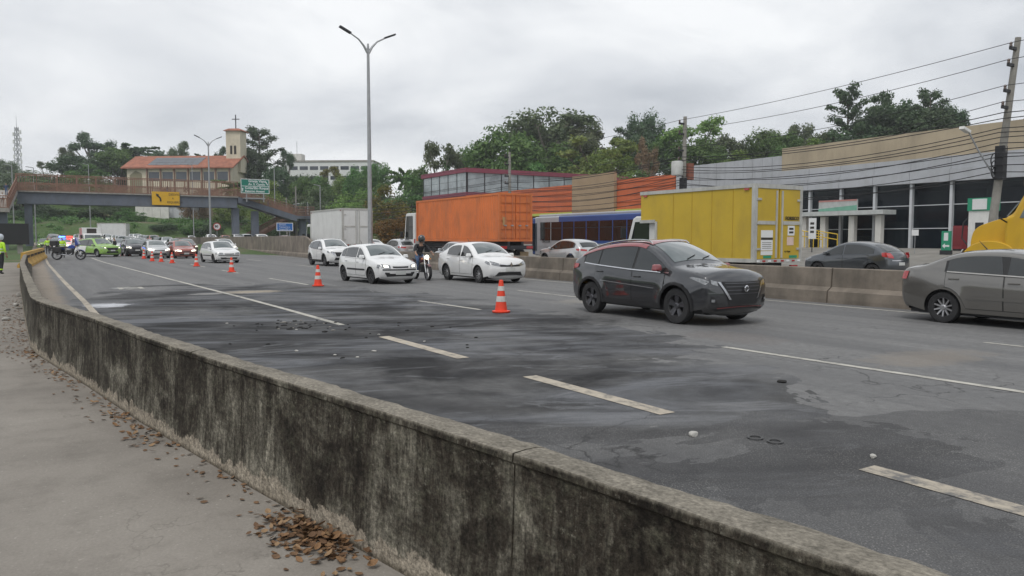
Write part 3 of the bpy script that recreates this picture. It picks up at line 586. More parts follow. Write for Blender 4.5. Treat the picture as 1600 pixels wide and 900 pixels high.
# ---- double-arm street lamps on the median
def lamp(u, v, H_, label):
    t = rthing('street_lamp', label, 'street lamp', u, v, .86 + (1.0 * ss(59, 66, u)))
    MB().tube([(0, 0, 0), (0, 0, H_ * .5), (0, 0, H_)], [.16, .125, .085], 10).build('pole', STEEL, t, True); MB().box((0, 0, .02), (.42, .42, .05)).build('base_plate', STEEL, t)
    MB().tube([(0, 0, H_), (0, 0, H_ + .32)], [.09, .06], 8).build('pole_cap', STEEL, t)
    for sgn in (1, -1):
        pts = [(0, sgn * .04, H_ - .25), (0, sgn * .28, H_ + .15), (0, sgn * .62, H_ + .52), (0, sgn * 1.12, H_ + .80)]
        a = MB().tube(pts, [.095, .07, .05, .045], 8).build('arm', STEEL, t, True)
        MB().box((0, sgn * 1.50, H_ + .99), (.26, .80, .10), rx=sgn * .42).build('lamp_head', DARKM, a)
    return t
lamp(on_v(578.5, 17.75 + .25), 18.05, 12.9, 'tall double arm street lamp on the median beside the white truck')
lamp(on_v(331, 20.4) , 20.42, 13.3, 'double arm street lamp on the median in front of the footbridge')
# ---- utility poles and cables along the far side
POLES = []
def upole(px, v, H_, lean, label, extra=None):
    u = on_v(px, v); t = rthing('utility_pole', label, 'utility pole', u, v, hgt(u, v) - .15, 'concrete utility poles along the shops')
    tp = Vector((lean, 0, H_)); MB().tube([(0, 0, 0), tp * .5, tp], [.20, .165, .12], 10).build('pole', POLEC, t, True)
    tops = []
    for k, (hh, ln) in enumerate(((H_ - .5, 1.1), (H_ - 1.2, 1.1), (H_ - 2.3, 1.0), (H_ - 3.0, .9))):
        x = lean * hh / H_; MB().box((x, .28, hh), (.12, .52, .12)).build('bracket', DARKM, t)
        i = MB().lathe([(.03, 0), (.07, .03), (.05, .09), (.07, .13), (.03, .2)], 8, 'z', (x, .5, hh + .05)).build('insulator', M('insulator', (.10, .07, .06), .3), t)
        tops.append(t.matrix_basis @ Vector((x, .5, hh + .22)))
    for k, hh in enumerate((5.6, 5.25, 4.9, 4.6, 4.3, 6.1, 6.5, 5.85, 6.9, 7.15, 6.3, 5.4)): tops.append(t.matrix_basis @ Vector((lean * hh / H_, .22 + .03 * k, hh)))
    MB().box((lean * .5, .05, 5.0), (.36, .36, 1.5)).build('cable_clamp', DARKM, t)
    POLES.append((u, tops)); return t
pr1 = upole(1539, 36.5, 10.4, -.95, 'leaning concrete utility pole wrapped with cables beside the yellow truck')
MB().tube([(-.3, .2, 4.4), (.1, .9, 5.6), (.3, 1.3, 6.35)], .04, 6).build('lamp_arm', STEEL, pr1); MB().box((.34, 1.55, 6.45), (.22, .6, .12), rx=.25).build('lamp_head', WHITEP, pr1)
for k in range(3): MB().lathe([(.30 - .05 * k, -.03), (.34 - .05 * k, 0), (.30 - .05 * k, .03)], 16, 'x', (-.35, .35, 5.1 - .28 * k)).build('cable_coil', BLACK, pr1)
pr2 = upole(1065, 37.5, 9.9, -.1, 'utility pole carrying a pale transformer between orange shop and grey shed')
MB().lathe([(.01, 0), (.38, 0), (.40, .1), (.40, .85), (.36, .95), (.01, .98)], 14, 'z', (-.05, .62, 5.9)).build('transformer', M('transformer_grey', (.48, .49, .47), .6), pr2, True); MB().box((-.05, -.45, 6.2), (.5, .5, 1.1)).build('switch_box', M('rusty_box', (.24, .09, .06), .8), pr2)
upole(797, 38, 9.8, .1, 'utility pole rising behind the orange shipping container'); upole(465, 39, 10.4, .1, 'utility pole beside the white box truck and blue sign')
upole(236 + 214, 41, 9, 0, 'utility pole behind the footbridge landing')
u_ex = POLES[0][0] - 24; POLES.insert(0, (u_ex, [W(u_ex, 36, 0) + Vector((0, 0, p.z + 1.0)) for p in POLES[0][1]]))
CAB = M('cable_black', (.02, .02, .022), .7); 
for k in range(16):
    mb = MB(); pts = []
    for (ua, ta), (ub, tb) in zip(POLES[:-1], POLES[1:]):
        a, b = ta[k], tb[k]; sag = (.22 if k < 4 else .4) + .13 * (k % 4)
        for i in range(12):
            q = i / 12; p = a.lerp(b, q); p.z -= sag * 4 * q * (1 - q); pts.append(p)
    pts.append(POLES[-1][1][k]); mb.tube(pts, .015 if k < 4 else .021, 5)
    o = mb.build('overhead_cable', CAB, None, True)
    tag(o, 'black overhead cable slung along the utility poles, %s run' % ('topmost', 'second', 'third', 'fourth', 'fifth', 'sixth', 'seventh', 'eighth', 'lowest', 'loosest', 'twisted', 'slack', 'tight thin', 'tight upper', 'doubled', 'clamped')[k], 'cable', 'cables along the utility poles')
# slim lamp and camera posts about the footbridge
for px, py, D, hh, lb in ((18, 258, 118, 4, 'pale'), (52, 262, 122, 4, 'grey'), (138, 257, 160, 3, 'short grey'), (300, 258, 150, 3, 'silver'), (428, 250, 150, 4, 'slim pale'), (500, 290, 125, 4, 'thin')):
    p = at_depth(px, py, D); u, v = uv_of(p.x, p.y); zg = hgt(u, v); t = empty('lamp_post', (p.x, p.y, zg), ROADROT, '%s single lamp post near the footbridge, at the %s' % (lb, {18: 'message board', 52: 'ramp top', 138: 'left trees', 300: 'church front', 428: 'green sign', 500: 'white truck'}[px]), 'lamp post')
    MB().tube([(0, 0, -.2), (0, 0, p.z - zg)], [.12, .07], 6).build('post', STEEL, t); MB().box((0, .5, p.z - zg + .05), (.2, 1.1, .1), rx=.15).build('lamp_head', STEEL, t)
# ---- church on the hill
pc = at_depth(197, 300, 205); uc, vc = uv_of(pc.x, pc.y)
ch = empty('church', (pc.x, pc.y, pc.z - 2.5), R(-4), 'cream church with terracotta roof, solar panels and bell tower', 'church')
e_z, r_z, LN, DP = 9.1, 12.4, 29.5, 13
mb = MB(); mb.prism([(0, 0), (DP, 0), (DP, e_z), (DP / 2, r_z - .3), (0, e_z)], .4, LN - .3, 'x'); mb.build('nave_wall', CREAM, ch)
rf = MB()
for sg_ in (0, 1):
    y0 = -.9 if sg_ == 0 else DP + .9
    rf.add([(-.8, y0, e_z - .45), (LN + .8, y0, e_z - .45), (LN + .8, DP / 2, r_z), (-.8, DP / 2, r_z), (-.8, y0, e_z - .1), (LN + .8, y0, e_z - .1), (LN + .8, DP / 2, r_z + .35), (-.8, DP / 2, r_z + .35)], [(3, 2, 1, 0), (4, 5, 6, 7), (0, 1, 5, 4), (1, 2, 6, 5), (2, 3, 7, 6), (3, 0, 4, 7)])
roof = rf.build('roof', TILE, ch)
for i in range(6):
    for j in range(3):
        xa = 6.0 + i * 2.35; ta, tb = .18 + .22 * j, .18 + .22 * j + .20; f_ = lambda t: (-.9 + t * (DP / 2 + .9), e_z - .1 + t * (r_z - e_z + .45) + .07)
        (ya, za), (yb, zb) = f_(ta), f_(tb); MB().add([(xa, ya, za), (xa + 2.25, ya, za), (xa + 2.25, yb, zb), (xa, yb, zb), (xa, ya, za - .05), (xa + 2.25, ya, za - .05), (xa + 2.25, yb, zb - .05), (xa, yb, zb - .05)], [(0, 1, 2, 3), (7, 6, 5, 4), (0, 4, 5, 1), (1, 5, 6, 2), (2, 6, 7, 3), (3, 7, 4, 0)]).build('solar_panel', SOLAR, roof)
for i in range(6): MB().bb(6.5 + i * 3.8, 6.5 + i * 3.8 + 2.9, -.06, .06, 5.4, 7.8).build('window', SOLAR, ch)
for i in range(7): MB().bb(6.0 + i * 3.8, 6.25 + i * 3.8, -.45, 0, 0, 8.9).build('pilaster', BROWN, ch)
MB().prism([(1.2, 2.2), (4.6, 2.2), (4.6, 7.4), (2.9, 8.2), (1.2, 7.0)], -.05, .05).build('gable_panel', M('olive_panel', (.22, .20, .13), .8), ch)
MB().prism([(0.6, 1), (DP - .6, 1), (DP - .6, e_z - 1), (DP / 2, r_z - 1.6), (.6, e_z - 1)], .3, .42, 'x').build('gable_front', OFFWH, ch)
tx = 28.0; tz = 19.2
MB().bb(tx - 2.0, tx + 2.0, 4.5, 8.5, 8, tz).build('tower', CREAM, ch)
for xx in (-.85, .25): MB().bb(tx + xx, tx + xx + .6, 4.44, 4.5, 12.9, 15.2).build('belfry_opening_shade', M('belfry_shadow', (.03, .025, .02), .9), ch)  # dark slabs on the solid tower paint the shade inside its openings
MB().box((tx, 6.5, tz + .35), (5.2, 5.2, .7), top=.55).build('tower_roof', TILE, ch)
MB().bb(tx - .11, tx + .11, 6.39, 6.61, tz + .6, tz + 4.6).build('cross_upright', DARKM, ch); MB().bb(tx - 1.05, tx + 1.05, 6.4, 6.6, tz + 3.3, tz + 3.5).build('cross_arm', DARKM, ch)
# ---- office block among trees
po = at_depth(446, 300, 265)
of = empty('office_block', (po.x, po.y, po.z - 4), R(-3), 'long pale office block with bands of dark windows among trees', 'building')
MB().bb(0, 31, 0, 12, 0, 14.3).build('wall', M('pale_office_wall', (.66, .67, .66), .85, 0, .06, .6), of); MB().bb(-.2, 31.2, -.2, 12.2, 14.3, 14.9).build('roof_edge', CONCR, of); MB().bb(.8, 5.2, 2, 6, 14.9, 17.4).build('roof_tank', OFFWH, of)
for zz in (11.6, 8.2, 4.8):
    for i in range(8): MB().bb(1.6 + i * 3.6, 4.5 + i * 3.6, -.06, .02, zz, zz + 1.25).build('window', SOLAR, of)
MB().tube([(3, 4, 17.4), (3, 4, 22)], .06, 5).build('mast', DARKM, of)
# ---- cell tower
pt = at_depth(28, 250, 420); ct = empty('cell_tower', (pt.x, pt.y, pt.z - 15), 0, 'tall lattice telecom tower crowded with antennas on the far hill', 'tower')
mb = MB(); HT = 33
for k in range(4):
    an = math.pi / 4 + k * math.pi / 2; mb.tube([(2.2 * math.cos(an), 2.2 * math.sin(an), 0), (.9 * math.cos(an), .9 * math.sin(an), HT)], .16, 5)
mb.build('leg_frame', STEEL, ct)['kind'] = 'stuff'
mb = MB()
for i in range(12):
    z0, z1 = i * HT / 12, (i + 1) * HT / 12; r0, r1 = 2.2 - 1.3 * i / 12, 2.2 - 1.3 * (i + 1) / 12
    for k in range(4):
        a0, a1 = math.pi / 4 + k * math.pi / 2, math.pi / 4 + (k + 1) * math.pi / 2
        mb.tube([(r0 * math.cos(a0), r0 * math.sin(a0), z0), (r1 * math.cos(a1), r1 * math.sin(a1), z1)], .09, 4); mb.tube([(r0 * math.cos(a1), r0 * math.sin(a1), z0), (r1 * math.cos(a0), r1 * math.sin(a0), z1)], .09, 4)
mb.build('bracing', STEEL, ct)['kind'] = 'stuff'
for k in range(14):
    z0 = 14 + k * 1.35; an = k * 2.1; MB().box((1.9 * math.cos(an), 1.9 * math.sin(an), z0), (.5, .9, 2.0), rz=an).build('antenna', WHITEP, ct)
MB().tube([(0, 0, HT), (0, 0, HT + 6)], [.12, .05], 5).build('spike', STEEL, ct)
# ---- low walls and sheds on the far grass slope
for i, (px0, px1, py0, py1, D, mt, lb) in enumerate(((212, 262, 321, 347, 186, OFFWH, 'white boundary wall panel row below the church'), (258, 306, 322, 345, 188, M('pale_shed', (.5, .52, .54), .7), 'pale low shed below the church, beside the white wall'), (306, 362, 324, 342, 190, M('tan_wall', (.30, .25, .18), .85, dirt=.3), 'tan retaining wall above the grass slope'), (73, 100, 346, 366, 170, M('rubble', (.24, .20, .165), .95, 0, .3, .5), 'earth coloured mound shed by the far road'))):
    a = at_depth(px0, py1, D); b = at_depth(px1, py0, D); t = empty(('boundary_wall', 'low_shed', 'retaining_wall', 'earth_shed')[i], (a.x, a.y, a.z - 2.0), R(4), lb, ('wall', 'shed', 'wall', 'shed')[i])
    ww = b.x - a.x; hh = b.z - a.z; n = 4
    for k in range(n): MB().bb(ww * k / n + .03, ww * (k + 1) / n - .03, 0, 3 if i in (1, 3) else .4, 0, hh + 2.0).build('wall_panel', mt, t)
    if i in (1, 3): MB().box((ww / 2, 1.5, hh + 2.1), (ww + .5, 3.6, .25)).build('roof', CONCR if i == 3 else STEEL, t)
# ---- solar-glazed low shop and dark shop front behind the white truck
so = rthing('blue_shop', 'dark navy low shop front with gridded roof panels behind the white truck', 'building', on_v(440, 46) , 46, 1.0)
MB().bb(-26, 14, -10, 0, -.6, 4.6).build('wall', M('navy_wall', (.015, .022, .045), .6), so)
for i in range(7):
    for j in range(2): MB().bb(-20 + i * 1.5, -18.56 + i * 1.5, -.3, -.2, 4.7 + j * 1.7, 6.3 + j * 1.7).build('roof_panel', SOLAR, so)
MB().bb(-20.1, -9.4, -.5, -.31, 4.6, 8.15).build('panel_frame', MULL, so)
MB().bb(2, 7, .01, .08, 2.2, 4.0).build('poster', WHITEM, so)
# ---- forecourt items
def fore(name, label, cat, px, v): u = on_v(px, v); return rthing(name, label, cat, u, v, max(.13, .12 + .83 * ss(35, 49, v)))
for px, lb in ((1262, 'nearest the yellow box truck'), (1284, 'beside the shop porch')):
    t = fore('handrail', 'yellow tubular ramp handrail %s' % lb, 'handrail', px, 49.5)
    for k in range(4): MB().tube([(k * .8 - 1.2, 0, 0), (k * .8 - 1.2, 0, 1.0 + k * .12)], .035, 6).build('post', YEL, t)
    for d in (0, -.4): MB().tube([(-1.2, 0, 1.0 + d), (1.2, 0, 1.36 + d)], .035, 6).build('rail', YEL, t)
t = fore('footway_sign', 'white upright board sign on post by the yellow handrails', 'sign', 1267, 44); MB().bb(-.28, .28, -.03, .03, .9, 2.3).build('board', WHITEM, t); MB().tube([(0, 0, 0), (0, 0, .9)], .035, 6).build('post', DARKM, t)
for k in range(3): MB().bb(-.15, .15, .031, .036, 1.3 + k * .28, 1.45 + k * .28).build('print', INK, t)
t = fore('green_sign', 'green totem sign with white arrow in front of shop glass', 'sign', 1476, 44); MB().bb(-.26, .26, -.05, .05, .2, 1.35).build('board', GREENP, t); MB().bb(-.12, .12, .052, .06, .80, 1.25).build('print', WHITEM, t)
MB().prism([(-.2, .55), (.05, .55), (.05, .65), (.2, .5), (.05, .35), (.05, .45), (-.2, .45)], .052, .06).build('arrow', WHITEM, t); MB().bb(-.3, .3, -.12, .12, 0, .25).build('foot', DARKM, t)
t = fore('notice_stand', 'small white notice on thin stand outside the shop', 'sign', 1427, 44); MB().bb(-.2, .2, -.02, .02, 1.1, 1.45).build('board', WHITEM, t); MB().tube([(0, 0, 0), (0, 0, 1.1)], .02, 6).build('post', STEEL, t)
t = fore('red_cabinet', 'red cabinet standing outside the dark shop glass', 'cabinet', 1497, 47); MB().bb(-.3, .3, -.25, .25, .1, 1.5).build('body', M('deep_red', (.20, .025, .03), .6), t); MB().bb(-.25, .25, .251, .27, .3, 1.35).build('door', M('dull_red', (.17, .02, .025), .6), t); MB().bb(-.3, .3, -.2, .2, 0, .1).build('plinth', DARKM, t)
t = fore('fuel_pump', 'white and green fuel pump with hoses by the leaning pole', 'fuel pump', 1532, 41); MB().bb(-.55, .55, -.35, .35, .1, 2.6).build('body', WHITEP, t); MB().bb(-.6, .6, -.4, .4, 2.6, 3.25).build('head', GREENP, t); MB().bb(-.35, .35, .401, .43, 2.66, 3.2).build('display', WHITEM, t)
for k in (-1, 1): MB().tube([(k * .56, .1, 2.4), (k * .85, .25, 2.0), (k * .9, .25, 1.2), (k * .6, .2, .8)], .035, 6).build('hose', BLACK if k > 0 else REDM, t)
MB().bb(-.2, .2, .351, .37, .9, 2.0).build('panel', DARKM, t); MB().bb(-.7, .7, -.5, .5, 0, .1).build('plinth', CONCR, t)
# ================================================================== cars
def chaikin(P, n):
    for _ in range(n):
        Q = [P[0]]
        for a, b in zip(P[:-1], P[1:]):
            Q += [tuple(.75 * x + .25 * y for x, y in zip(a, b)), tuple(.25 * x + .75 * y for x, y in zip(a, b))]
        P = Q + [P[-1]]
    return P
def resample(P, step):
    P = np.array(P); d = np.r_[0, np.cumsum(np.hypot(np.diff(P[:, 0]), np.diff(P[:, 1])))]
    n = max(2, int(d[-1] / step)); t = np.linspace(0, d[-1], n + 1)
    return np.stack([np.interp(t, d, P[:, k]) for k in range(P.shape[1])], 1), t
def cut_grid(bm, axes):
    for ax, lo, hi, st in axes:
        x = lo + st
        while x < hi:
            no = Vector((0, 0, 0)); no[ax] = 1; co = Vector((0, 0, 0)); co[ax] = x
            bmesh.ops.bisect_plane(bm, geom=bm.verts[:] + bm.edges[:] + bm.faces[:], dist=1e-5, plane_co=co, plane_no=no)
            x += st
def flat_cells(poly, st=.1):       # a 2-D outline cut into small cells
    bm = bmesh.new(); vs = [bm.verts.new((p[0], p[1], 0)) for p in poly]; bm.faces.new(vs)
    a = np.array(poly); 
    cut_grid(bm, [(0, a[:, 0].min(), a[:, 0].max(), st), (1, a[:, 1].min(), a[:, 1].max(), st)])
    bmesh.ops.triangulate(bm, faces=[f for f in bm.faces if len(f.verts) > 4])
    bm.verts.index_update(); V = [(v.co.x, v.co.y) for v in bm.verts]; Fc = [tuple(v.index for v in f.verts) for f in bm.faces]
    bm.free(); return V, Fc
class Shell:
    def __init__(s, sp):
        s.sp = sp; s.L, s.Wd = sp['L'], sp['W']; s.r = sp.get('fillet', .07)
        P, s.S = resample(chaikin(sp['contour'], 2), .06); s.P = P
        T = np.gradient(P[:, :2], axis=0); T /= np.linalg.norm(T, axis=1)[:, None]
        s.Nn = np.stack([-T[:, 1], T[:, 0]], 1)
        if s.Nn[len(P) // 2][1] < 0: s.Nn = -s.Nn
    def belt(s, x): return interp(x, sp_sorted(s.sp['belt']))
    def f(s, x, z):
        hw = s.Wd / 2; h = s.L / 2; sp = s.sp
        xf = h - sp.get('fl', .8); xr = -h + sp.get('rl', .7)
        if x > xf: hw *= 1 - sp.get('ft', .135) * ((x - xf) / (h - xf)) ** 2.3
        if x < xr: hw *= 1 - sp.get('rt', .12) * ((xr - x) / (xr + h)) ** 2.3
        zb = s.belt(x); zm = .62 * zb
        if z <= zb:
            if z > zm: hw *= 1 - .035 * ((z - zm) / (zb - zm)) ** 2
            else: hw *= 1 - .06 * ((zm - z) / (zm - .15)) ** 2
            zc = .6 * zb
            hw += .012 * math.exp(-((z - .80 * zb) / .05) ** 2)
            fl = sp.get('flare', .012)
            for xw in sp['wx']:
                d = math.hypot(x - xw, z - sp['wr']); hw += fl * math.exp(-((d - sp['ar'] - .03) / .09) ** 2)
        else: hw = hw * .965 - sp.get('tum', .42) * (z - zb)
        return hw
    def dist(s, x, z):
        A = s.P[:-1, :2]; B = s.P[1:, :2]; p = np.array((x, z)); ab = B - A
        t = np.clip(((p - A) * ab).sum(1) / (ab ** 2).sum(1), 0, 1); q = A + ab * t[:, None]
        return float(np.min(np.hypot(*(p - q).T)))
    def y(s, x, z):
        d = s.dist(x, z); r = s.r; yy = s.f(x, z)
        if d < r: yy -= r * .9 * (1 - math.sqrt(max(0, 1 - (1 - d / r) ** 2)))
        return yy
    def loft(s, sv, t, off=0.0):
        x = np.interp(sv, s.S, s.P[:, 0]); z = np.interp(sv, s.S, s.P[:, 1]); c = np.interp(sv, s.S, s.P[:, 2])
        nx = np.interp(sv, s.S, s.Nn[:, 0]); nz = np.interp(sv, s.S, s.Nn[:, 1])
        k = c * (1 - abs(t) ** 2.2) + off; e = s.y(x, z)
        return (x + nx * k, t * e, z + nz * k)
    def s_at_x(s, x, lo, hi):       # arc position on the top where the outline passes x
        m = (s.P[:, 1] > s.sp['wr'] * 1.6); i = np.argmin(abs(s.P[:, 0] - x) + (~m) * 9); return s.S[i]
    def s_at(s, x, z): return s.S[np.argmin((s.P[:, 0] - x) ** 2 + (s.P[:, 1] - z) ** 2)]
    def body(s):
        sp = s.sp; r = s.r; P = s.P[:, :2]; bm = bmesh.new()
        rings = [[bm.verts.new((p[0], 0, p[1])) for p in P - s.Nn * d] for d in (0, r * .3, r)]
        for a, b in zip(rings[:-1], rings[1:]):
            for i in range(len(P) - 1): bm.faces.new((a[i], a[i + 1], b[i + 1], b[i]))
        low = []; sill = sp['sill']; wr, ar = sp['wr'], sp['ar']
        for xw in sorted(sp['wx']):
            a0 = math.asin((sill - wr) / ar)
            low += [(xw - ar * math.cos(a), wr + ar * math.sin(a)) for a in np.linspace(a0, math.pi - a0, 19)]
        lv = [bm.verts.new((p[0], 0, p[1])) for p in low]
        bm.faces.new(rings[2] + lv)
        h = s.L / 2
        cut_grid(bm, [(0, -h, h, .11), (2, 0, sp['H'], .09)])
        bmesh.ops.triangulate(bm, faces=[f for f in bm.faces if len(f.verts) > 4])
        bm.verts.index_update(); bm.edges.ensure_lookup_table()
        on = {v.index for v in bm.verts if s.dist(v.co.x, v.co.z) < 2e-5}
        nb = {}
        for e in bm.edges:
            if len(e.link_faces) == 1:
                a, b = e.verts[0].index, e.verts[1].index
                if a in on and b in on: nb.setdefault(a, []).append(b); nb.setdefault(b, []).append(a)
        V2 = [(v.co.x, v.co.z) for v in bm.verts]; Fc = [tuple(v.index for v in f.verts) for f in bm.faces]; bm.free()
        start = min(on, key=lambda i: math.hypot(V2[i][0] - P[0][0], V2[i][1] - P[0][1]))
        loop = [start]; prev = None; cur = start
        while True:
            nx = [j for j in nb.get(cur, []) if j != prev]
            if not nx: break
            prev, cur = cur, nx[0]; loop.append(cur)
            if len(loop) > 3000: break
        Y = [s.y(*q) for q in V2]; n = len(V2)
        V = [(q[0], Y[i], q[1]) for i, q in enumerate(V2)] + [(q[0], -Y[i], q[1]) for i, q in enumerate(V2)]
        FF = Fc + [tuple(n + i for i in reversed(f)) for f in Fc]
        K = 12; rows = []
        A = np.array([V2[i] for i in loop])
        seg = np.r_[0, np.cumsum(np.hypot(*np.diff(A, axis=0).T))]; seg *= s.S[-1] / seg[-1]
        for k, i in enumerate(loop):
            row = [i]
            for j in range(1, K):
                t = 1 - 2 * j / K; V.append(s.loft(seg[k], t)); row.append(len(V) - 1)
            row.append(n + i); rows.append(row)
        for a, b in zip(rows[:-1], rows[1:]):
            for j in range(K): FF.append((a[j], a[j + 1], b[j + 1], b[j]))
        mb = MB(); mb.v = V; mb.f = FF; return mb
    def side(s, poly, off, sg, st=.1):
        V, Fc = flat_cells(poly, st); mb = MB(); mb.v = [(x, sg * (s.y(x, z) + off), z) for x, z in V]; mb.f = Fc; return mb
    def top(s, poly, off, st=.12):      # poly in (arc, t)
        V, Fc = flat_cells(poly, st); mb = MB(); mb.v = [s.loft(a, t, off) for a, t in V]; mb.f = Fc; return mb
    def end(s, poly, off, front=True, st=.09):   # poly in (y, z) on the nose or the tail
        V, Fc = flat_cells(poly, st); n = len(s.P); h = n // 2
        idx = range(0, h) if front else range(n - 1, h, -1); zs = []; ss_ = []
        for i in idx:
            if zs and s.P[i, 1] <= zs[-1]: continue
            zs.append(s.P[i, 1]); ss_.append(s.S[i])
        mb = MB()
        for y, z in V:
            a = float(np.interp(z, zs, ss_)); x0, e = np.interp(a, s.S, s.P[:, 0]), 1.0
            e = s.y(x0, float(np.interp(a, s.S, s.P[:, 1])))
            c = float(np.interp(a, s.S, s.P[:, 2])); nz = float(np.interp(a, s.S, s.Nn[:, 1]))
            t = max(-1, min(1, y / e)); z2 = z - nz * c * (1 - abs(t) ** 2.2)      # stay near height z although the nose bulges
            a = float(np.interp(z2, zs, ss_))
            p = s.loft(a, max(-1, min(1, y / e)), off); mb.v.append(p)
        mb.f = Fc; return mb
def sp_sorted(b): return sorted(b)
def wheel_meshes(r, w, style):
    ty = MB().lathe([(r * .64, -w * .46), (r * .80, -w * .5), (r * .95, -w * .47), (r, -w * .33), (r, w * .33), (r * .95, w * .47), (r * .80, w * .5), (r * .64, w * .46)], 28, 'y')
    rm = MB(); y0 = w * .40
    rm.lathe([(r * .66, -w * .3), (r * .66, y0 + .01), (r * .61, y0 + .012), (r * .57, y0 - .02), (r * .55, y0 - .07), (0.02, y0 - .09)], 28, 'y')
    sp = MB(); ns = {'multi': 10, 'five': 5, 'steel': 8, 'y': 5}[style]
    for i in range(ns):
        a = 2 * math.pi * i / ns
        wd = {'multi': .028, 'five': .075, 'steel': .05, 'y': .05}[style] * r / .32
        for da in ((0,) if style != 'y' else (-.17, .17)):
            p0 = Vector((math.cos(a) * r * .1, y0 - .02, math.sin(a) * r * .1)); p1 = Vector((math.cos(a + da) * r * .60, y0, math.sin(a + da) * r * .60))
            t = (p1 - p0).normalized(); q = Vector((-t.z, 0, t.x)) * wd / 2; d = Vector((0, .03, 0))
            sp.add([p0 - q * 1.2, p0 + q * 1.2, p1 + q, p1 - q, p0 - q * 1.2 - d, p0 + q * 1.2 - d, p1 + q - d, p1 - q - d],
                   [(0, 1, 2, 3), (4, 7, 6, 5), (0, 4, 5, 1), (1, 5, 6, 2), (2, 6, 7, 3), (3, 7, 4, 0)])
    sp.lathe([(r * .17, y0 - .06), (r * .17, y0 - .005), (r * .12, y0 + .004), (.001, y0 + .004)], 14, 'y')
    return ty.mesh('tyre', True), rm.mesh('rim', True), sp.mesh('spokes')
def strip_poly(s, pts, w):   # thin band along a polyline
    up = [(x, z + w / 2) for x, z in pts]; lo = [(x, z - w / 2) for x, z in reversed(pts)]; return up + lo
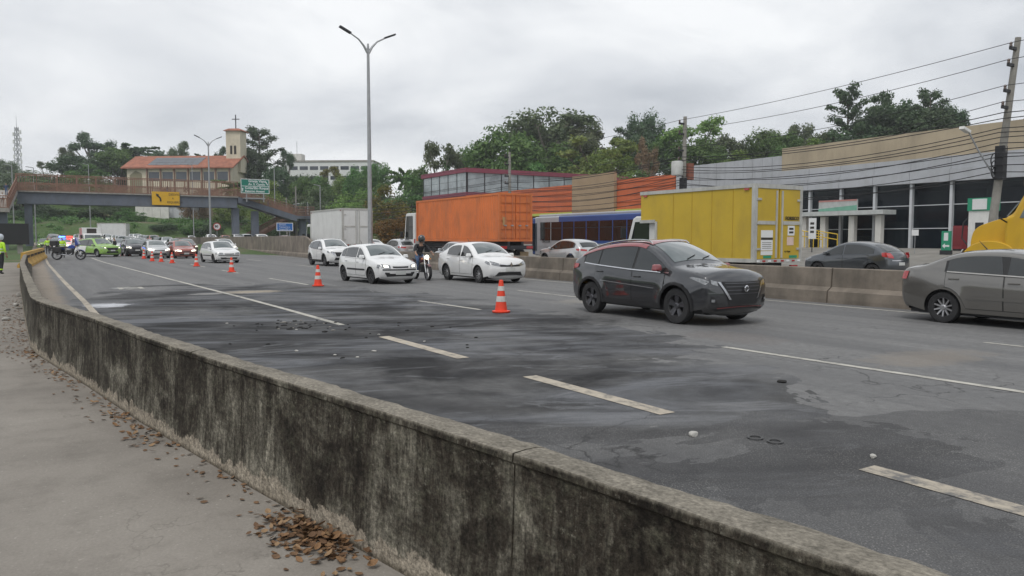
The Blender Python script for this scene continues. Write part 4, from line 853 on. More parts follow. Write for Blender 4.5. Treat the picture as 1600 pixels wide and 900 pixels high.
def make_car(sp, name, label, cat, pm, group=None, detail=2):
    s = Shell(sp); t = empty(name, label=label, cat=cat, group=group)
    H, L, Wd = sp['H'], sp['L'], sp['W']; h = L / 2; wr, ar, sill = sp['wr'], sp['ar'], sp['sill']
    b = s.body().build('body', pm, t, True); b['paint'] = 1
    ub = MB(); ub.bb(-h + .22, h - .25, -Wd / 2 + .16, Wd / 2 - .16, sill - .05, min(.62, s.belt(0) - .2))
    ub.bb(-h + .3, h - .3, -Wd / 2 + .3, Wd / 2 - .3, sill - .07, sill + .05); ub.build('underbody', BLACK, t)
    # ---- glass
    P = s.P[:, :2] - s.Nn * sp.get('gin', .085); top = P[P[:, 1] > s.belt(0) - .05]; top = top[np.argsort(top[:, 0])]
    zt = lambda x: float(np.interp(x, top[:, 0], top[:, 1]))
    def win(x0, x1, k=.028, cut0=0, cut1=0):
        xs = np.linspace(x0, x1, 15); up = []; lo = []
        for x in xs:
            a, c = s.belt(x) + k, zt(x)
            if c - a > .02: lo.append((x, a)); up.append((x, c))
        if cut1: up = [(x - cut1 * ((x - x0) / (x1 - x0)) * ((z - s.belt(x)) / .4), z) for x, z in up]
        if cut0: up = [(x + cut0 * ((x1 - x) / (x1 - x0)) * ((z - s.belt(x)) / .4), z) for x, z in up]
        return lo + up[::-1]
    for sg in (1, -1):
        if sp.get('frame'):
            s.side(win(sp['wins'][0][0] - .05, sp['wins'][-1][1] + .06, .005), .004, sg).build('window_surround', BLACK, t, True)
        for w in sp['wins']: s.side(win(w[0], w[1], .028, *(w[2:] if len(w) > 2 else ())), .009, sg).build('window', GLASS, t, True)
    (xa, za), (xb, zb) = sp['ws']; a0, a1 = s.s_at(xa, za), s.s_at(xb, zb)
    a0, a1 = min(a0, a1) + .03, max(a0, a1) - .03
    s.top([(a0, -.90), (a1, -.90), (a1, .90), (a0, .90)], .006).build('windscreen', WSCREEN, t, True)
    if sp.get('rw'):
        (xa, za), (xb, zb) = sp['rw']; r0, r1 = s.s_at(xa, za), s.s_at(xb, zb)
        s.top([(r0, -.84), (r1, -.80), (r1, .80), (r0, .84)], .006).build('rear_window', GLASS, t, True)
    if detail > 0:
        for y0 in (-.45, .15): MB().tube([s.loft(a0 + .02, y0, .02), s.loft(a0 + (a1 - a0) * .18, y0 + .42, .02)], .009, 5).build('wiper', BLACK, t)
    if sp.get('roof_mat'):
        s.top([(a1 + .0, -.97), (r0 + .02, -.97), (r0 + .02, .97), (a1 + .0, .97)], .014, .08).build('roof_panel', sp['roof_mat'], t, True)
        for sg in (1, -1):
            xs = np.linspace(sp['rail'][0], sp['rail'][1], 24)
            Q = s.P[(s.P[:, 0] < .30) & (s.P[:, 0] > -1.75) & (s.P[:, 1] > s.belt(0) + .05)]
            outer = [(p[0], p[1]) for p in Q]; Qi = s.P[:, :2] - s.Nn * .075; Qi = Qi[(s.P[:, 0] < .30) & (s.P[:, 0] > -1.75) & (s.P[:, 1] > s.belt(0) + .05)]
            s.side(outer + [tuple(p) for p in Qi[::-1]], .016, sg, .05).build('roof_edge', sp['roof_mat'], t, True)
    # ---- doors: a dark seam and the panel proud of it
    for sg in (1, -1):
        for (x0, x1) in sp['doors']:
            def dpoly(g):
                pts = [(x0 - g, s.belt(x0) - .012 + g), (x1 + g, s.belt(x1) - .012 + g)]
                lo = []
                for x in np.linspace(x1 + g, x0 - g, 14):
                    z = sill + .09 - g
                    for xw in sp['wx']:
                        d = ar + .05 - g
                        if abs(x - xw) < d: z = max(z, wr + math.sqrt(d * d - (x - xw) ** 2))
                    lo.append((x, min(z, s.belt(x) - .05)))
                return pts + lo
            if detail > 0: s.side(dpoly(.007), .003, sg).build('door_seam', SEAM, t, True)
            d = s.side(dpoly(-.002), .006, sg).build('door', pm, t, True); d['paint'] = 1
            if detail > 0:
                hx = x0 + .16; hz = s.belt(hx) - .12; yy = s.f(hx, hz)
                MB().box((hx, sg * (yy + .022), hz), (.19, .022, .028)).build('handle', sp.get('handle', pm), d, bevel=.006)
        if sp.get('clad'):
            arcs = []
            for xw in sp['wx']:
                a0_ = math.asin((sill - wr) / ar)
                o = [(xw - (ar + .06) * math.cos(a), wr + (ar + .06) * math.sin(a)) for a in np.linspace(a0_, math.pi - a0_, 15)]
                i = [(xw - (ar - .0) * math.cos(a), wr + (ar - .0) * math.sin(a)) for a in np.linspace(math.pi - a0_, a0_, 15)]
                s.side(o + i, .012, sg).build('arch_trim', BLACK, t, True)
            xs = sorted(sp['wx']); s.side([(xs[0] + ar, sill), (xs[1] - ar, sill), (xs[1] - ar, sill + .1), (xs[0] + ar, sill + .1)], .014, sg).build('sill_trim', BLACK, t, True)
        if sp.get('mould'):
            xs = sorted(sp['wx']); z = sp['mould']
            s.side([(xs[0] + ar + .08, z - .03), (xs[1] - ar - .08, z - .03), (xs[1] - ar - .08, z + .03), (xs[0] + ar + .08, z + .03)], .018, sg).build('rubbing_strip', sp.get('mould_mat', BLACK), t, True)
        if sp.get('belt_chrome'):
            pts = [(x, s.belt(x) + .012) for x in np.linspace(sp['wins'][0][0], sp['wins'][-1][1], 10)]
            s.side(strip_poly(s, pts, .022), .013, sg).build('belt_trim', sp['belt_chrome'], t, True)
        # mirror
        mx = sp['mir']; mz = s.belt(mx) + .10; yy = s.f(mx, s.belt(mx))
        mb = MB(); mb.box((mx, sg * (yy + .10), mz), (.13, .20, .13), top=.8); mm = mb.build('mirror', sp.get('mirror_mat', pm), t, bevel=.03)
        if not sp.get('mirror_mat'): mm['paint'] = 1
        MB().box((mx + .02, sg * (yy + .01), mz - .06), (.07, .12, .04)).build('mirror_stalk', BLACK, mm)
    # ---- ends
    def ends(items, front):
        for nm, poly, mat, off in items:
            both = nm.startswith('*')
            for sg in ((1, -1) if both else (1,)):
                pl = [(sg * y, z) for y, z in poly]
                if sg < 0: pl = pl[::-1]
                o = s.end(pl, off, front).build(nm.strip('*'), mat, t, True)
                if mat is pm: o['paint'] = 1
    ends(sp.get('front', []), True); ends(sp.get('rear', []), False)
    for nm, poly, mat in sp.get('sides', []):
        for sg in (1, -1):
            o = s.side(poly, .016, sg).build(nm, mat if mat else pm, t, True)
    # ---- wheels
    ty, rm, spk = wheel_meshes(wr, sp.get('tw', .2), sp.get('rim', 'five'))
    ramat = sp.get('rim_mat', ALLOY)
    for xw in sp['wx']:
        for sg in (1, -1):
            w = link('wheel', ty, TYRE, t); w.location = (xw, sg * (Wd / 2 - .115), wr); w.rotation_euler = (0, random.uniform(0, 6), 0 if sg > 0 else math.pi)
            k = link('rim', rm, M('rim_barrel', (.05, .05, .052), .5, .4) if sp.get('rim', 'five') != 'steel' else ramat, w)
            q = link('spokes', spk, ramat, w)
    if sp.get('rails'):
        for sg in (1, -1):
            pts = []
            for a in np.linspace(a1 + .15, r0 - .12, 9):
                p = s.loft(a, sg * .88, .045); pts.append(p)
            pts = [s.loft(a1 + .06, sg * .88, .0)] + pts + [s.loft(r0 - .05, sg * .88, .0)]
            MB().tube(pts, .017, 6).build('roof_rail', sp['rails'], t, True)
    if detail > 1 and sp.get('antenna', True) and sp.get('rw'):
        p = Vector(s.loft(r0 - .2, 0, .0)); MB().tube([p, p + Vector((-.16, 0, .17))], [.012, .004], 6).build('antenna', BLACK, t)
    t['rw0'] = 0.0
    del t['rw0']
    return t
def place_car(t, loc, heading): t.location = loc; t.rotation_euler = (0, 0, heading); return t
def repaint(t, pm):
    for c in t.children:
        if c.get('paint') and c.material_slots:
            c.material_slots[0].link = 'OBJECT'; c.material_slots[0].material = pm
        for k in c.children:
            if k.name.startswith('handle') and k.material_slots and c.get('paint'):
                k.material_slots[0].link = 'OBJECT'; k.material_slots[0].material = pm
def lamp_pair(y0, y1, z0, z1, lift=.05): return [(y0, z0), (y1, z0 + lift), (y1, z1 + lift), (y0, z1)]
# ---------------- kinds of car (x forward, metres)
PW = paint('white_paint', (.74, .745, .74)); PG = paint('graphite_paint', (.036, .038, .043), True); PRED = paint('cherry_red_paint', (.22, .022, .026))
PSIL = paint('silver_paint', (.50, .51, .52), True); PDG = paint('dark_grey_paint', (.07, .078, .088), True); PTAU = paint('warm_grey_paint', (.17, .162, .148), True)
PBLK = paint('black_paint', (.02, .02, .022)); PBRN = paint('bronze_paint', (.10, .065, .055), True); PLIME = paint('lime_green_paint', (.24, .43, .07))
def spec_suv(L=4.30, Wd=1.76, H=1.59, **k):
    h = L / 2
    d = dict(L=L, W=Wd, H=H + .05, wr=.335, ar=.385, wx=(h - .84, -h + .84), sill=.27, tw=.215, rim='y', clad=True, flare=.03,
        contour=[(h - .20, .26, .10), (h - .12, .30, .13), (h - .08, .45, .15), (h - .09, .70, .15), (h - .11, .86, .14), (h - .17, .945, .12), (h - .34, .985, .075), (h - .85, 1.03, .055), (h - 1.10, 1.055, .05),
                 (h - 1.20, 1.085, .07), (h - 1.62, 1.32, .10), (h - 2.0, H - .085, .08), (h - 2.35, H - .045, .05), (h - 3.1, H - .055, .045), (h - 3.5, H - .11, .05), (-h + .52, H - .19, .05),
                 (-h + .46, H - .24, .05), (-h + .12, 1.10, .07), (-h + .06, 1.0, .08), (-h + .03, .75, .10), (-h + .04, .5, .10), (-h + .10, .32, .08), (-h + .2, .27, .05)],
        belt=[(-h, 1.14), (-h + 1.0, 1.05), (0, .985), (h - 1.1, .955), (h, .90)], tum=.40,
        wins=[(-h + .56, -h + 1.02), (-h + 1.06, -.10), (-.03, h - 1.2)], ws=((h - 1.24, 1.09), (h - 2.02, H - .08)), rw=((-h + .43, H - .26), (-h + .14, 1.12)),
        doors=[(-h + .98, -.09), (-.07, h - 1.30)], mir=h - 1.42, frame=True, rails=None,
        rear=[('*tail_lamp', [(.36, .90), (.80, .92), (.80, 1.04), (.36, 1.00)], TAIL, .010), ('rear_bumper', [(-.6, .34), (.6, .34), (.66, .55), (-.66, .55)], BLACK, .008), ('number_plate', [(-.2, .72), (.2, .72), (.2, .85), (-.2, .85)], PLATE, .012)],
        front=[('grille', [(-.42, .58), (.42, .58), (.52, .84), (-.52, .84)], BLACK, .010), ('*headlamp', [(.50, .74), (.78, .79), (.80, .90), (.54, .85)], LAMPC, .012), ('intake', [(-.55, .34), (.55, .34), (.48, .52), (-.48, .52)], BLACK, .010), ('number_plate', [(-.2, .52), (.2, .52), (.2, .63), (-.2, .63)], PLATE, .018)],
        sides=[('tail_lamp', [(-h + .05, .90), (-h + .34, .96), (-h + .36, 1.05), (-h + .08, 1.05)], TAIL), ('headlamp', [(h - .40, .83), (h - .12, .76), (h - .12, .86), (h - .34, .91)], LAMPC)])
    d.update(k); return d
def spec_hatch(L=3.80, Wd=1.64, H=1.43, **k):
    h = L / 2
    d = dict(L=L, W=Wd, H=H + .05, wr=.29, ar=.345, wx=(h - .75, -h + .63), sill=.20, tw=.175, rim='steel', rim_mat=M('steel_wheel', (.05, .05, .052), .5, .5), flare=.01,
        contour=[(h - .18, .20, .08), (h - .09, .24, .11), (h - .05, .45, .13), (h - .06, .60, .13), (h - .11, .71, .11), (h - .30, .79, .06), (h - .80, .885, .045), (h - 1.02, .925, .05),
                 (h - 1.12, .97, .08), (h - 1.45, 1.18, .09), (h - 1.78, H - .075, .07), (h - 2.1, H - .035, .05), (h - 2.8, H - .045, .045), (-h + .55, H - .11, .05),
                 (-h + .42, H - .17, .06), (-h + .16, .98, .08), (-h + .10, .86, .09), (-h + .04, .6, .10), (-h + .04, .40, .10), (-h + .12, .25, .07), (-h + .2, .21, .05)],
        belt=[(-h, .95), (0, .90), (h - 1.0, .855), (h, .80)], tum=.36,
        wins=[(-h + .42, -h + .80), (-h + .84, -.12), (-.05, h - 1.1)], ws=((h - 1.1, .96), (h - 1.80, H - .07)), rw=((-h + .46, H - .19), (-h + .2, .98)),
        doors=[(-h + .80, -.10), (-.08, h - 1.12)], mir=h - 1.28, mould=.50,
        front=[('*headlamp', [(.38, .57), (.70, .59), (.72, .72), (.40, .70)], LAMPC, .010), ('grille', [(-.30, .59), (.30, .59), (.32, .66), (-.32, .66)], BLACK, .010), ('bumper_strip', [(-.72, .50), (.72, .50), (.72, .545), (-.72, .545)], BLACK, .012),
               ('intake', [(-.50, .27), (.50, .27), (.56, .38), (-.56, .38)], BLACK, .008), ('number_plate', [(-.2, .34), (.2, .34), (.2, .47), (-.2, .47)], PLATE, .016)],
        rear=[('*tail_lamp', [(.48, .70), (.70, .70), (.70, .92), (.50, .92)], TAIL, .010), ('number_plate', [(-.2, .62), (.2, .62), (.2, .74), (-.2, .74)], PLATE, .012)],
        sides=[('headlamp', [(h - .26, .59), (h - .06, .57), (h - .10, .70), (h - .24, .71)], LAMPC)])
    d.update(k); return d
def spec_sedan(L=4.35, Wd=1.73, H=1.50, **k):
    h = L / 2
    d = dict(L=L, W=Wd, H=H + .05, wr=.31, ar=.365, wx=(h - .80, -h + .92), sill=.22, tw=.19, rim='five', flare=.015,
        contour=[(h - .17, .21, .09), (h - .07, .28, .14), (h - .04, .48, .16), (h - .06, .68, .16), (h - .13, .79, .13), (h - .38, .88, .075), (h - .85, .945, .055), (h - 1.05, .975, .06),
                 (h - 1.15, 1.02, .09), (h - 1.50, 1.24, .10), (h - 1.88, H - .08, .07), (h - 2.3, H - .035, .05), (h - 2.9, H - .055, .045), (h - 3.2, H - .12, .05),
                 (-h + .62, 1.15, .08), (-h + .45, 1.08, .06), (-h + .14, 1.05, .06), (-h + .06, .98, .08), (-h + .03, .7, .11), (-h + .04, .45, .11), (-h + .12, .28, .08), (-h + .2, .23, .05)],
        belt=[(-h, 1.03), (-h + .9, .985), (0, .94), (h - 1.0, .90), (h, .84)], tum=.38,
        wins=[(-h + .98, -.10, 0, .10), (-.03, h - 1.14)], ws=((h - 1.15, 1.02), (h - 1.90, H - .075)), rw=((-h + 1.12, H - .14), (-h + .58, 1.13)),
        doors=[(-h + .96, -.085), (-.065, h - 1.20)], mir=h - 1.36,
        front=[('*headlamp', [(.40, .62), (.74, .69), (.76, .82), (.44, .75)], LAMPC, .010), ('grille', [(-.40, .62), (.40, .62), (.43, .70), (-.43, .70)], BLACK, .010),
               ('intake', [(-.58, .27), (.58, .27), (.46, .42), (-.46, .42)], BLACK, .010), ('number_plate', [(-.2, .46), (.2, .46), (.2, .58), (-.2, .58)], PLATE, .016)],
        rear=[('*tail_lamp', [(.46, .76), (.76, .78), (.76, .98), (.50, .96)], TAIL, .010), ('number_plate', [(-.2, .72), (.2, .72), (.2, .84), (-.2, .84)], PLATE, .012)],
        sides=[('tail_lamp', [(-h + .05, .82), (-h + .18, .82), (-h + .22, .98), (-h + .08, .98)], TAIL), ('headlamp', [(h - .34, .77), (h - .07, .66), (h - .10, .77), (h - .30, .83)], LAMPC)])
    d.update(k); return d

def spec_arch(L=3.94, Wd=1.72, H=1.52, **k):      # small hatchback with an arched roof
    d = spec_hatch(L, Wd, H); h = L / 2
    d.update(wr=.31, ar=.36, rim='five', mould=None, wx=(h - .78, -h + .66), sill=.21,
        contour=[(h - .18, .22, .09), (h - .08, .28, .13), (h - .05, .5, .15), (h - .08, .68, .14), (h - .2, .80, .10), (h - .55, .92, .06), (h - .9, 1.0, .06), (h - 1.3, 1.22, .09), (h - 1.75, H - .10, .07), (h - 2.2, H - .045, .05), (h - 2.7, H - .07, .05), (h - 3.2, H - .17, .06), (-h + .42, H - .33, .07),
                 (-h + .18, 1.02, .08), (-h + .07, .9, .10), (-h + .04, .62, .12), (-h + .04, .42, .11), (-h + .12, .27, .08), (-h + .2, .23, .05)],
        belt=[(-h, 1.02), (0, .95), (h - .9, .90), (h, .84)], wins=[(-h + .62, -.02), (.04, h - .95)], ws=((h - .95, 1.02), (h - 1.8, H - .095)), rw=((-h + .75, H - .20), (-h + .22, 1.05)), doors=[(-h + .84, 0), (.02, h - 1.12)], mir=h - 1.2,
        rear=[('*tail_lamp', [(.44, .84), (.74, .86), (.74, 1.06), (.48, 1.04)], TAIL, .012), ('number_plate', [(-.2, .56), (.2, .56), (.2, .68), (-.2, .68)], PLATE, .012), ('chrome_strip', [(-.55, .74), (.55, .74), (.55, .765), (-.55, .765)], CHROME, .012)],
        sides=[('tail_lamp', [(-h + .07, .88), (-h + .26, .92), (-h + .30, 1.06), (-h + .12, 1.08)], TAIL), ('headlamp', [(h - .48, .80), (h - .10, .66), (h - .12, .76), (h - .42, .86)], LAMPC)])
    d.update(k); return d
# ================================================================== trees
def mat_leaf(name, lo, hi):
    m, nt, bs, N, Lk = nodes(name)
    g = N('ShaderNodeNewGeometry'); oi = N('ShaderNodeObjectInfo')
    c = ramp(N, Lk, g.outputs['Random Per Island'], [(0.0, lo), (1.0, hi)])
    hv = N('ShaderNodeHueSaturation'); Lk(c, hv.inputs['Color'])
    Lk(mth(N, Lk, 'ADD', mth(N, Lk, 'MULTIPLY', oi.outputs['Random'], .05), .475), hv.inputs['Hue']); Lk(mth(N, Lk, 'ADD', mth(N, Lk, 'MULTIPLY', oi.outputs['Random'], .35), .8), hv.inputs['Value'])
    Lk(hv.outputs[0], bs.inputs['Base Color']); bs.inputs['Roughness'].default_value = .6
    tr = N('ShaderNodeBsdfTranslucent'); Lk(hv.outputs[0], tr.inputs[0]); mx = N('ShaderNodeMixShader'); mx.inputs[0].default_value = .35
    out = nt.nodes['Material Output']; Lk(bs.outputs[0], mx.inputs[1]); Lk(tr.outputs[0], mx.inputs[2]); Lk(mx.outputs[0], out.inputs[0]); return m
LF = {'mid': mat_leaf('mid_green_leaves', (.050, .120, .030), (.155, .270, .070)), 'dark': mat_leaf('dark_leaves', (.038, .074, .034), (.105, .170, .075)),
      'light': mat_leaf('light_leaves', (.105, .185, .035), (.25, .345, .085)), 'yellow': mat_leaf('yellow_green_leaves', (.10, .12, .02), (.26, .25, .045)), 'olive': mat_leaf('olive_leaves', (.066, .095, .044), (.165, .205, .095)),
      'dry': mat_leaf('dry_leaves', (.15, .09, .055), (.30, .20, .13)), 'rust': mat_leaf('rusty_leaves', (.07, .06, .018), (.28, .13, .03))}
BARK = M('bark', (.115, .095, .075), .95, 0, .35, 4, .5); BARKP = M('pale_bark', (.25, .22, .19), .9, 0, .3, 4, .4)
def leaves_mesh(name, clumps, per, size, seed, flat=.5):
    rg = np.random.default_rng(seed); n = len(clumps) * per
    C = np.repeat(np.array([c[:3] for c in clumps]), per, 0); Rr = np.repeat(np.array([c[3] for c in clumps]), per); Fz = np.repeat(np.array([c[4] if len(c) > 4 else 1 for c in clumps]), per)
    d = rg.normal(size=(n, 3)); d /= np.linalg.norm(d, axis=1)[:, None]; r = rg.random(n) ** .45 * Rr * rg.normal(1, .12, n)
    P = C + d * r[:, None] * np.stack([np.ones(n), np.ones(n), Fz], 1)
    nn = d * .7 + rg.normal(size=(n, 3)) * .6 + np.array([0, 0, flat]); nn /= np.linalg.norm(nn, axis=1)[:, None]
    a = np.cross(nn, rg.normal(size=(n, 3))); a /= np.linalg.norm(a, axis=1)[:, None]; b = np.cross(nn, a)
    s1 = (size * rg.uniform(.6, 1.35, n))[:, None]; s2 = s1 * rg.uniform(.45, .8, n)[:, None]
    V = np.stack([P - a * s1, P + b * s2 * .8 - a * s1 * .1, P + a * s1, P - b * s2 * .8 + a * s1 * .15], 1).reshape(-1, 3)
    me = bpy.data.meshes.new(name); me.vertices.add(len(V)); me.vertices.foreach_set('co', V.ravel().astype(np.float32))
    me.loops.add(4 * n); me.loops.foreach_set('vertex_index', np.arange(4 * n, dtype=np.int32)); me.polygons.add(n)
    me.polygons.foreach_set('loop_start', np.arange(0, 4 * n, 4, dtype=np.int32)); me.update(calc_edges=True); me.validate(); return me
def tree_proto(kind, seed):      # unit tree: height 10, spread about 8
    rd = random.Random(seed); tk = MB(); cl = []
    def limb(p, d, L, r, k):
        pts = [p]; q = p
        for i in range(4): d = (d + Vector((rd.uniform(-.2, .2), rd.uniform(-.2, .2), rd.uniform(-.05, .16)))).normalized(); q = q + d * L / 4; pts.append(q)
        tk.tube(pts, [r * (1 - .17 * i) for i in range(5)], 6, False); return q, d
    if kind == 'umbrella':
        top, _ = limb(Vector((0, 0, 0)), Vector((0, 0, 1)), 4.4, .26, 0)
        for i in range(9):
            an = i * 2.4 + rd.uniform(-.4, .4); e, d = limb(top - Vector((0, 0, rd.uniform(0, 1.6))), Vector((math.cos(an) * .8, math.sin(an) * .8, .85)), rd.uniform(3.0, 5.0), .12, 1)
            for j in range(3):
                e2, _ = limb(e, (d + Vector((rd.uniform(-1, 1), rd.uniform(-1, 1), .2))).normalized(), rd.uniform(.7, 1.5), .05, 2)
                cl.append((e2.x, e2.y, min(9.6, e2.z + .2), rd.uniform(.75, 1.25), .40))
    elif kind == 'sparse':
        top, _ = limb(Vector((0, 0, 0)), Vector((.05, 0, 1)), 5.0, .28, 0)
        for i in range(12):
            an = i * 2.4; hh = rd.uniform(.5, 1.0); e, d = limb(top * hh, Vector((math.cos(an) * .7, math.sin(an) * .7, 1.0)), rd.uniform(2.2, 4.4), .12, 1)
            for j in range(4):
                e2, _ = limb(e, (d + Vector((rd.uniform(-1, 1), rd.uniform(-1, 1), rd.uniform(-.2, .7)))).normalized(), rd.uniform(.6, 1.5), .05, 2); cl.append((e2.x, e2.y, min(9.6, e2.z), rd.uniform(.55, .95), .8))
    elif kind == 'pine':
        tk.tube([(0, 0, 0), (.05, 0, 5), (0, .04, 9.3)], [.24, .15, .04], 7)
        for i in range(22):
            hh = 2.5 + 7 * i / 22; an = i * 2.4; ln = (3.0 * (1 - (hh / 10.5) ** 1.6) + .5) * rd.uniform(.65, 1.2); e, d = limb(Vector((0, 0, hh * .93)), Vector((math.cos(an), math.sin(an), .15)), ln, .06, 1)
            for j in range(3): f = .45 + .28 * j; cl.append((e.x * f + rd.uniform(-.3, .3), e.y * f + rd.uniform(-.3, .3), hh + .1 + .25 * j, rd.uniform(.45, .8), .55))
    elif kind == 'palm':
        top, _ = limb(Vector((0, 0, 0)), Vector((.03, 0, 1)), 7.4, .22, 0)
        for i in range(16):
            an = i * 2.4; el = rd.uniform(-.1, 1.1)
            for j in range(9):
                f = j / 8 * 3.1; cl.append((top.x + math.cos(an) * f * math.cos(el * .7), top.y + math.sin(an) * f * math.cos(el * .7), top.z + f * math.sin(el) - .13 * f * f, .30, .5))
    elif kind == 'shrub':
        for i in range(5): limb(Vector((rd.uniform(-.4, .4), rd.uniform(-.4, .4), 0)), Vector((rd.uniform(-.5, .5), rd.uniform(-.5, .5), 1)), 5, .13, 0)
        for i in range(46):
            an = rd.uniform(0, 6.28); q = rd.random() ** .5 * 3.4; cl.append((q * math.cos(an), q * math.sin(an), 1.1 + rd.random() * 7.4 * math.sqrt(max(.03, 1 - (q / 4.1) ** 2)), rd.uniform(.7, 1.35), .9))
    else:                        # broad
        top, _ = limb(Vector((0, 0, 0)), Vector((0, 0, 1)), 3.4, .32, 0)
        for i in range(9):
            an = i * 2.4; limb(top, Vector((math.cos(an) * .8, math.sin(an) * .8, .8)), rd.uniform(2.5, 4.2), .14, 1)
        for i in range(44):
            an = rd.uniform(0, 6.28); ph = math.acos(rd.uniform(-.55, 1)); q = rd.uniform(.55, 1.0)
            cl.append((3.35 * q * math.sin(ph) * math.cos(an), 3.35 * q * math.sin(ph) * math.sin(an), 5.7 + 3.3 * q * math.cos(ph), rd.uniform(.75, 1.45), .85))
    per, size = {'umbrella': (95, .20), 'sparse': (105, .16), 'pine': (80, .16), 'palm': (16, .26), 'shrub': (130, .19), 'broad': (190, .19)}[kind]
    return tk.mesh('trunk', True), leaves_mesh('crown', cl, per, size, seed)
PROTO = {(k, i): tree_proto(k, 11 * i + len(k)) for k in ('umbrella', 'sparse', 'pine', 'palm', 'shrub', 'broad') for i in range(2)}
NTREE = 0
def tree(px, top, wpx, D, kind, leaf, label, name=None, bark=None, sink=.2, group=None, var=None):
    global NTREE; NTREE += 1
    p = at_depth(px, top, D); u, v = uv_of(p.x, p.y); zg = hgt(u, v) - sink; H_ = max(2.0, p.z - zg); wd = wpx * D / F_PX * 1.18
    tk, cr = PROTO[(kind, NTREE % 2 if var is None else var)]
    t = empty(name or {'shrub': 'shrub', 'pine': 'pine_tree', 'palm': 'palm_tree'}.get(kind, 'tree'), (p.x, p.y, zg), random.uniform(0, 6.28), label, 'shrub' if kind == 'shrub' else 'tree', group)
    base_w = {'palm': 6.0, 'pine': 6.0, 'umbrella': 9.5, 'sparse': 7.5, 'shrub': 8.5, 'broad': 8.6}[kind]
    t.scale = (wd / base_w, wd / base_w, H_ / 9.9)
    for nm, me, mt in (('trunk', tk, bark or BARK), ('crown', cr, LF[leaf])):
        if not me.materials: me.materials.append(mt)
        o = link(nm, me, None, t); o.material_slots[0].link = 'OBJECT'; o.material_slots[0].material = mt
    return t
G1, G2, G3 = 'trees on the hill beyond the footbridge', 'trees behind the shops', 'dark trees above the tan parapet'
tree(150, 206, 62, 240, 'sparse', 'dark', 'open topped dark tree standing highest left of the church', group=G1)
tree(100, 222, 30, 260, 'sparse', 'olive', 'thin dark tree beside the telecom tower side of the hill', group=G1)
tree(120, 236, 80, 215, 'broad', 'dark', 'dense dark tree low beneath the open topped tree', group=G1)
tree(182, 226, 75, 225, 'broad', 'mid', 'dense green tree next to the church gable', group=G1)
tree(222, 216, 92, 245, 'palm', 'dark', 'feathery dark palm like tree rising behind the church roof end', group=G1)
tree(200, 224, 70, 250, 'shrub', 'dark', 'dark bushy tree mass behind the church gable', group=G1)
tree(276, 219, 44, 235, 'sparse', 'olive', 'small open tree behind the solar panels', group=G1)
tree(311, 231, 34, 235, 'palm', 'dark', 'palm tree showing above the middle of the church roof', group=G1)
tree(341, 228, 28, 232, 'sparse', 'dark', 'small dark tree just beside the bell tower', group=G1)
tree(405, 199, 66, 222, 'pine', 'dark', 'tall dark layered tree right beside the bell tower', group=G1, var=0); tree(392, 226, 50, 215, 'broad', 'dark', 'dark bushy tree at the foot of the bell tower', group=G1)
tree(446, 225, 26, 240, 'sparse', 'dark', 'small dark tree in front of the office block end', group=G1); tree(432, 252, 46, 205, 'broad', 'dark', 'dark tree between church and office block', group=G1)
tree(50, 262, 120, 250, 'shrub', 'olive', 'brownish bushy slope trees beneath the telecom tower', group=G1); tree(70, 248, 30, 270, 'umbrella', 'olive', 'little flat topped tree near the telecom tower', group=G1)
tree(8, 246, 40, 300, 'broad', 'olive', 'low dark tree left of the telecom tower base', group=G1)
tree(90, 280, 90, 190, 'shrub', 'dark', 'dark bushes behind the footbridge railing', group=G1); tree(160, 285, 90, 190, 'shrub', 'mid', 'green bushes behind the footbridge railing', group=G1); tree(30, 290, 80, 175, 'shrub', 'dark', 'dark bushes behind the footbridge ramp', group=G1)
tree(345, 272, 70, 185, 'palm', 'mid', 'low palm fronds in front of the church side', group=G1); tree(362, 285, 60, 180, 'shrub', 'light', 'light green shrubs behind the green sign', group=G1); tree(300, 282, 44, 186, 'shrub', 'dry', 'brown dry shrub in front of the church wall', group=G1)
tree(420, 272, 60, 178, 'shrub', 'light', 'light green bush behind the footbridge landing', group=G1); tree(460, 290, 70, 165, 'shrub', 'olive', 'olive bush behind the footbridge stairs', group=G1); tree(404, 330, 44, 150, 'shrub', 'mid', 'dark green bush under the footbridge stairs', group=G1)
tree(520, 257, 46, 215, 'umbrella', 'yellow', 'yellow green rounded tree before the office block', group=G2); tree(556, 252, 40, 200, 'broad', 'mid', 'green tree at the end of the office block', group=G2)
tree(592, 238, 40, 180, 'sparse', 'mid', 'slender green tree beside the tall street lamp', group=G2); tree(625, 246, 52, 175, 'palm', 'mid', 'feathery bamboo like clump behind the burgundy roof', group=G2); tree(655, 252, 56, 170, 'broad', 'mid', 'green tree left of the flat topped tree', group=G2)
tree(500, 282, 70, 160, 'shrub', 'olive', 'olive hedge trees behind the navy shop', group=G2); tree(548, 280, 70, 150, 'shrub', 'light', 'light green leafy tree behind the gridded roof panels', group=G2)
tree(610, 278, 78, 118, 'shrub', 'yellow', 'yellowish leafy tree behind the white truck', group=G2); tree(618, 318, 70, 104, 'shrub', 'rust', 'rusty leaved shrub between white truck and orange container', group=G2)
tree(690, 205, 74, 165, 'umbrella', 'olive', 'flat topped open tree with bare spreading limbs', group=G2, bark=BARKP, var=1)
tree(790, 189, 118, 160, 'broad', 'mid', 'large rounded green tree above the burgundy roof', group=G2, var=0); tree(740, 214, 60, 172, 'broad', 'mid', 'green tree filling between flat topped and rounded trees', group=G2)
tree(868, 151, 152, 185, 'sparse', 'olive', 'tallest open crowned tree above the orange shop', group=G2, bark=BARKP, var=0); tree(890, 175, 120, 190, 'broad', 'olive', 'olive crown behind the tallest tree', group=G2); tree(836, 172, 60, 195, 'sparse', 'olive', 'slim open tree beside the tallest tree', group=G2)
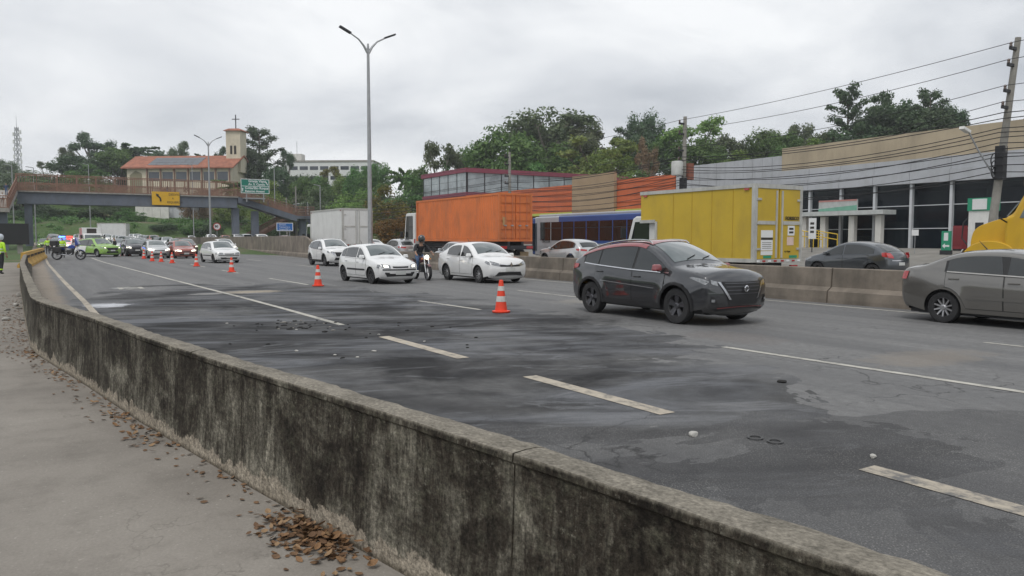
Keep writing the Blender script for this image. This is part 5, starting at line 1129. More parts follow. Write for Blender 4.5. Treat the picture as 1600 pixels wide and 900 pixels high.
tree(945, 205, 110, 150, 'umbrella', 'light', 'broad light green dome tree behind the tan sign panel', group=G2, var=0); tree(930, 228, 100, 142, 'shrub', 'light', 'low light green tree above the orange shop roof', group=G2)
tree(1010, 164, 66, 200, 'broad', 'dark', 'dark rounded tree top behind the dry tree', group=G2); tree(985, 190, 60, 195, 'umbrella', 'dark', 'dark flat tree left of the dark rounded top', group=G2)
tree(1014, 214, 34, 140, 'sparse', 'dry', 'bare brown dry tree above the orange shop', group=G2, bark=BARKP, var=1); tree(1012, 226, 26, 139, 'shrub', 'dry', 'brown dried foliage at the foot of the bare tree', group=G2)
tree(1085, 176, 108, 170, 'umbrella', 'light', 'layered flat topped green tree behind the transformer pole', group=G2, var=1); tree(1050, 232, 80, 145, 'shrub', 'dark', 'dark green thicket behind the transformer pole', group=G2); tree(1120, 232, 90, 150, 'shrub', 'mid', 'green bushes above the grey shed roof', group=G2)
tree(970, 250, 70, 128, 'shrub', 'light', 'bright low shrub above the orange shop roof', group=G2); tree(830, 240, 90, 150, 'shrub', 'mid', 'mid green understorey above the burgundy roof', group=G2); tree(760, 250, 80, 155, 'shrub', 'dark', 'dark understorey behind the glass building', group=G2)
tree(1200, 192, 72, 175, 'broad', 'mid', 'green rounded tree rising over the grey shed', group=G2); tree(1252, 179, 46, 190, 'sparse', 'olive', 'small open tree left of the parapet trees', group=G3); tree(1165, 218, 60, 185, 'broad', 'dark', 'dark small tree over the shed roof', group=G2); tree(1180, 236, 80, 140, 'shrub', 'mid', 'bushes right above the shed roof edge', group=G2)
tree(1270, 205, 70, 150, 'shrub', 'light', 'light bush at the start of the tan parapet', group=G3); tree(1230, 215, 70, 150, 'shrub', 'mid', 'green bush where shed meets parapet', group=G3)
tree(1326, 134, 66, 150, 'pine', 'dark', 'tall layered pine over the tan parapet', group=G3, var=1); tree(1380, 136, 62, 158, 'umbrella', 'dark', 'dark flat topped tree next to the layered pine', group=G3)
tree(1400, 152, 110, 150, 'broad', 'dark', 'broad dark tree in the middle of the parapet group', group=G3); tree(1455, 139, 62, 155, 'pine', 'dark', 'dark pine over the parapet at the cable drop', group=G3, var=0); tree(1448, 160, 100, 148, 'broad', 'dark', 'wide dark tree below the second pine', group=G3); tree(1498, 158, 52, 155, 'sparse', 'dark', 'thin dark tree at the end of the parapet group', group=G3); tree(1500, 180, 70, 150, 'shrub', 'dark', 'low dark trees sloping down behind the parapet', group=G3); tree(1345, 178, 110, 145, 'shrub', 'dark', 'dark thicket under the layered pine', group=G3)
tree(1590, 182, 50, 160, 'broad', 'dark', 'dark tree top beyond the leaning pole', group=G3)
for px, top, w_, D, kd, lf, lb in ((715, 232, 70, 165, 'shrub', 'mid', 'leafy filler tree under the flat topped tree'), (800, 225, 100, 158, 'broad', 'mid', 'lower rounded tree beneath the large rounded tree'), (860, 215, 110, 165, 'broad', 'mid', 'leafy tree under the tallest open tree'), (905, 200, 90, 170, 'broad', 'olive', 'rounded tree right of the tallest tree'),
    (955, 222, 80, 150, 'broad', 'light', 'light rounded tree under the dome tree'), (1000, 205, 80, 175, 'broad', 'dark', 'dark tree behind the bare dry tree'), (1045, 205, 80, 172, 'broad', 'mid', 'green tree between dry tree and transformer pole'), (1090, 212, 90, 165, 'broad', 'mid', 'green tree under the layered flat topped tree'), (1135, 205, 70, 178, 'broad', 'olive', 'olive tree between the pole and the shed roof'),
    (1165, 226, 90, 150, 'shrub', 'light', 'light shrubs along the shed roof'), (1225, 200, 70, 170, 'broad', 'mid', 'rounded tree beside the parapet start'), (1290, 195, 70, 158, 'broad', 'olive', 'olive tree below the layered pine'), (680, 240, 70, 168, 'shrub', 'dark', 'dark thicket beneath the flat topped tree'), (640, 258, 80, 160, 'shrub', 'mid', 'green thicket by the burgundy roof end'), (580, 262, 60, 165, 'shrub', 'mid', 'green thicket behind the tall street lamp'), (1060, 250, 60, 120, 'shrub', 'light', 'bright shrub behind the transformer'), (885, 245, 90, 140, 'shrub', 'light', 'bright thicket above the orange shop left part'), (1000, 252, 60, 126, 'shrub', 'mid', 'green thicket above the orange shop right part'),
    (1420, 150, 70, 160, 'broad', 'dark', 'dark rounded crown between the two pines'), (1478, 150, 60, 156, 'broad', 'dark', 'dark crown beyond the second pine'), (1365, 160, 70, 156, 'broad', 'dark', 'dark crown right of the layered pine'), (130, 250, 70, 205, 'shrub', 'mid', 'green thicket low on the left hill'), (250, 232, 60, 240, 'broad', 'dark', 'dark crown behind the church ridge'), (60, 270, 70, 210, 'shrub', 'mid', 'thicket between ramp and telecom tower hill'), (475, 270, 50, 185, 'broad', 'mid', 'tree in front of the office block middle'), (505, 268, 40, 190, 'shrub', 'mid', 'bush under the yellow green tree')):
    tree(px, top, w_, D, kd, lf, lb, group=G2 if px > 480 else G1)
for px, top, w_, D, lf, lb in ((75, 318, 60, 172, 'dark', 'dark bush mass under the footbridge by its pier'), (115, 322, 60, 176, 'mid', 'green bush mass under the footbridge deck, beside the dark bush mass'), (160, 318, 70, 178, 'dark', 'dark thicket under the middle of the footbridge'), (200, 322, 50, 178, 'mid', 'green thicket beside the white boundary wall'), (330, 338, 40, 168, 'dark', 'low dark bush near the round speed sign'), (300, 340, 40, 170, 'mid', 'low green bush below the pale shed'), (255, 345, 40, 168, 'dark', 'low dark bush below the white boundary wall'), (40, 320, 60, 165, 'dark', 'dark bushes under the footbridge ramp'), (425, 335, 50, 145, 'dark', 'dark bush behind the blue sign')):
    tree(px, top, w_, D, 'shrub', lf, lb, group=G1)
for px, top, w_, D, kd, lf, lb in ((468, 266, 60, 205, 'broad', 'dark', 'dark tree hiding the lower office block end'), (495, 272, 50, 200, 'broad', 'mid', 'green tree hiding the middle of the office block'), (540, 268, 50, 205, 'broad', 'light', 'light tree beside the yellow green rounded tree'), (575, 255, 40, 195, 'broad', 'mid', 'green tree right at the tall street lamp')):
    tree(px, top, w_, D, kd, lf, lb, group=G2)
# forest floor that reads as one mass behind the roofs
rg_ = random.Random(4); cl = []
for i in range(150):
    u = rg_.uniform(20, 190); v = rg_.uniform(72, 150); cl.append((*W(u, v, hgt(u, v) + rg_.uniform(.5, 3)), rg_.uniform(2.0, 4.0), .9))
for i in range(130):
    u = rg_.uniform(205, 330); v = rg_.uniform(-90, 90); p = W(u, v)
    if -104 < p.x < -66 and p.y < 216: continue
    cl.append((*W(u, v, hgt(u, v) + rg_.uniform(.5, 3)), rg_.uniform(2.0, 4.0), .9))
o = link('woodland_understorey', leaves_mesh('woodland_understorey', cl, 150, .5, 9), LF['dark']); tag(o, 'dark leafy undergrowth covering the hills behind the trees', 'undergrowth', kind='stuff')
cl = []
for i in range(170):
    u = rg_.uniform(174, 200); v = rg_.uniform(-30, 42); cl.append((*W(u, v, hgt(u, v) + .2), rg_.uniform(.8, 1.9), .6))
o = link('slope_bushes', leaves_mesh('slope_bushes', cl, 90, .22, 12), LF['mid']); tag(o, 'low green scrub dotted on the grass slope past the bridge', 'scrub', kind='stuff')
# ================================================================== trucks, bus, motorcycles
FWD = ROADROT; NEARDIR = ROADROT + math.pi
def wheels_at(t, pts, r, w, mat=None, style='steel'):
    ty, rm, sp = wheel_meshes(r, w, style); mt = mat or M('truck_wheel', (.30, .30, .30), .5, .4, .2, 4, dirt=.4)
    for (x, y) in pts:
        o = link('wheel', ty, TYRE, t); o.location = (x, y, r); o.rotation_euler = (0, random.uniform(0, 6), 0 if y > 0 else math.pi); link('rim', rm, mt, o); link('spokes', sp, mt, o)
TYEL = M('box_yellow', (.52, .36, .03), .55, 0, .09, .8, dirt=.22); TRIM = M('box_trim', (.50, .50, .47), .5, .3, .12, 2, dirt=.3)
TWHT = M('truck_white', (.66, .665, .65), .5, 0, .06, .8, dirt=.2); CORG = M('container_orange', (.62, .17, .045), .6, 0, .10, .7, dirt=.38); CORD = M('container_bar', (.50, .16, .07), .5, .1, .1, 2)
def cab(t, x0, w, h, mat, zb=.45, L_=1.7, name='cab'):
    prof = [(x0, zb), (x0 + L_, zb), (x0 + L_, zb + .75), (x0 + L_ - .08, zb + .95), (x0 + L_ - .42, h - .08), (x0 + L_ - .6, h), (x0, h)]
    c = MB().prism(prof, -w / 2, w / 2).build(name, mat, t, bevel=.06)
    for sg in (1, -1):
        MB().prism([(x0 + .35, zb + .98), (x0 + L_ - .32, zb + .98), (x0 + L_ - .58, h - .22), (x0 + .35, h - .22)], sg * (w / 2 + .002), sg * (w / 2 + .012)).build('window', GLASS, c)
        MB().box((x0 + L_ - .12, sg * (w / 2 + .22), zb + 1.35), (.10, .22, .42)).build('mirror', BLACK, c, bevel=.02)
        MB().box((x0 + L_ + .01, sg * w * .36, zb + .35), (.06, .30, .2)).build('headlamp', LAMPC, c, bevel=.02)
    d = Vector((-.34, 0, h - zb - 1.03)); nx = Vector((d.z, 0, .34)).normalized() * .012
    a, b = Vector((x0 + L_ - .10, 0, zb + 1.0)), Vector((x0 + L_ - .40, 0, h - .14))
    mb = MB(); mb.add([(p.x + q.x, y, p.z + q.z) for q in (nx * .2, nx * 1.2) for p, y in ((a, -w * .44), (a, w * .44), (b, w * .42), (b, -w * .42))], [(0, 1, 2, 3), (7, 6, 5, 4), (0, 4, 5, 1), (1, 5, 6, 2), (2, 6, 7, 3), (3, 7, 4, 0)]); mb.build('windscreen', WSCREEN, c)
    MB().box((x0 + L_ + .02, 0, zb + .05), (.1, w, .3)).build('bumper', BLACK, c, bevel=.03)
    MB().box((x0 + L_ + .0, 0, zb + .5), (.05, w * .6, .22)).build('grille', BLACK, c); return c
def box_truck(u, v, lab, name, Lb, w, zb, zt, bm_, trim, luton=0.0, cabw=2.1, cabh=2.5, papers=True, z=0.0):
    t = rthing(name, lab, 'truck', u, v + w / 2, z); L2 = Lb - luton
    MB().bb(.06, L2 - .03, -w / 2 + .03, w / 2 - .03, zb, zt - .03).build('box_body', bm_, t)
    if luton: MB().bb(L2 - .03, Lb - .03, -w / 2 + .03, w / 2 - .03, zt - 1.15, zt - .03).build('luton_body', bm_, t)
    for sg in (1, -1):
        MB().bb(0, .13, sg * (w / 2 - .07) - .07, sg * (w / 2 - .07) + .07, zb - .04, zt).build('corner_post', trim, t)
        MB().bb(.13, Lb, sg * (w / 2 - .05) - .055, sg * (w / 2 - .05) + .055, zt - .12, zt + .005).build('top_rail', trim, t); MB().bb(.13, L2, sg * (w / 2 - .05) - .055, sg * (w / 2 - .05) + .055, zb - .05, zb + .08).build('bottom_rail', trim, t)
        MB().bb(L2 - .11, L2, sg * (w / 2 - .05) - .056, sg * (w / 2 - .05) + .056, zb + .08, zt - .12 if not luton else zt - 1.15).build('corner_post', trim, t)
        if luton: MB().bb(L2 + .0, Lb, sg * (w / 2 - .05) - .056, sg * (w / 2 - .05) + .056, zt - 1.2, zt - 1.08).build('luton_rail', trim, t)
        for xx, zz in ((.35, zt - .14), (Lb - .3, zt - .14)): MB().bb(xx - .1, xx + .1, sg * (w / 2 + .006) - .006, sg * (w / 2 + .006) + .006, zz - .06, zz).build('marker_lamp', TAIL, t)
    MB().bb(-.02, .05, -w / 2 + .14, w / 2 - .14, zt - .14, zt).build('rear_header', trim, t); MB().bb(-.02, .05, -w / 2 + .14, w / 2 - .14, zb - .06, zb + .06).build('rear_sill', trim, t)
    for sg in (1, -1):
        d = MB().bb(.0, .055, min(sg * .03, sg * (w / 2 - .15)), max(sg * .03, sg * (w / 2 - .15)), zb + .07, zt - .15).build('rear_door', bm_, t)
        MB().bb(-.03, 0, sg * .14 - .035, sg * .14 + .035, zb + .1, zt - .2).build('lock_rod', trim, d)
        MB().bb(-.02, -.001, min(sg * .2, sg * (w / 2 - .16)), max(sg * .2, sg * (w / 2 - .16)), (zb + zt) / 2 - .06, (zb + zt) / 2 + .06).build('door_band', trim, d)
        for zz in (zb + .4, zb + 1.25, zt - .5): MB().bb(-.03, 0, sg * (w / 2 - .2) - .1, sg * (w / 2 - .2) + .1, zz - .035, zz + .035).build('hinge', trim, d)
        for k in range(4): MB().bb(-.035, -.021, sg * (w / 2 - .18 - k * .28) - .07, sg * (w / 2 - .18 - k * .28) + .07, zb - .03, zb + .03).build('reflector', TAIL if k % 2 else WHITEM, t)
        MB().box((.05, sg * (w / 2 - .35), zb - .22), (.08, .34, .13)).build('tail_lamp', TAIL, t)
        if papers:
            for k in range(1, 5): MB().bb(k * L2 / 5 - .012, k * L2 / 5 + .012, sg * (w / 2 - .026) - .004, sg * (w / 2 - .026) + .004, zb + .09, zt - .13).build('side_seam', M('box_seam', (.42, .27, .02), .5), t)
    if papers:
        MB().bb(-.006, -.001, .30, .88, zb + .35, zb + 1.02).build('notice', WHITEM, t); MB().bb(-.006, -.001, .30, .88, zb + .20, zb + .33).build('notice', WHITEM, t); MB().bb(-.008, -.0061, .30, .88, zb + .70, zb + .78).build('notice_band', INK, t)
        for k in range(4): MB().bb(-.008, -.0061, .36, .82, zb + .42 + k * .06, zb + .435 + k * .06).build('print', INK, t)
        MB().bb(-.006, -.001, -.80, -.45, zb + .85, zb + 1.18).build('notice', WHITEM, t); MB().bb(-.006, -.001, -.76, -.42, zb + .52, zb + .80).build('notice', M('pink_notice', (.66, .50, .44), .6), t)
        for k in range(2): MB().bb(-.008, -.0061, -.74, -.52, zb + .92 + k * .12, zb + .99 + k * .12).build('print', INK, t)
        for yy in (.55, -.75): MB().bb(-.006, -.001, yy - .2, yy + .2, zb + .09, zb + .18).build('notice', GREENP, t)
        o = link('lettering', text_mesh('FORISCO', .17, bold=.004), INK, t); o.rotation_euler = (R(90), 0, R(-90)); o.location = (-.02, -.30, (zb + zt) / 2 + .10)
        o = link('lettering', text_mesh('9.5 TON', .08), INK, t); o.rotation_euler = (R(90), 0, R(-90)); o.location = (-.01, -.30, zb + .28)
    MB().bb(.2, Lb + .3, -.42, .42, zb - .32, zb - .06).build('chassis', DARKM, t); MB().bb(-.05, .1, -w / 2 + .1, w / 2 - .1, zb - .48, zb - .32).build('under_run_bar', DARKM, t)
    cab(t, L2 + .12, cabw, cabh, TWHT, .5, 1.75); r = .44
    wheels_at(t, [(1.5, cabw / 2 - .05), (1.5, -cabw / 2 + .05), (L2 + 1.0, cabw / 2 - .12), (L2 + 1.0, -cabw / 2 + .12)], r, .30); return t
yt = box_truck(16.9, 19.75, 'yellow box truck with notices on its rear doors', 'box_truck', 5.6, 2.4, .88, 3.42, TYEL, TRIM, .85)
wt = box_truck(57.0, 19.7, 'plain white box truck beside the tall street lamp', 'box_truck', 8.2, 2.5, 1.15, 4.0, TWHT, TRIM, 0, 2.3, 2.9, False)
p = at_depth(190, 366, 158); ft = box_truck(*uv_of(p.x, p.y), 'white box truck far beyond the footbridge', 'box_truck', 5.6, 2.5, 1.2, 4.0, TWHT, TRIM, 0, 2.3, 2.8, False, z=.85); ft.rotation_euler = (0, 0, R(192))
# ---- container lorry
ct_ = rthing('container_lorry', 'lorry carrying an orange corrugated shipping container', 'truck', 39.9, 23.7 + 1.22, 0)
zb, zt, Lc, w = 1.45, 4.42, 12.1, 2.44
cb = MB().bb(.1, Lc - .1, -w / 2 + .06, w / 2 - .06, zb + .1, zt - .06).build('container', CORG, ct_)
for sg in (1, -1):
    k = int((Lc - .5) / .278)
    for i in range(k):
        xa = .25 + i * .278; MB().prism([(xa, 0), (xa + .055, sg * .055), (xa + .17, sg * .055), (xa + .24, 0)], zb + .16, zt - .14, 'z').build('corrugation', CORG, cb).location = (0, sg * (w / 2 - .06), 0)
    for z0, z1 in ((zb, zb + .15), (zt - .12, zt)): MB().bb(.12, Lc - .12, sg * (w / 2 - .06) - .06, sg * (w / 2 - .06) + .06, z0, z1).build('side_rail', CORG, cb)
    for xx in (0.0, Lc - .14): MB().bb(xx, xx + .14, sg * (w / 2 - .07) - .075, sg * (w / 2 - .07) + .075, zb, zt + .01).build('corner_post', CORG, cb)
    for j in range(5): MB().bb(-.0, .06, min(sg * .05, sg * (w / 2 - .17)), max(sg * .05, sg * (w / 2 - .17)), zb + .22 + j * .54, zb + .56 + j * .54).build('door_rib', CORG, cb)
    MB().bb(.04, .1, min(sg * .02, sg * (w / 2 - .15)), max(sg * .02, sg * (w / 2 - .15)), zb + .12, zt - .12).build('container_door', CORG, cb)
    for yy in (.28, .78): MB().tube([(-.04, sg * yy, zb + .1), (-.04, sg * yy, zt - .08)], .024, 6).build('lock_rod', CORD, cb); MB().bb(-.07, -.02, sg * yy - .09, sg * yy + .09, zb + .95, zb + 1.02).build('lock_handle', STEEL, cb)
MB().bb(-.0, .12, -w / 2 + .15, w / 2 - .15, zt - .12, zt + .005).build('door_header', CORG, cb); MB().bb(-.0, .12, -w / 2 + .15, w / 2 - .15, zb, zb + .12).build('door_sill', CORG, cb)
MB().bb(-.012, -.002, .70, .95, zb + 1.0, zb + 1.5).build('data_plate', M('tan_plate', (.42, .27, .12), .6), cb)
for sg in (1, -1): MB().bb(.0, Lc, sg * .5 - .08, sg * .5 + .08, 1.05, 1.44).build('chassis_beam', DARKM, ct_)
MB().bb(-.1, .1, -1.2, 1.2, .95, 1.2).build('rear_bar', DARKM, ct_)
for sg in (1, -1): MB().box((-.12, sg * .95, 1.08), (.05, .45, .16)).build('tail_lamp', TAIL, ct_); MB().box((.35, sg * .85, .55), (.04, .62, .5)).build('mud_flap', M('tan_flap', (.45, .33, .2), .8), ct_)
wheels_at(ct_, [(x, sg * 1.02) for x in (1.2, 2.45, 3.7, 9.4, 12.9) for sg in (1, -1)], .50, .38)
cab(ct_, Lc + .25, 2.45, 3.55, TWHT, .6, 2.1); MB().bb(Lc - 3.2, Lc + .3, -.45, .45, .6, 1.0).build('tractor_frame', DARKM, ct_); MB().bb(Lc + .26, Lc + .4, -1.24, 1.24, 1.3, 1.6).build('cab_stripe', REDM, ct_)
# ---- city bus
bu = rthing('city_bus', 'blue and silver city bus behind the silver SUV', 'bus', 34.4, 30.75 + 1.25, .05)
BBL = M('bus_blue', (.03, .075, .25), .4, 0, .1, .6, coat=.6, dirt=.15); BSL = M('bus_silver', (.42, .44, .47), .4, .2, .08, .6, coat=.5, dirt=.2)
MB().bb(0, 9.2, -1.25, 1.25, .35, 3.15).build('rear_body', BBL, bu, bevel=.08); MB().bb(9.2, 12.2, -1.25, 1.25, .35, 3.15).build('front_body', BSL, bu, bevel=.08); MB().bb(12.2, 12.6, -1.22, 1.22, .4, 3.1).build('nose', BBL, bu, bevel=.1)
MB().bb(.3, 12, -1.0, 1.0, 3.15, 3.32).build('roof_pod', BSL, bu, bevel=.05)
for sg in (1, -1):
    for k in range(8):
        wf = MB().bb(.5 + k * 1.38, 1.78 + k * 1.38, sg * 1.252 - .01, sg * 1.252 + .01, 1.45, 2.75).build('window', GLASS, bu); MB().bb(.5 + k * 1.38, 1.78 + k * 1.38, sg * 1.27 - .01, sg * 1.27 + .01, 2.3, 2.34).build('window_bar', DARKM, wf)
    MB().bb(.0, 11.8, sg * 1.256 - .006, sg * 1.256 + .006, 1.0, 1.25).build('side_stripe', BSL, bu)
    MB().bb(11.9, 12.5, sg * 1.256 - .012, sg * 1.256 + .012, .7, 2.7).build('front_door', SHOPGL, bu)
MB().bb(12.58, 12.64, -1.1, 1.1, 1.3, 2.8).build('windscreen', WSCREEN, bu); MB().bb(-.03, .0, -1.0, 1.0, 1.7, 2.8).build('rear_window', GLASS, bu)
for sg in (1, -1): MB().box((-.02, sg * .95, 1.0), (.05, .22, .5)).build('tail_lamp', TAIL, bu)
wheels_at(bu, [(x, sg * 1.1) for x in (2.6, 9.9) for sg in (1, -1)], .48, .28)
o = link('lettering', text_mesh('CIRCULAR', .22), INK, bu); o.rotation_euler = (R(90), 0, math.pi); o.location = (11.2, 1.275, 1.3)
# ---- old yellow bonnet lorry
yl = rthing('bonnet_lorry', 'old yellow lorry with rounded bonnet behind the warm grey sedan', 'truck', 8.95, 23.7, 0)
OYEL = M('ochre_paint', (.60, .36, .015), .45, 0, .08, 1, coat=.3, dirt=.2)
prof = [(1.55, .75), (2.45, .75), (2.55, 1.2), (2.50, 1.60), (2.36, 1.76), (2.1, 1.86), (1.8, 1.95), (1.55, 1.98)]
MB().prism(chaikin(prof[1:], 2) + [(1.55, .75)], -.72, .72).build('bonnet', OYEL, yl, True, bevel=.09)
MB().prism([(-.1, .8), (1.58, .8), (1.58, 1.98), (1.40, 2.05), (1.12, 2.62), (.95, 2.70), (-.1, 2.72)], -1.05, 1.05).build('cab', OYEL, yl, bevel=.08)
for sg in (1, -1):
    MB().prism([(.25, 1.95), (1.22, 1.95), (.98, 2.52), (.25, 2.55)], sg * 1.052, sg * 1.065).build('window', WSCREEN, yl); MB().bb(.1, 1.3, sg * 1.055 - .006, sg * 1.055 + .006, .95, 1.88).build('door', OYEL, yl)
    MB().prism(chaikin([(1.2, .75), (1.25, 1.15), (1.6, 1.38), (2.1, 1.4), (2.5, 1.2), (2.62, .8)], 2), sg * .70, sg * 1.08).build('mudguard', OYEL, yl, bevel=.05); MB().lathe([(.01, .06), (.12, .04), (.13, 0)], 14, 'x', (2.62, sg * .85, 1.05)).build('headlamp', LAMPC, yl)
    MB().tube([(1.5, sg * 1.08, 1.85), (1.55, sg * 1.35, 1.95)], .02, 6).build('mirror_arm', BLACK, yl)
MB().add([(1.60, -.9, 2.0), (1.60, .9, 2.0), (1.15, .88, 2.56), (1.15, -.88, 2.56), (1.56, -.9, 2.0), (1.56, .9, 2.0), (1.11, .88, 2.56), (1.11, -.88, 2.56)], [(0, 1, 2, 3), (7, 6, 5, 4), (0, 4, 5, 1), (1, 5, 6, 2), (2, 6, 7, 3), (3, 7, 4, 0)]).build('windscreen', WSCREEN, yl)
MB().bb(-.1, 1.2, -.95, .95, 2.74, 2.86).build('roof_rack', M('pale_timber', (.5, .36, .2), .8), yl); MB().bb(-5.6, -.2, -1.15, 1.15, 1.0, 1.25).build('bed', OYEL, yl)
for k in range(3): MB().bb(-5.6, -.2, 1.1, 1.15, 1.27 + k * .3, 1.53 + k * .3).build('side_board', OYEL, yl); MB().bb(-5.6, -.2, -1.15, -1.1, 1.27 + k * .3, 1.53 + k * .3).build('side_board', OYEL, yl)
MB().bb(-5.5, 2.4, -.4, .4, .6, .98).build('chassis', DARKM, yl); MB().box((2.7, 0, .75), (.12, 2.1, .25)).build('bumper', CHROME, yl, bevel=.03)
yl.scale = (1.1, 1.05, 1.12)
wheels_at(yl, [(1.9, .9), (1.9, -.9), (-3.6, .92), (-3.6, -.92)], .47, .28)
# ---- motorcycles
def motorcycle(name, label, tank_mat, top_box=False, lit=True):
    t = empty(name, label=label, cat='motorcycle'); wb = 1.32
    for x in (wb / 2, -wb / 2):
        o = MB().lathe([(.235, -.05), (.285, -.055), (.305, -.03), (.305, .03), (.285, .055), (.235, .05)], 24, 'y', (x, 0, .305)).build('wheel', TYRE, t, True)
        MB().lathe([(.235, -.04), (.24, 0), (.235, .04), (.21, .03), (.21, -.03), (.235, -.04)], 24, 'y', (x, 0, .305)).build('rim', ALLOYD, o, True)
        for k in range(6):
            a = k * math.pi / 3; MB().tube([(x, 0, .305), (x + .22 * math.cos(a), 0, .305 + .22 * math.sin(a))], .014, 5).build('spoke', ALLOY, o)
    for sg in (1, -1): MB().tube([(wb / 2, sg * .085, .305), (wb / 2 - .16, sg * .085, .72), (wb / 2 - .24, sg * .085, .98)], [.026, .026, .022], 8).build('fork', CHROME, t, True); MB().tube([(-wb / 2, sg * .11, .32), (-.22, sg * .12, .40)], .03, 6).build('swing_arm', DARKM, t); MB().tube([(-wb / 2 + .05, sg * .13, .36), (-.45, sg * .13, .70)], .03, 8).build('shock', CHROME, t)
    MB().prism(chaikin([(-.02, .70), (.02, .84), (.16, .93), (.34, .90), (.42, .80), (.30, .70)], 2), -.13, .13).build('tank', tank_mat, t, True, bevel=.05)
    MB().prism(chaikin([(-.74, .80), (-.70, .87), (-.30, .80), (-.02, .80), (-.02, .72), (-.35, .70), (-.70, .78)], 1), -.12, .12).build('seat', BLACK, t, True, bevel=.03)
    MB().box((.08, 0, .46), (.34, .26, .30)).build('engine', DARKM, t, bevel=.04); MB().tube([(.42, 0, .92), (.30, 0, .62), (.24, 0, .35), (-.20, 0, .32), (-.28, 0, .72)], .028, 6).build('frame', DARKM, t, True)
    MB().tube([(.22, -.12, .40), (.05, -.16, .28), (-.35, -.18, .34), (-.72, -.19, .42)], [.022, .025, .04, .048], 8).build('exhaust', CHROME, t, True)
    MB().tube([(.30, .36, 1.04), (.40, .22, 1.07), (.43, 0, 1.02), (.40, -.22, 1.07), (.30, -.36, 1.04)], .013, 6).build('handlebar', DARKM, t, True)
    MB().lathe([(.01, .07), (.075, .055), (.095, .01), (.07, -.08), (.01, -.11)], 16, 'x', (.54, 0, .90)).build('headlamp', LAMPLIT if lit else LAMPC, t, True)
    for sg in (1, -1): MB().tube([(.36, sg * .25, 1.06), (.36, sg * .33, 1.18)], .008, 5).build('mirror_stem', DARKM, t); MB().box((.36, sg * .35, 1.21), (.02, .12, .08)).build('mirror', BLACK, t, bevel=.01); MB().box((.46, sg * .17, .84), (.05, .06, .04)).build('indicator', AMBER, t)
    MB().prism(chaikin([(wb / 2 - .30, .50), (wb / 2 - .2, .62), (wb / 2 + .02, .655), (wb / 2 + .24, .55), (wb / 2 + .2, .56), (wb / 2, .63), (wb / 2 - .2, .58)], 1), -.06, .06).build('mudguard', tank_mat, t, True); MB().box((-.80, 0, .76), (.06, .14, .08)).build('tail_lamp', TAIL, t)
    MB().prism([(-.78, .74), (-.36, .64), (-.20, .66), (-.30, .78)], -.09, .09).build('side_panel', tank_mat, t); MB().tube([(.05, 0, .31), (.02, .28, .27)], .012, 5).build('side_stand', DARKM, t)
    if top_box:
        MB().box((-.78, 0, 1.02), (.42, .46, .32)).build('top_box', BLACK, t, bevel=.05)
        for sg in (1, -1): MB().box((-.55, sg * .30, .62), (.50, .18, .36)).build('pannier', BLACK, t, bevel=.04)
        MB().prism([(.42, .85), (.62, .95), (.44, 1.38), (.40, 1.38)], -.20, .20).build('screen', tank_mat, t, bevel=.02)
    return t
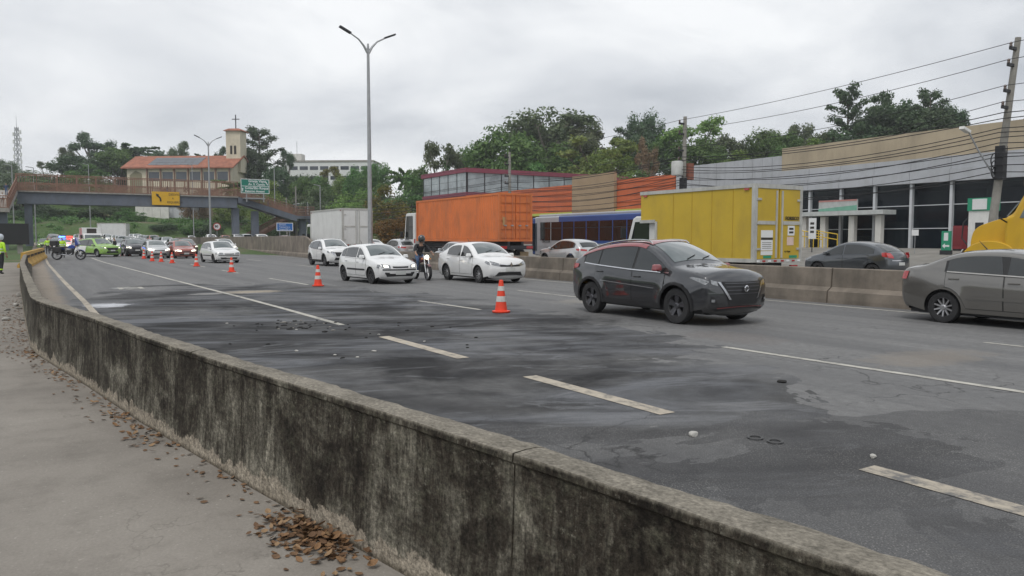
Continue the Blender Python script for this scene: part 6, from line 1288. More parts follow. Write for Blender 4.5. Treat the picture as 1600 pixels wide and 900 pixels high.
# ---- people
SKIN = M('skin', (.32, .19, .13), .6, 0, .08, 6)
def person(name, label, J, cols, helmet=None, hair=True, vest=None, parent=None, stripes=False):
    """J: joints (x forward, y left, z up). One skinned body, coloured by limb."""
    V = []; E = []; Rr = []; reg = []
    def j(p, r, g, par=None):
        V.append(Vector(p)); Rr.append(r); reg.append(g)
        if par is not None: E.append((par, len(V) - 1))
        return len(V) - 1
    pe = j(J['pelvis'], .135, 'leg'); wa = j(Vector(J['pelvis']).lerp(Vector(J['chest']), .45), .125, 'top', pe); ch_ = j(J['chest'], .15, 'top', wa)
    nk = j(Vector(J['neck']), .055, 'skin', ch_); hd = j(J['head'], .092, 'skin', nk); hv = (Vector(J['head']) - Vector(J['neck'])).normalized(); j(Vector(J['head']) + hv * .10, .075, 'hair', hd)
    fc = Vector(J.get('face', (1, 0, 0))).normalized(); j(Vector(J['head']) + fc * .105 - hv * .02, .016, 'skin', hd)
    for s_ in ('L', 'R'):
        sh = j(J['sh' + s_], .072, 'top', ch_); el = j(J['el' + s_], .052, 'top' if cols.get('sleeve', 1) else 'skin', sh); wr_ = j(J['wr' + s_], .034, 'skin', el)
        d = (Vector(J['wr' + s_]) - Vector(J['el' + s_])).normalized(); q = Vector(J['wr' + s_]); sd = d.cross(Vector((0, 0, 1))); sd = sd.normalized() if sd.length > .1 else Vector((1, 0, 0))
        pm_ = j(q + d * .07, .036, 'skin', wr_)
        for k, ln in enumerate((.062, .075, .080, .068)): a = j(q + d * (.09 + ln * .45) + sd * (.027 - .018 * k), .010, 'skin', pm_); j(q + d * (.085 + ln) + sd * (.024 - .016 * k) - Vector((0, 0, .018)), .008, 'skin', a)
        a = j(q + d * .055 + sd * .052, .011, 'skin', pm_); j(q + d * .085 + sd * .062, .009, 'skin', a)
        hp = j(J['hp' + s_], .098, 'leg', pe); kn = j(J['kn' + s_], .066, 'leg', hp); an = j(J['an' + s_], .046, 'leg', kn); b = j(Vector(J['an' + s_]) + Vector((-.03, 0, -.045)), .045, 'shoe', an); j(Vector(J['an' + s_]) + fc * .15 + Vector((0, 0, -.055)), .036, 'shoe', b)
    me = bpy.data.meshes.new('skeleton'); me.from_pydata([tuple(v) for v in V], E, []); o = bpy.data.objects.new('tmp_body', me); COL.objects.link(o)
    o.modifiers.new('skin', 'SKIN'); sv = me.skin_vertices[0].data
    for i, r in enumerate(Rr): sv[i].radius = (r, r * (.8 if reg[i] == 'top' and i in (wa, ch_) else 1))
    sv[0].use_root = True; sb = o.modifiers.new('sub', 'SUBSURF'); sb.levels = 1; sb.render_levels = 1
    dg = bpy.context.evaluated_depsgraph_get(); bm_ = bpy.data.meshes.new_from_object(o.evaluated_get(dg)); bpy.data.objects.remove(o); bpy.data.meshes.remove(me)
    order = ['top', 'leg', 'skin', 'shoe', 'hair']; mats = {'top': cols['top'], 'leg': cols['leg'], 'skin': SKIN, 'shoe': cols.get('shoe', BLACK), 'hair': cols.get('hair', M('dark_hair', (.02, .016, .014), .7))}
    for k in order: bm_.materials.append(mats[k])
    A = np.array([tuple(V[a]) for a, b in E]); B = np.array([tuple(V[b]) for a, b in E])
    for f in bm_.polygons:
        c = np.array(f.center); ab = B - A; t_ = np.clip(((c - A) * ab).sum(1) / (ab ** 2).sum(1), 0, 1); d2 = ((A + ab * t_[:, None] - c) ** 2).sum(1); i = int(np.argmin(d2)); e = E[i]
        g = reg[e[0]] if t_[i] < .5 else reg[e[1]]
        if g == 'hair' and not hair: g = 'skin'
        f.material_index = order.index(g); f.use_smooth = True
    t = empty(name, label=label, cat='person'); bm_.name = 'body'; ob = link('body', bm_, None, t)
    if helmet:
        h_ = Vector(J['head']) + hv * .03; hm = MB().lathe([(.10, -.12), (.135, -.06), (.145, .02), (.125, .10), (.07, .15), (.005, .165)], 16, 'z', tuple(h_)).build('helmet', helmet, t, True)
        MB().box(tuple(h_ + fc * .125 + Vector((0, 0, .0))), (.05, .17, .09)).build('visor', GLASS, hm, bevel=.02)
    else:
        up = hv
        for s_ in (1, -1):
            sd = up.cross(fc).normalized(); e_ = Vector(J['head']) + fc * .088 + sd * .032 * s_ + up * .012; MB().lathe([(.002, .010), (.009, .004), (.009, -.004), (.002, -.01)], 8, 'x', tuple(e_)).build('eye', INK, t)
    if vest:
        c0, c1 = Vector(J['pelvis']), Vector(J['chest']); mb = MB(); ax = (c1 - c0)
        rings = [(-.12, .155, .125), (.25, .150, .125), (.7, .175, .14), (1.0, .195, .145), (1.22, .15, .10)]
        for t_, ry, rx in rings:
            for k in range(14): a = k * 2 * math.pi / 14; q = c0 + ax * t_; mb.v.append((q.x + rx * math.cos(a), q.y + ry * math.sin(a), q.z))
        mb.f = [(i * 14 + k, i * 14 + (k + 1) % 14, (i + 1) * 14 + (k + 1) % 14, (i + 1) * 14 + k) for i in range(4) for k in range(14)]
        vv = mb.build('vest', vest, t, True)
        for t_ in (.12, .5): q = c0 + ax * t_; MB().lathe([(.172, -.022), (.174, .022)], 14, 'z', tuple(q)).build('reflective_band', WHITEM, vv)
    if stripes:
        for s_ in ('L', 'R'): q = Vector(J['kn' + s_]).lerp(Vector(J['an' + s_]), .7); MB().lathe([(.066, -.03), (.066, .03)], 12, 'z', tuple(q)).build('reflective_band', M('vest_lime', (.45, .75, .03), .6), t)
    return t
def standing(lean=0.0, step=.10, arm=.05, h=1.75):
    k = h / 1.75
    J = dict(pelvis=(0, 0, .95), chest=(.02, 0, 1.30), neck=(.02, 0, 1.50), head=(.035, 0, 1.63), shL=(0.01, .19, 1.40), shR=(0.01, -.19, 1.40), elL=(-.02 + arm, .26, 1.12), elR=(-.02, -.26, 1.12), wrL=(.08 + arm * 2, .25, .89), wrR=(.06, -.26, .88),
             hpL=(0, .095, .90), hpR=(0, -.095, .90), knL=(.03 + step * .5, .10, .50), knR=(.02 - step * .3, -.10, .50), anL=(step, .11, .09), anR=(-step, -.11, .09))
    return {a: tuple(c * k for c in b) for a, b in J.items()}
# ================================================================== vehicles on the road
def near_car(sp, name, label, cat, pm, u, v, dh=0.0, group=None, detail=2): c = make_car(sp, name, label, cat, pm, group, detail); return place_car(c, W(u, v, 0), NEARDIR + dh)
LITH = [('*headlamp_glow', [(.52, .60), (.66, .61), (.66, .69), (.53, .68)], LAMPLIT, .016)]
# grey crossover with red roof
sp = spec_suv(4.30, 1.76, 1.585, roof_mat=PRED, mirror_mat=PRED, rail=(-1, 1), rails=CHROME, rim_mat=ALLOYD, rim='y', belt_chrome=CHROME, handle=PG, wr=.345, ar=.40)
h = 2.15; Hk = 1.585
sp.update(contour=[(h - .20, .26, .10), (h - .12, .30, .13), (h - .08, .45, .15), (h - .09, .70, .15), (h - .11, .86, .14), (h - .17, .945, .12), (h - .34, .99, .075), (h - .75, 1.04, .055), (h - .95, 1.07, .05), (h - 1.05, 1.10, .07), (h - 1.45, 1.33, .10), (h - 1.85, Hk - .085, .08), (h - 2.2, Hk - .04, .05), (h - 2.8, Hk - .055, .045), (h - 3.35, Hk - .13, .05), (-h + .50, Hk - .25, .05),
    (-h + .42, Hk - .30, .05), (-h + .13, 1.13, .07), (-h + .06, 1.0, .08), (-h + .03, .75, .10), (-h + .04, .5, .10), (-h + .10, .32, .08), (-h + .2, .27, .05)], ws=((h - 1.07, 1.11), (h - 1.87, Hk - .08)), rw=((-h + .39, Hk - .32), (-h + .14, 1.14)),
    wins=[(-h + .60, -h + 1.06), (-h + 1.10, .02), (.09, h - 1.05)], doors=[(-h + 1.0, .03), (.05, h - 1.16)], mir=h - 1.28)
sp['front'] = [('grille', [(-.36, .40), (.36, .40), (.46, .66), (.50, .84), (-.50, .84), (-.46, .66)], BLACK, .012), ('*grille_chrome', [(.33, .50), (.38, .50), (.60, .83), (.55, .83)], M('satin_chrome', (.5, .51, .53), .25, .9), .022),
    ('*headlamp', [(.60, .755), (.86, .82), (.86, .885), (.60, .835)], LAMPC, .014), ('*corner_intake', [(.58, .40), (.80, .44), (.80, .56), (.66, .56)], BLACK, .012), ('*fog_lamp', [(.66, .46), (.74, .46), (.74, .51), (.66, .51)], LAMPC, .020),
    ('lower_lip', [(-.62, .285), (.62, .285), (.66, .33), (-.66, .33)], BLACK, .012), ('lip_stripe', [(-.60, .335), (.60, .335), (.60, .352), (-.60, .352)], PRED, .016)]
for k in range(4): sp['front'].append(('grille_slat', [(-.40 - k * .02, .60 + k * .065), (.40 + k * .02, .60 + k * .065), (.40 + k * .02, .615 + k * .065), (-.40 - k * .02, .615 + k * .065)], ALLOYD, .022))
sp['sides'] = [('headlamp', [(h - .50, .895), (h - .14, .775), (h - .11, .835), (h - .20, .885), (h - .44, .915)], LAMPC), ('tail_lamp', [(-h + .05, .93), (-h + .36, .99), (-h + .40, 1.07), (-h + .10, 1.08)], TAIL), ('side_crease_glint', [(-.95, .745), (.72, .66), (.72, .645), (-.95, .728)], M('crease_highlight', (.30, .305, .32), .25, .6))]  # the pale side strip paints a highlight along the door crease
kx = near_car(sp, 'crossover_car', 'dark grey crossover car with red roof and red mirrors', 'car', PG, 11.85, 11.03)
MB().lathe([(.045, -.012), (.062, 0), (.045, .012)], 18, 'x', (h + .115, 0, .70)).build('emblem', CHROME, kx); MB().box((h + .12, 0, .70), (.012, .15, .022)).build('emblem', CHROME, kx)
# warm grey sedan leaving the frame
sp = spec_sedan(4.16, 1.64, 1.425, wr=.30, ar=.352, mould=.52, mould_mat=PTAU, rim='multi', belt_chrome=M('pale_trim', (.42, .41, .39), .4, .3), frame=True)
near_car(sp, 'sedan_car', 'warm grey sedan car passing close by the median barrier', 'car', PTAU, 6.82, 15.48)
# white hatchback, white sedan, white crossover
sp = spec_hatch(); sp['front'] = sp['front'] + [('*headlamp_glow', [(.46, .60), (.62, .61), (.62, .69), (.47, .68)], LAMPLIT, .018), ('*fog_recess', [(.42, .36), (.58, .37), (.58, .43), (.42, .42)], BLACK, .012)]
pa = near_car(sp, 'hatchback_car', 'white hatchback car with lit headlamps just behind the motorcyclist', 'car', PW, 26.9, 10.62, R(4))
sp = spec_sedan(4.29, 1.73, 1.50, tw=.185, rim='multi'); sp['front'] += [('*chrome_bar', [(.10, .685), (.42, .715), (.42, .74), (.10, .715)], CHROME, .02), ('splitter', [(-.62, .245), (.62, .245), (.64, .275), (-.64, .275)], CHROME, .014)]
lo = near_car(sp, 'sedan_car', 'white sedan car with diamond badge beside the median barrier', 'car', PW, 25.5, 14.30)
MB().prism([(0, .60), (.055, .69), (0, .78), (-.055, .69)], 4.29 / 2 + .14, 4.29 / 2 + .165, 'x').build('emblem', CHROME, lo)
sp = spec_suv(4.40, 1.80, 1.62, rails=CHROME, rim_mat=ALLOYD); sp['front'] += [('*chrome_bar', [(.40, .56), (.48, .56), (.70, .80), (.62, .80)], CHROME, .022)]
ec = near_car(sp, 'crossover_car', 'white crossover car following the white hatchback', 'car', PW, 45.3, 14.95)
# generic kinds reused down the queue
PROT = {'hatch': make_car(spec_hatch(4.0, 1.68, 1.47, rim='steel'), 'hatchback_car', 'x', 'car', PW, detail=0), 'suv': make_car(spec_suv(4.32, 1.80, 1.62), 'crossover_car', 'x', 'car', PW, detail=0), 'sedan': make_car(spec_sedan(), 'sedan_car', 'x', 'car', PW, detail=0)}
used = set()
def lights_on(c, kind):
    for k in c.children:
        if k.name.startswith('headlamp'): k.material_slots[0].link = 'OBJECT'; k.material_slots[0].material = LAMPLIT
def queue(kind, label, pm, loc, heading, group, lit=False, sc=1.0):
    c = PROT[kind] if kind not in used else copy_tree(PROT[kind]); used.add(kind); c['label'] = label; c['group'] = group
    place_car(c, loc, heading); repaint(c, pm); c.scale = (sc, sc, sc)
    for k in c.children:
        if k.name.startswith('headlamp'): k.material_slots[0].link = 'OBJECT'; k.material_slots[0].material = LAMPLIT if lit else LAMPC
    return c
GQ, GO = 'cars queuing behind the cones', 'cars on the opposite carriageway'
PORG = paint('faded_orange_red_paint', (.30, .06, .035)); PSV = paint('light_silver_paint', (.55, .56, .56), True); PNAVY = paint('navy_paint', (.03, .04, .07), True)
PEARL = paint('pearl_white_paint', (.66, .66, .64)); PCHAR = paint('charcoal_paint', (.045, .045, .05), True)
for kind, px, py, dh, pm, lit, lb in (('hatch', 344, 410, 6, PW, 0, 'white hatchback car heading the queue beside the cones'), ('suv', 350, 398, 0, PEARL, 1, 'white crossover car behind the leading white hatchback'),
    ('hatch', 283, 403, 4, PORG, 1, 'faded red hatchback car with lit headlamps in the queue'), ('suv', 291, 397, 0, PBRN, 1, 'brown crossover car directly behind the faded red hatchback'),
    ('sedan', 243, 403, 2, PSV, 1, 'silver white sedan car with lit headlamps in the queue'), ('hatch', 240, 397, 0, PEARL, 0, 'white hatchback car behind the silver sedan'),
    ('suv', 209, 400, 4, PCHAR, 1, 'black crossover car with lit headlamps in the queue'), ('suv', 187, 396, 3, PSIL, 0, 'silver crossover car beside the dark uniformed officer')):
    queue(kind, lb, pm, ground_at(px, py), NEARDIR + R(dh), GQ, lit)
def opp(kind, px, v, pm, lb, dz=0.0, rev=False):
    u = on_v(px, v); return queue(kind, lb, pm, W(u, v, zopp(u) + .002), FWD + (math.pi if rev else 0), GO)
c3 = make_car(spec_arch(), 'hatchback_car', 'dark blue grey arched hatchback car in front of the glass shop', 'car', PDG, GO, 1); place_car(c3, W(19.4, 28.9, .002), FWD)
hv = queue('suv', 'silver crossover car beside the blue city bus', PSV, W(36.8, 26.8, .002), FWD, GO)
opp('hatch', 716, 21.6, PSIL, 'silver hatchback car in front of the container lorry wheels'); opp('suv', 624, 23.4, PSIL, 'silver crossover car ahead of the container lorry'); opp('sedan', 566, 24.5, PORG, 'dull red sedan car behind the tall street lamp'); opp('sedan', 578, 27.5, PW, 'white sedan car by the yellow leaved tree')
opp('sedan', 474, 21.9, PW, 'white sedan car ahead of the white box truck'); opp('suv', 444, 23.2, PRED, 'bright red crossover car below the blue sign')
for k, (kind, px, v, pm, lb) in enumerate((('sedan', 408, 26, PEARL, 'pale sedan car roof showing past the footbridge pier'), ('suv', 385, 29, PSIL, 'silver crossover car roof under the footbridge pier'), ('sedan', 372, 25, PSV, 'light sedan car roof behind the high median wall'), ('hatch', 352, 29, PORG, 'red hatchback car roof behind the high median wall'), ('suv', 330, 26, PW, 'white crossover car roof behind the high median wall'), ('sedan', 315, 30, PDG, 'dark sedan car roof behind the high median wall'), ('hatch', 300, 27, PW, 'white hatchback car roof behind the high median wall'), ('suv', 262, 29, PCHAR, 'charcoal crossover car roof behind the high median wall'), ('hatch', 246, 27, PSIL, 'silver hatchback car roof behind the high median wall'), ('suv', 205, 28, PEARL, 'pearl crossover car roof far along the high median wall'))): opp(kind, px, v, pm, lb)
KEEP = [uv_of(*road_at(*q)[:2]) for q in ((143, 393.5), (104, 394), (70, 391), (153, 401), (187, 396))]; rq = random.Random(8); CN = (('white', PW), ('silver', PSIL), ('black', PCHAR), ('pearl white', PEARL), ('dark grey', PDG), ('red', PORG))
for v0 in (1.4, 5.4, 10.2, 14.6):
    u0 = 96 + rq.uniform(0, 4)
    while u0 < 166:
        if any(abs(u0 - a) < 6.5 and abs(v0 - b) < 2.4 for a, b in KEEP): u0 += 3.0; continue
        cn, pm = CN[rq.choice((0, 0, 1, 1, 2, 3, 4, 5))]; kd = rq.choice(('hatch', 'sedan', 'suv')); queue(kd, '%s %s car in the distant packed queue near the footbridge' % (cn, {'hatch': 'hatchback', 'sedan': 'sedan', 'suv': 'crossover'}[kd]), pm, W(u0, v0 + rq.uniform(-.3, .3), zroad(u0)), NEARDIR, 'distant packed queue', rq.random() < .4); u0 += rq.uniform(6.5, 9.5)
# ---- patrol pickup, police car, striped van
sp = spec_suv(4.9, 1.85, 1.70, wx=(1.55, -1.45)); sp['front'] += [('*headlamp_glow', [(.56, .78), (.70, .80), (.70, .86), (.57, .84)], LAMPLIT, .018)]
pk = make_car(sp, 'patrol_car', 'lime green and white patrol car parked across the closed lane', 'car', PLIME, detail=1); place_car(pk, ground_at(153, 401), R(-33))
pk2 = copy_tree(pk); pk2['label'] = 'lime green patrol car farther down the closed lane'; place_car(pk2, road_at(70, 391), NEARDIR)
s_ = Shell(sp)
for sg in (1, -1): s_.side([(-2.3, .40), (-.35, .40), (-.10, .98), (-2.3, .98)], .03, sg).build('white_panel', WHITEP, pk, True); 
MB().box((.1, 0, 1.80), (.3, 1.2, .12)).build('light_bar', LAMPC, pk)
pc_ = queue('suv', 'white police car with red and blue roof lights flashing', PW, road_at(104, 394), NEARDIR - R(15), GQ, True)
for sg, mt in ((1, M('red_beacon', (1, .03, .03), .3, emit=6)), (-1, M('blue_beacon', (.05, .15, 1), .3, emit=7))): MB().box((.1, sg * .38, 1.78), (.25, .6, .14)).build('beacon', mt, pc_, bevel=.03)
vn = empty('striped_van', road_at(143, 393.5), NEARDIR + R(2), 'white box van with diagonal red stripes in the queue', 'van')
MB().bb(-2.8, 1.0, -1.0, 1.0, .7, 2.85).build('box_body', TWHT, vn, bevel=.04); cab(vn, 1.05, 1.9, 2.15, TWHT, .45, 1.6); wheels_at(vn, [(1.8, .85), (1.8, -.85), (-1.6, .85), (-1.6, -.85)], .36, .24); MB().bb(-2.7, 2.2, -.4, .4, .45, .7).build('chassis', DARKM, vn)
for sg in (1, -1):
    for k in range(4): MB().prism([(-2.6 + k * .9, .75), (-2.2 + k * .9, .75), (-1.75 + k * .9, 2.8), (-2.15 + k * .9, 2.8)], sg * 1.002, sg * 1.012).build('stripe', REDM, vn)
MB().bb(1.0, 1.02, -.5, .5, 2.2, 2.75).build('roof_board', INK, vn)
# ---- motorcyclist
mc = motorcycle('motorcycle', 'small dark motorcycle ridden between the white hatchback and white sedan', M('maroon_paint', (.10, .02, .025), .3, coat=.8))
mp = ground_at(659, 437); mh = NEARDIR - R(3); mc.location = mp; mc.rotation_euler = (0, 0, mh)
JR = dict(pelvis=(-.28, 0, .93), chest=(-.12, 0, 1.28), neck=(-.04, 0, 1.46), head=(0, 0, 1.58), shL=(-.10, .19, 1.38), shR=(-.10, -.19, 1.38), elL=(.08, .33, 1.17), elR=(.08, -.33, 1.17), wrL=(.26, .34, 1.06), wrR=(.26, -.34, 1.06), hpL=(-.24, .11, .88), hpR=(-.24, -.11, .88), knL=(.16, .22, .80), knR=(.16, -.22, .80), anL=(.02, .20, .40), anR=(.02, -.20, .40))
JEANS = M('blue_jeans', (.07, .12, .22), .9, 0, .2, 8); DARKC = M('dark_cloth', (.022, .023, .027), .9, 0, .2, 6)
rd = person('person', 'motorcycle rider in dark jacket, blue jeans and black helmet', JR, dict(top=DARKC, leg=JEANS, shoe=M('white_shoe', (.6, .6, .58), .7)), helmet=M('black_helmet', (.012, .012, .013), .25, coat=1))
rd.location = mp; rd.rotation_euler = (0, 0, mh)
# ---- police motorcycle, officers
pm_ = motorcycle('police_motorcycle', 'dark police motorcycle with panniers parked across the closed lane', M('police_blue', (.02, .05, .28), .3, coat=.8), True, False); pm_.location = ground_at(108, 406); pm_.rotation_euler = (0, 0, R(12)); pm_.scale = (1.25,) * 3
VEST = M('vest_lime', (.45, .75, .03), .6)
def stand(label, loc, rz, top, leg, vest=None, h=1.75, step=.1, **k):
    o = person('person', label, standing(step=step, h=h), dict(top=top, leg=leg), vest=vest, **k); o.location = loc; o.rotation_euler = (0, 0, rz); return o
CAPB = M('officer_cap', (.10, .12, .15), .6)
stand('officer in lime vest and dark trousers walking on the footway', ground_at(1.5, 428), R(80), VEST, DARKC, VEST, 1.78, stripes=True, helmet=M('pale_helmet', (.5, .55, .6), .4))
stand('officer in lime vest standing behind the police motorcycle', ground_at(98, 403), R(-60), VEST, DARKC, VEST); stand('officer in lime vest beside the yellow barrier blocks', ground_at(75, 397), R(-60), VEST, DARKC, VEST); stand('officer in dark uniform standing beside the patrol car', ground_at(180, 401), R(-120), DARKC, DARKC)
def on_ramp(f, dv): return W(UB - 1.2 - 17.8 * f, -5.0 - .6 * f + dv, 8.6 - 3.25 * f)
for f, dv, tc_, lc, lb in ((.25, -1.2, DARKC, DARKC, 'person in dark clothes on the upper footbridge ramp'), (.3, .9, M('navy_shirt', (.04, .06, .13), .9), JEANS, 'person in navy shirt on the upper footbridge ramp'), (.8, -.3, M('green_shirt', (.08, .28, .08), .9), M('tan_trousers', (.3, .22, .14), .9), 'person in green shirt low on the footbridge ramp'), (.83, 1.1, M('white_shirt', (.6, .6, .6), .9), DARKC, 'person in white shirt low on the footbridge ramp')): stand(lb, on_ramp(f, dv), R(-70), tc_, lc, None, 1.7)
v_, z_ = at_u(262, 300, UB); stand('person in dark top crossing the footbridge above the yellow sign', W(UB + .4, v_, 8.65), R(30), DARKC, JEANS, None, 1.7)
stand('person walking down the footbridge ramp beyond the green sign', W(UB + .4, 33.0, 6.98), R(30), DARKC, JEANS, None, 1.7)
# ---- traffic cones
CONE = M('cone_orange', (.75, .055, .02), .55, 0, .08, 4, dirt=.15); BAND = M('cone_band', (.55, .55, .52), .5, 0, .1, 5, dirt=.25)
def cone_proto():
    t = empty('traffic_cone', cat='traffic cone', group='traffic cones along the closed lane')
    MB().lathe([(.19, 0), (.20, .015), (.20, .035), (.15, .045), (.135, .05)], 20).build('base', CONE, t, True); MB().lathe([(.135, .05), (.045, .70), (.03, .715), (.001, .715)], 20).build('body', CONE, t, True)
    for z0, z1 in ((.24, .36), (.48, .58)): MB().lathe([(.135 - .138 * (z0 - .05) + .004, z0), (.135 - .138 * (z1 - .05) + .004, z1)], 20).build('reflective_band', BAND, t, True)
    return t
cp = cone_proto()
for k, (px, py, lb) in enumerate(((783, 488, 'orange traffic cone beside the dark grey crossover'), (497, 447, 'orange traffic cone beside the white hatchback with lit headlamps'), (362, 425, 'orange traffic cone before the leading white hatchback'), (307, 416, 'orange traffic cone at the corner of the leading white hatchback'), (269, 411, 'orange traffic cone before the faded red hatchback'), (252, 409, 'orange traffic cone between the silver sedan and the faded red hatchback'), (238, 408, 'orange traffic cone before the silver sedan'), (225, 404, 'orange traffic cone at the corner of the silver sedan'), (203, 400, 'orange traffic cone before the black crossover'), (191, 399, 'orange traffic cone by the dark uniformed officer'))):
    c = cp if k == 0 else copy_tree(cp); c.location = ground_at(px, py, .006); c.rotation_euler = (0, 0, k * .7); c['label'] = lb
# ---- yellow barrier blocks at the end of the wall
YB = M('yellow_concrete', (.50, .30, .06), .85, 0, .2, 1.5, .2, dirt=.5)
for k in range(6):
    u0 = 50 + k * 4.3; v0 = interp(u0, [(50, -.95), (77, .0)]); t = rthing('barrier_block', ('yellow concrete barrier block butting the mossy wall', 'yellow barrier block second from the mossy wall', 'yellow barrier block third from the mossy wall', 'yellow barrier block fourth from the mossy wall', 'yellow barrier block fifth from the mossy wall', 'yellow barrier block farthest from the mossy wall')[k], 'barrier', u0, v0 - .1, 0, 'yellow barrier blocks'); t.rotation_euler = (0, 0, ROADROT - math.atan2(.95, 27))
    MB().prism([(-.30, 0), (.30, 0), (.30, .15), (.14, .36), (.10, .85), (-.10, .85), (-.14, .36), (-.30, .15)], 0, 4.2, 'x').build('block', YB, t)
    for j in range(6):
        for sg in (1, -1): MB().box((.5 + j * .62, sg * .125, .58), (.22, .03, .16)).build('slot', DARKM, t)
# ---- litter: dry leaves, stones, burnt scraps
LEAFM = M('dry_fallen_leaf', (.15, .085, .042), .8, 0, .45, 14); 
def leaf_mesh(seed):
    rd_ = random.Random(seed); c1, c2 = rd_.uniform(.15, .5), rd_.uniform(-.3, .3); V = []; 
    for i in range(6):
        x = i / 5 - .5; w_ = .30 * math.sin(math.pi * (i + .35) / 5.7); zc = c1 * (x * x) + .05
        V += [(x, -w_, zc + c1 * .8 * w_ + c2 * x * .3), (x, 0, zc), (x, w_, zc + c1 * .8 * w_ - c2 * x * .3)]
    mb = MB(); mb.v = V; mb.f = [(3 * i + j, 3 * i + j + 1, 3 * i + 4 + j, 3 * i + 3 + j) for i in range(5) for j in range(2)]; return mb
LM = []
for k in range(6):
    m = leaf_mesh(k).mesh('fallen_leaf', True); m.materials.append(M('dry_fallen_leaf_%d' % (k % 3), ((.20, .11, .05), (.12, .065, .032), (.25, .16, .085))[k % 3], .8, 0, .4, 14)); LM.append(m)
rl = random.Random(21); spots = []
def near_wall(u, d): return W(u, vw(u) - d, 0)
for i in range(190):           # the heap in the bend of the wall foot
    u = rl.gauss(3.95, .24); d = abs(rl.gauss(.10, .10)) + .03; spots.append((near_wall(u, d), rl.uniform(.032, .058), max(0, .07 - d * .16) * rl.random(), 0))
for c_, s_u, n in ((6.75, .25, 34), (7.6, .22, 26), (8.4, .3, 14), (10.2, .28, 20), (12.0, .5, 16)):
    for i in range(n): spots.append((near_wall(rl.gauss(c_, s_u), abs(rl.gauss(.09, .08)) + .03), rl.uniform(.035, .06), .015 * rl.random(), 1))
for p_, s_, z_, g_ in spots[:300]:
    o = link('fallen_leaf', rl.choice(LM)); o.location = p_ + Vector((0, 0, .006 + z_)); o.rotation_euler = (rl.uniform(-.5, .5), rl.uniform(-.5, .5), rl.uniform(0, 6.28)); o.scale = (s_, s_ * rl.uniform(.8, 1.3), s_)
    tag(o, ('brown dry leaf in the largest heap against the mossy wall foot', 'brown dry leaf strewn thinly along the mossy wall foot')[g_], 'leaf', ('leaf heap by the wall', 'leaves strewn along the wall')[g_])
mb = MB()
for i in range(900):
    u = (rl.uniform(12.2, 26), rl.uniform(12.5, 20), rl.gauss(3.95, .2), rl.uniform(4, 13))[i % 4]; p = near_wall(u, abs(rl.gauss(.10, .10 if i % 4 > 1 else .28)) + .02); s_ = rl.uniform(.028, .055); a = rl.uniform(0, 6.28); lm = leaf_mesh(i % 6); rt = Matrix.Rotation(a, 3, 'Z') @ Matrix.Rotation(rl.uniform(-.5, .5), 3, 'X')
    mb.add([rt @ (Vector(q) * s_) + p + Vector((0, 0, .008)) for q in lm.v], lm.f)
o = mb.build('leaf_litter', LEAFM, None, True); tag(o, 'thin brown leaf litter scattered along the footway edge', 'leaf litter', kind='stuff')
def pebble(r, seed):
    bm = bmesh.new(); bmesh.ops.create_icosphere(bm, subdivisions=2, radius=1); rr = random.Random(seed); ax = [Vector((rr.gauss(0, 1), rr.gauss(0, 1), rr.gauss(0, 1))).normalized() for _ in range(9)]; dd = [rr.uniform(.55, .9) for _ in ax]
    for v in bm.verts:
        for a, d in zip(ax, dd):
            k = v.co.dot(a)
            if k > d: v.co -= a * (k - d)
    me = bpy.data.meshes.new('stone'); bm.to_mesh(me); bm.free(); return me
STONE = M('pale_stone', (.42, .41, .38), .9, 0, .15, 8, .2); CHARR = M('charred', (.018, .017, .016), .9, 0, .4, 8, .4); GREYR = M('grey_rubble', (.22, .21, .19), .9, 0, .2, 6, .2)
def stone(name, label, px, py, s, mat, cat, seed, grp=None):
    o = link(name, pebble(1, seed), mat); o.scale = s; o.location = ground_at(px, py, s[2] * .55); o.rotation_euler = (0, 0, seed * 1.3); tag(o, label, cat, grp); return o
stone('stone', 'pale flat stone lying at the end of the lane dash', 1083, 678, (.055, .045, .03), STONE, 'stone', 1)
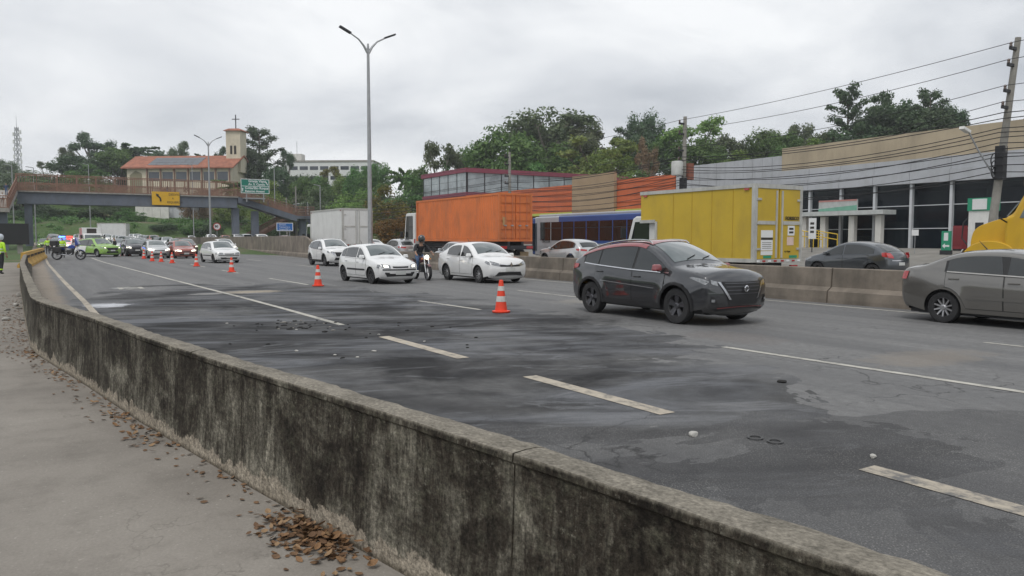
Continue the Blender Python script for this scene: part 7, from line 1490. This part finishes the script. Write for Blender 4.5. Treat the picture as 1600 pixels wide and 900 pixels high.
stone('plastic_scrap', 'black plastic scrap lying near the long lane dash', 1222, 596, (.07, .05, .02), CHARR, 'scrap', 2); stone('stone', 'tiny pale stone on the near coarse asphalt', 1364, 713, (.03, .025, .02), STONE, 'stone', 3)
for k, (px, py) in enumerate(((1180, 684), (1211, 690))):
    o = MB().lathe([(.052, 0), (.066, .006), (.058, .010), (.045, .006), (.052, 0)], 18).build('metal_ring', M('burnt_metal', (.09, .09, .09), .6, .5), None, True); o.location = ground_at(px, py, .006); tag(o, ('burnt metal ring pressed in the asphalt nearest the pale stone', 'burnt metal ring pressed in the asphalt beside its twin')[k], 'metal ring')
for k in range(46):
    px, py = rl.gauss(465, 34), rl.gauss(508, 5); big = rl.random()
    stone('burnt_scrap', 'charred scrap in the burnt debris patch beside the lane line', px, py, (.025 + .06 * big ** 3, .02 + .04 * big ** 3, .008 + .012 * big ** 2), CHARR if k % 4 else GREYR, 'scrap', 50 + k, 'burnt debris by the lane line')
for k in range(26): stone('burnt_scrap', 'small charred scrap scattered over the scorched lane', rl.uniform(330, 760), rl.uniform(500, 560), (rl.uniform(.02, .05), .025, .012), CHARR if k % 3 else STONE, 'scrap', 120 + k, 'scraps over the scorched lane')
for k in range(9): stone('roadside_stone', 'pale rubble stone in the leaf strewn pile past the wall bend', rl.uniform(8, 40), rl.uniform(458, 500), (rl.uniform(.04, .10), rl.uniform(.04, .09), rl.uniform(.03, .06)), STONE if k % 3 == 0 else GREYR, 'stone', 200 + k, 'rubble past the wall bend')

# ---- damp overcast air
hz = MB().bb(-260, 260, -25, 480, -4, 62).build('haze', None); hz.data.materials.clear()
hm = bpy.data.materials.new('haze_air'); hm.use_nodes = True; hm.node_tree.nodes.clear()
pv = hm.node_tree.nodes.new('ShaderNodeVolumePrincipled'); pv.inputs['Color'].default_value = (.9, .93, .97, 1); pv.inputs['Density'].default_value = .00038; pv.inputs['Anisotropy'].default_value = .2
mo = hm.node_tree.nodes.new('ShaderNodeOutputMaterial'); hm.node_tree.links.new(pv.outputs[0], mo.inputs['Volume']); hz.data.materials.append(hm); tag(hz, 'thin grey damp air over the whole place', 'haze', kind='stuff')
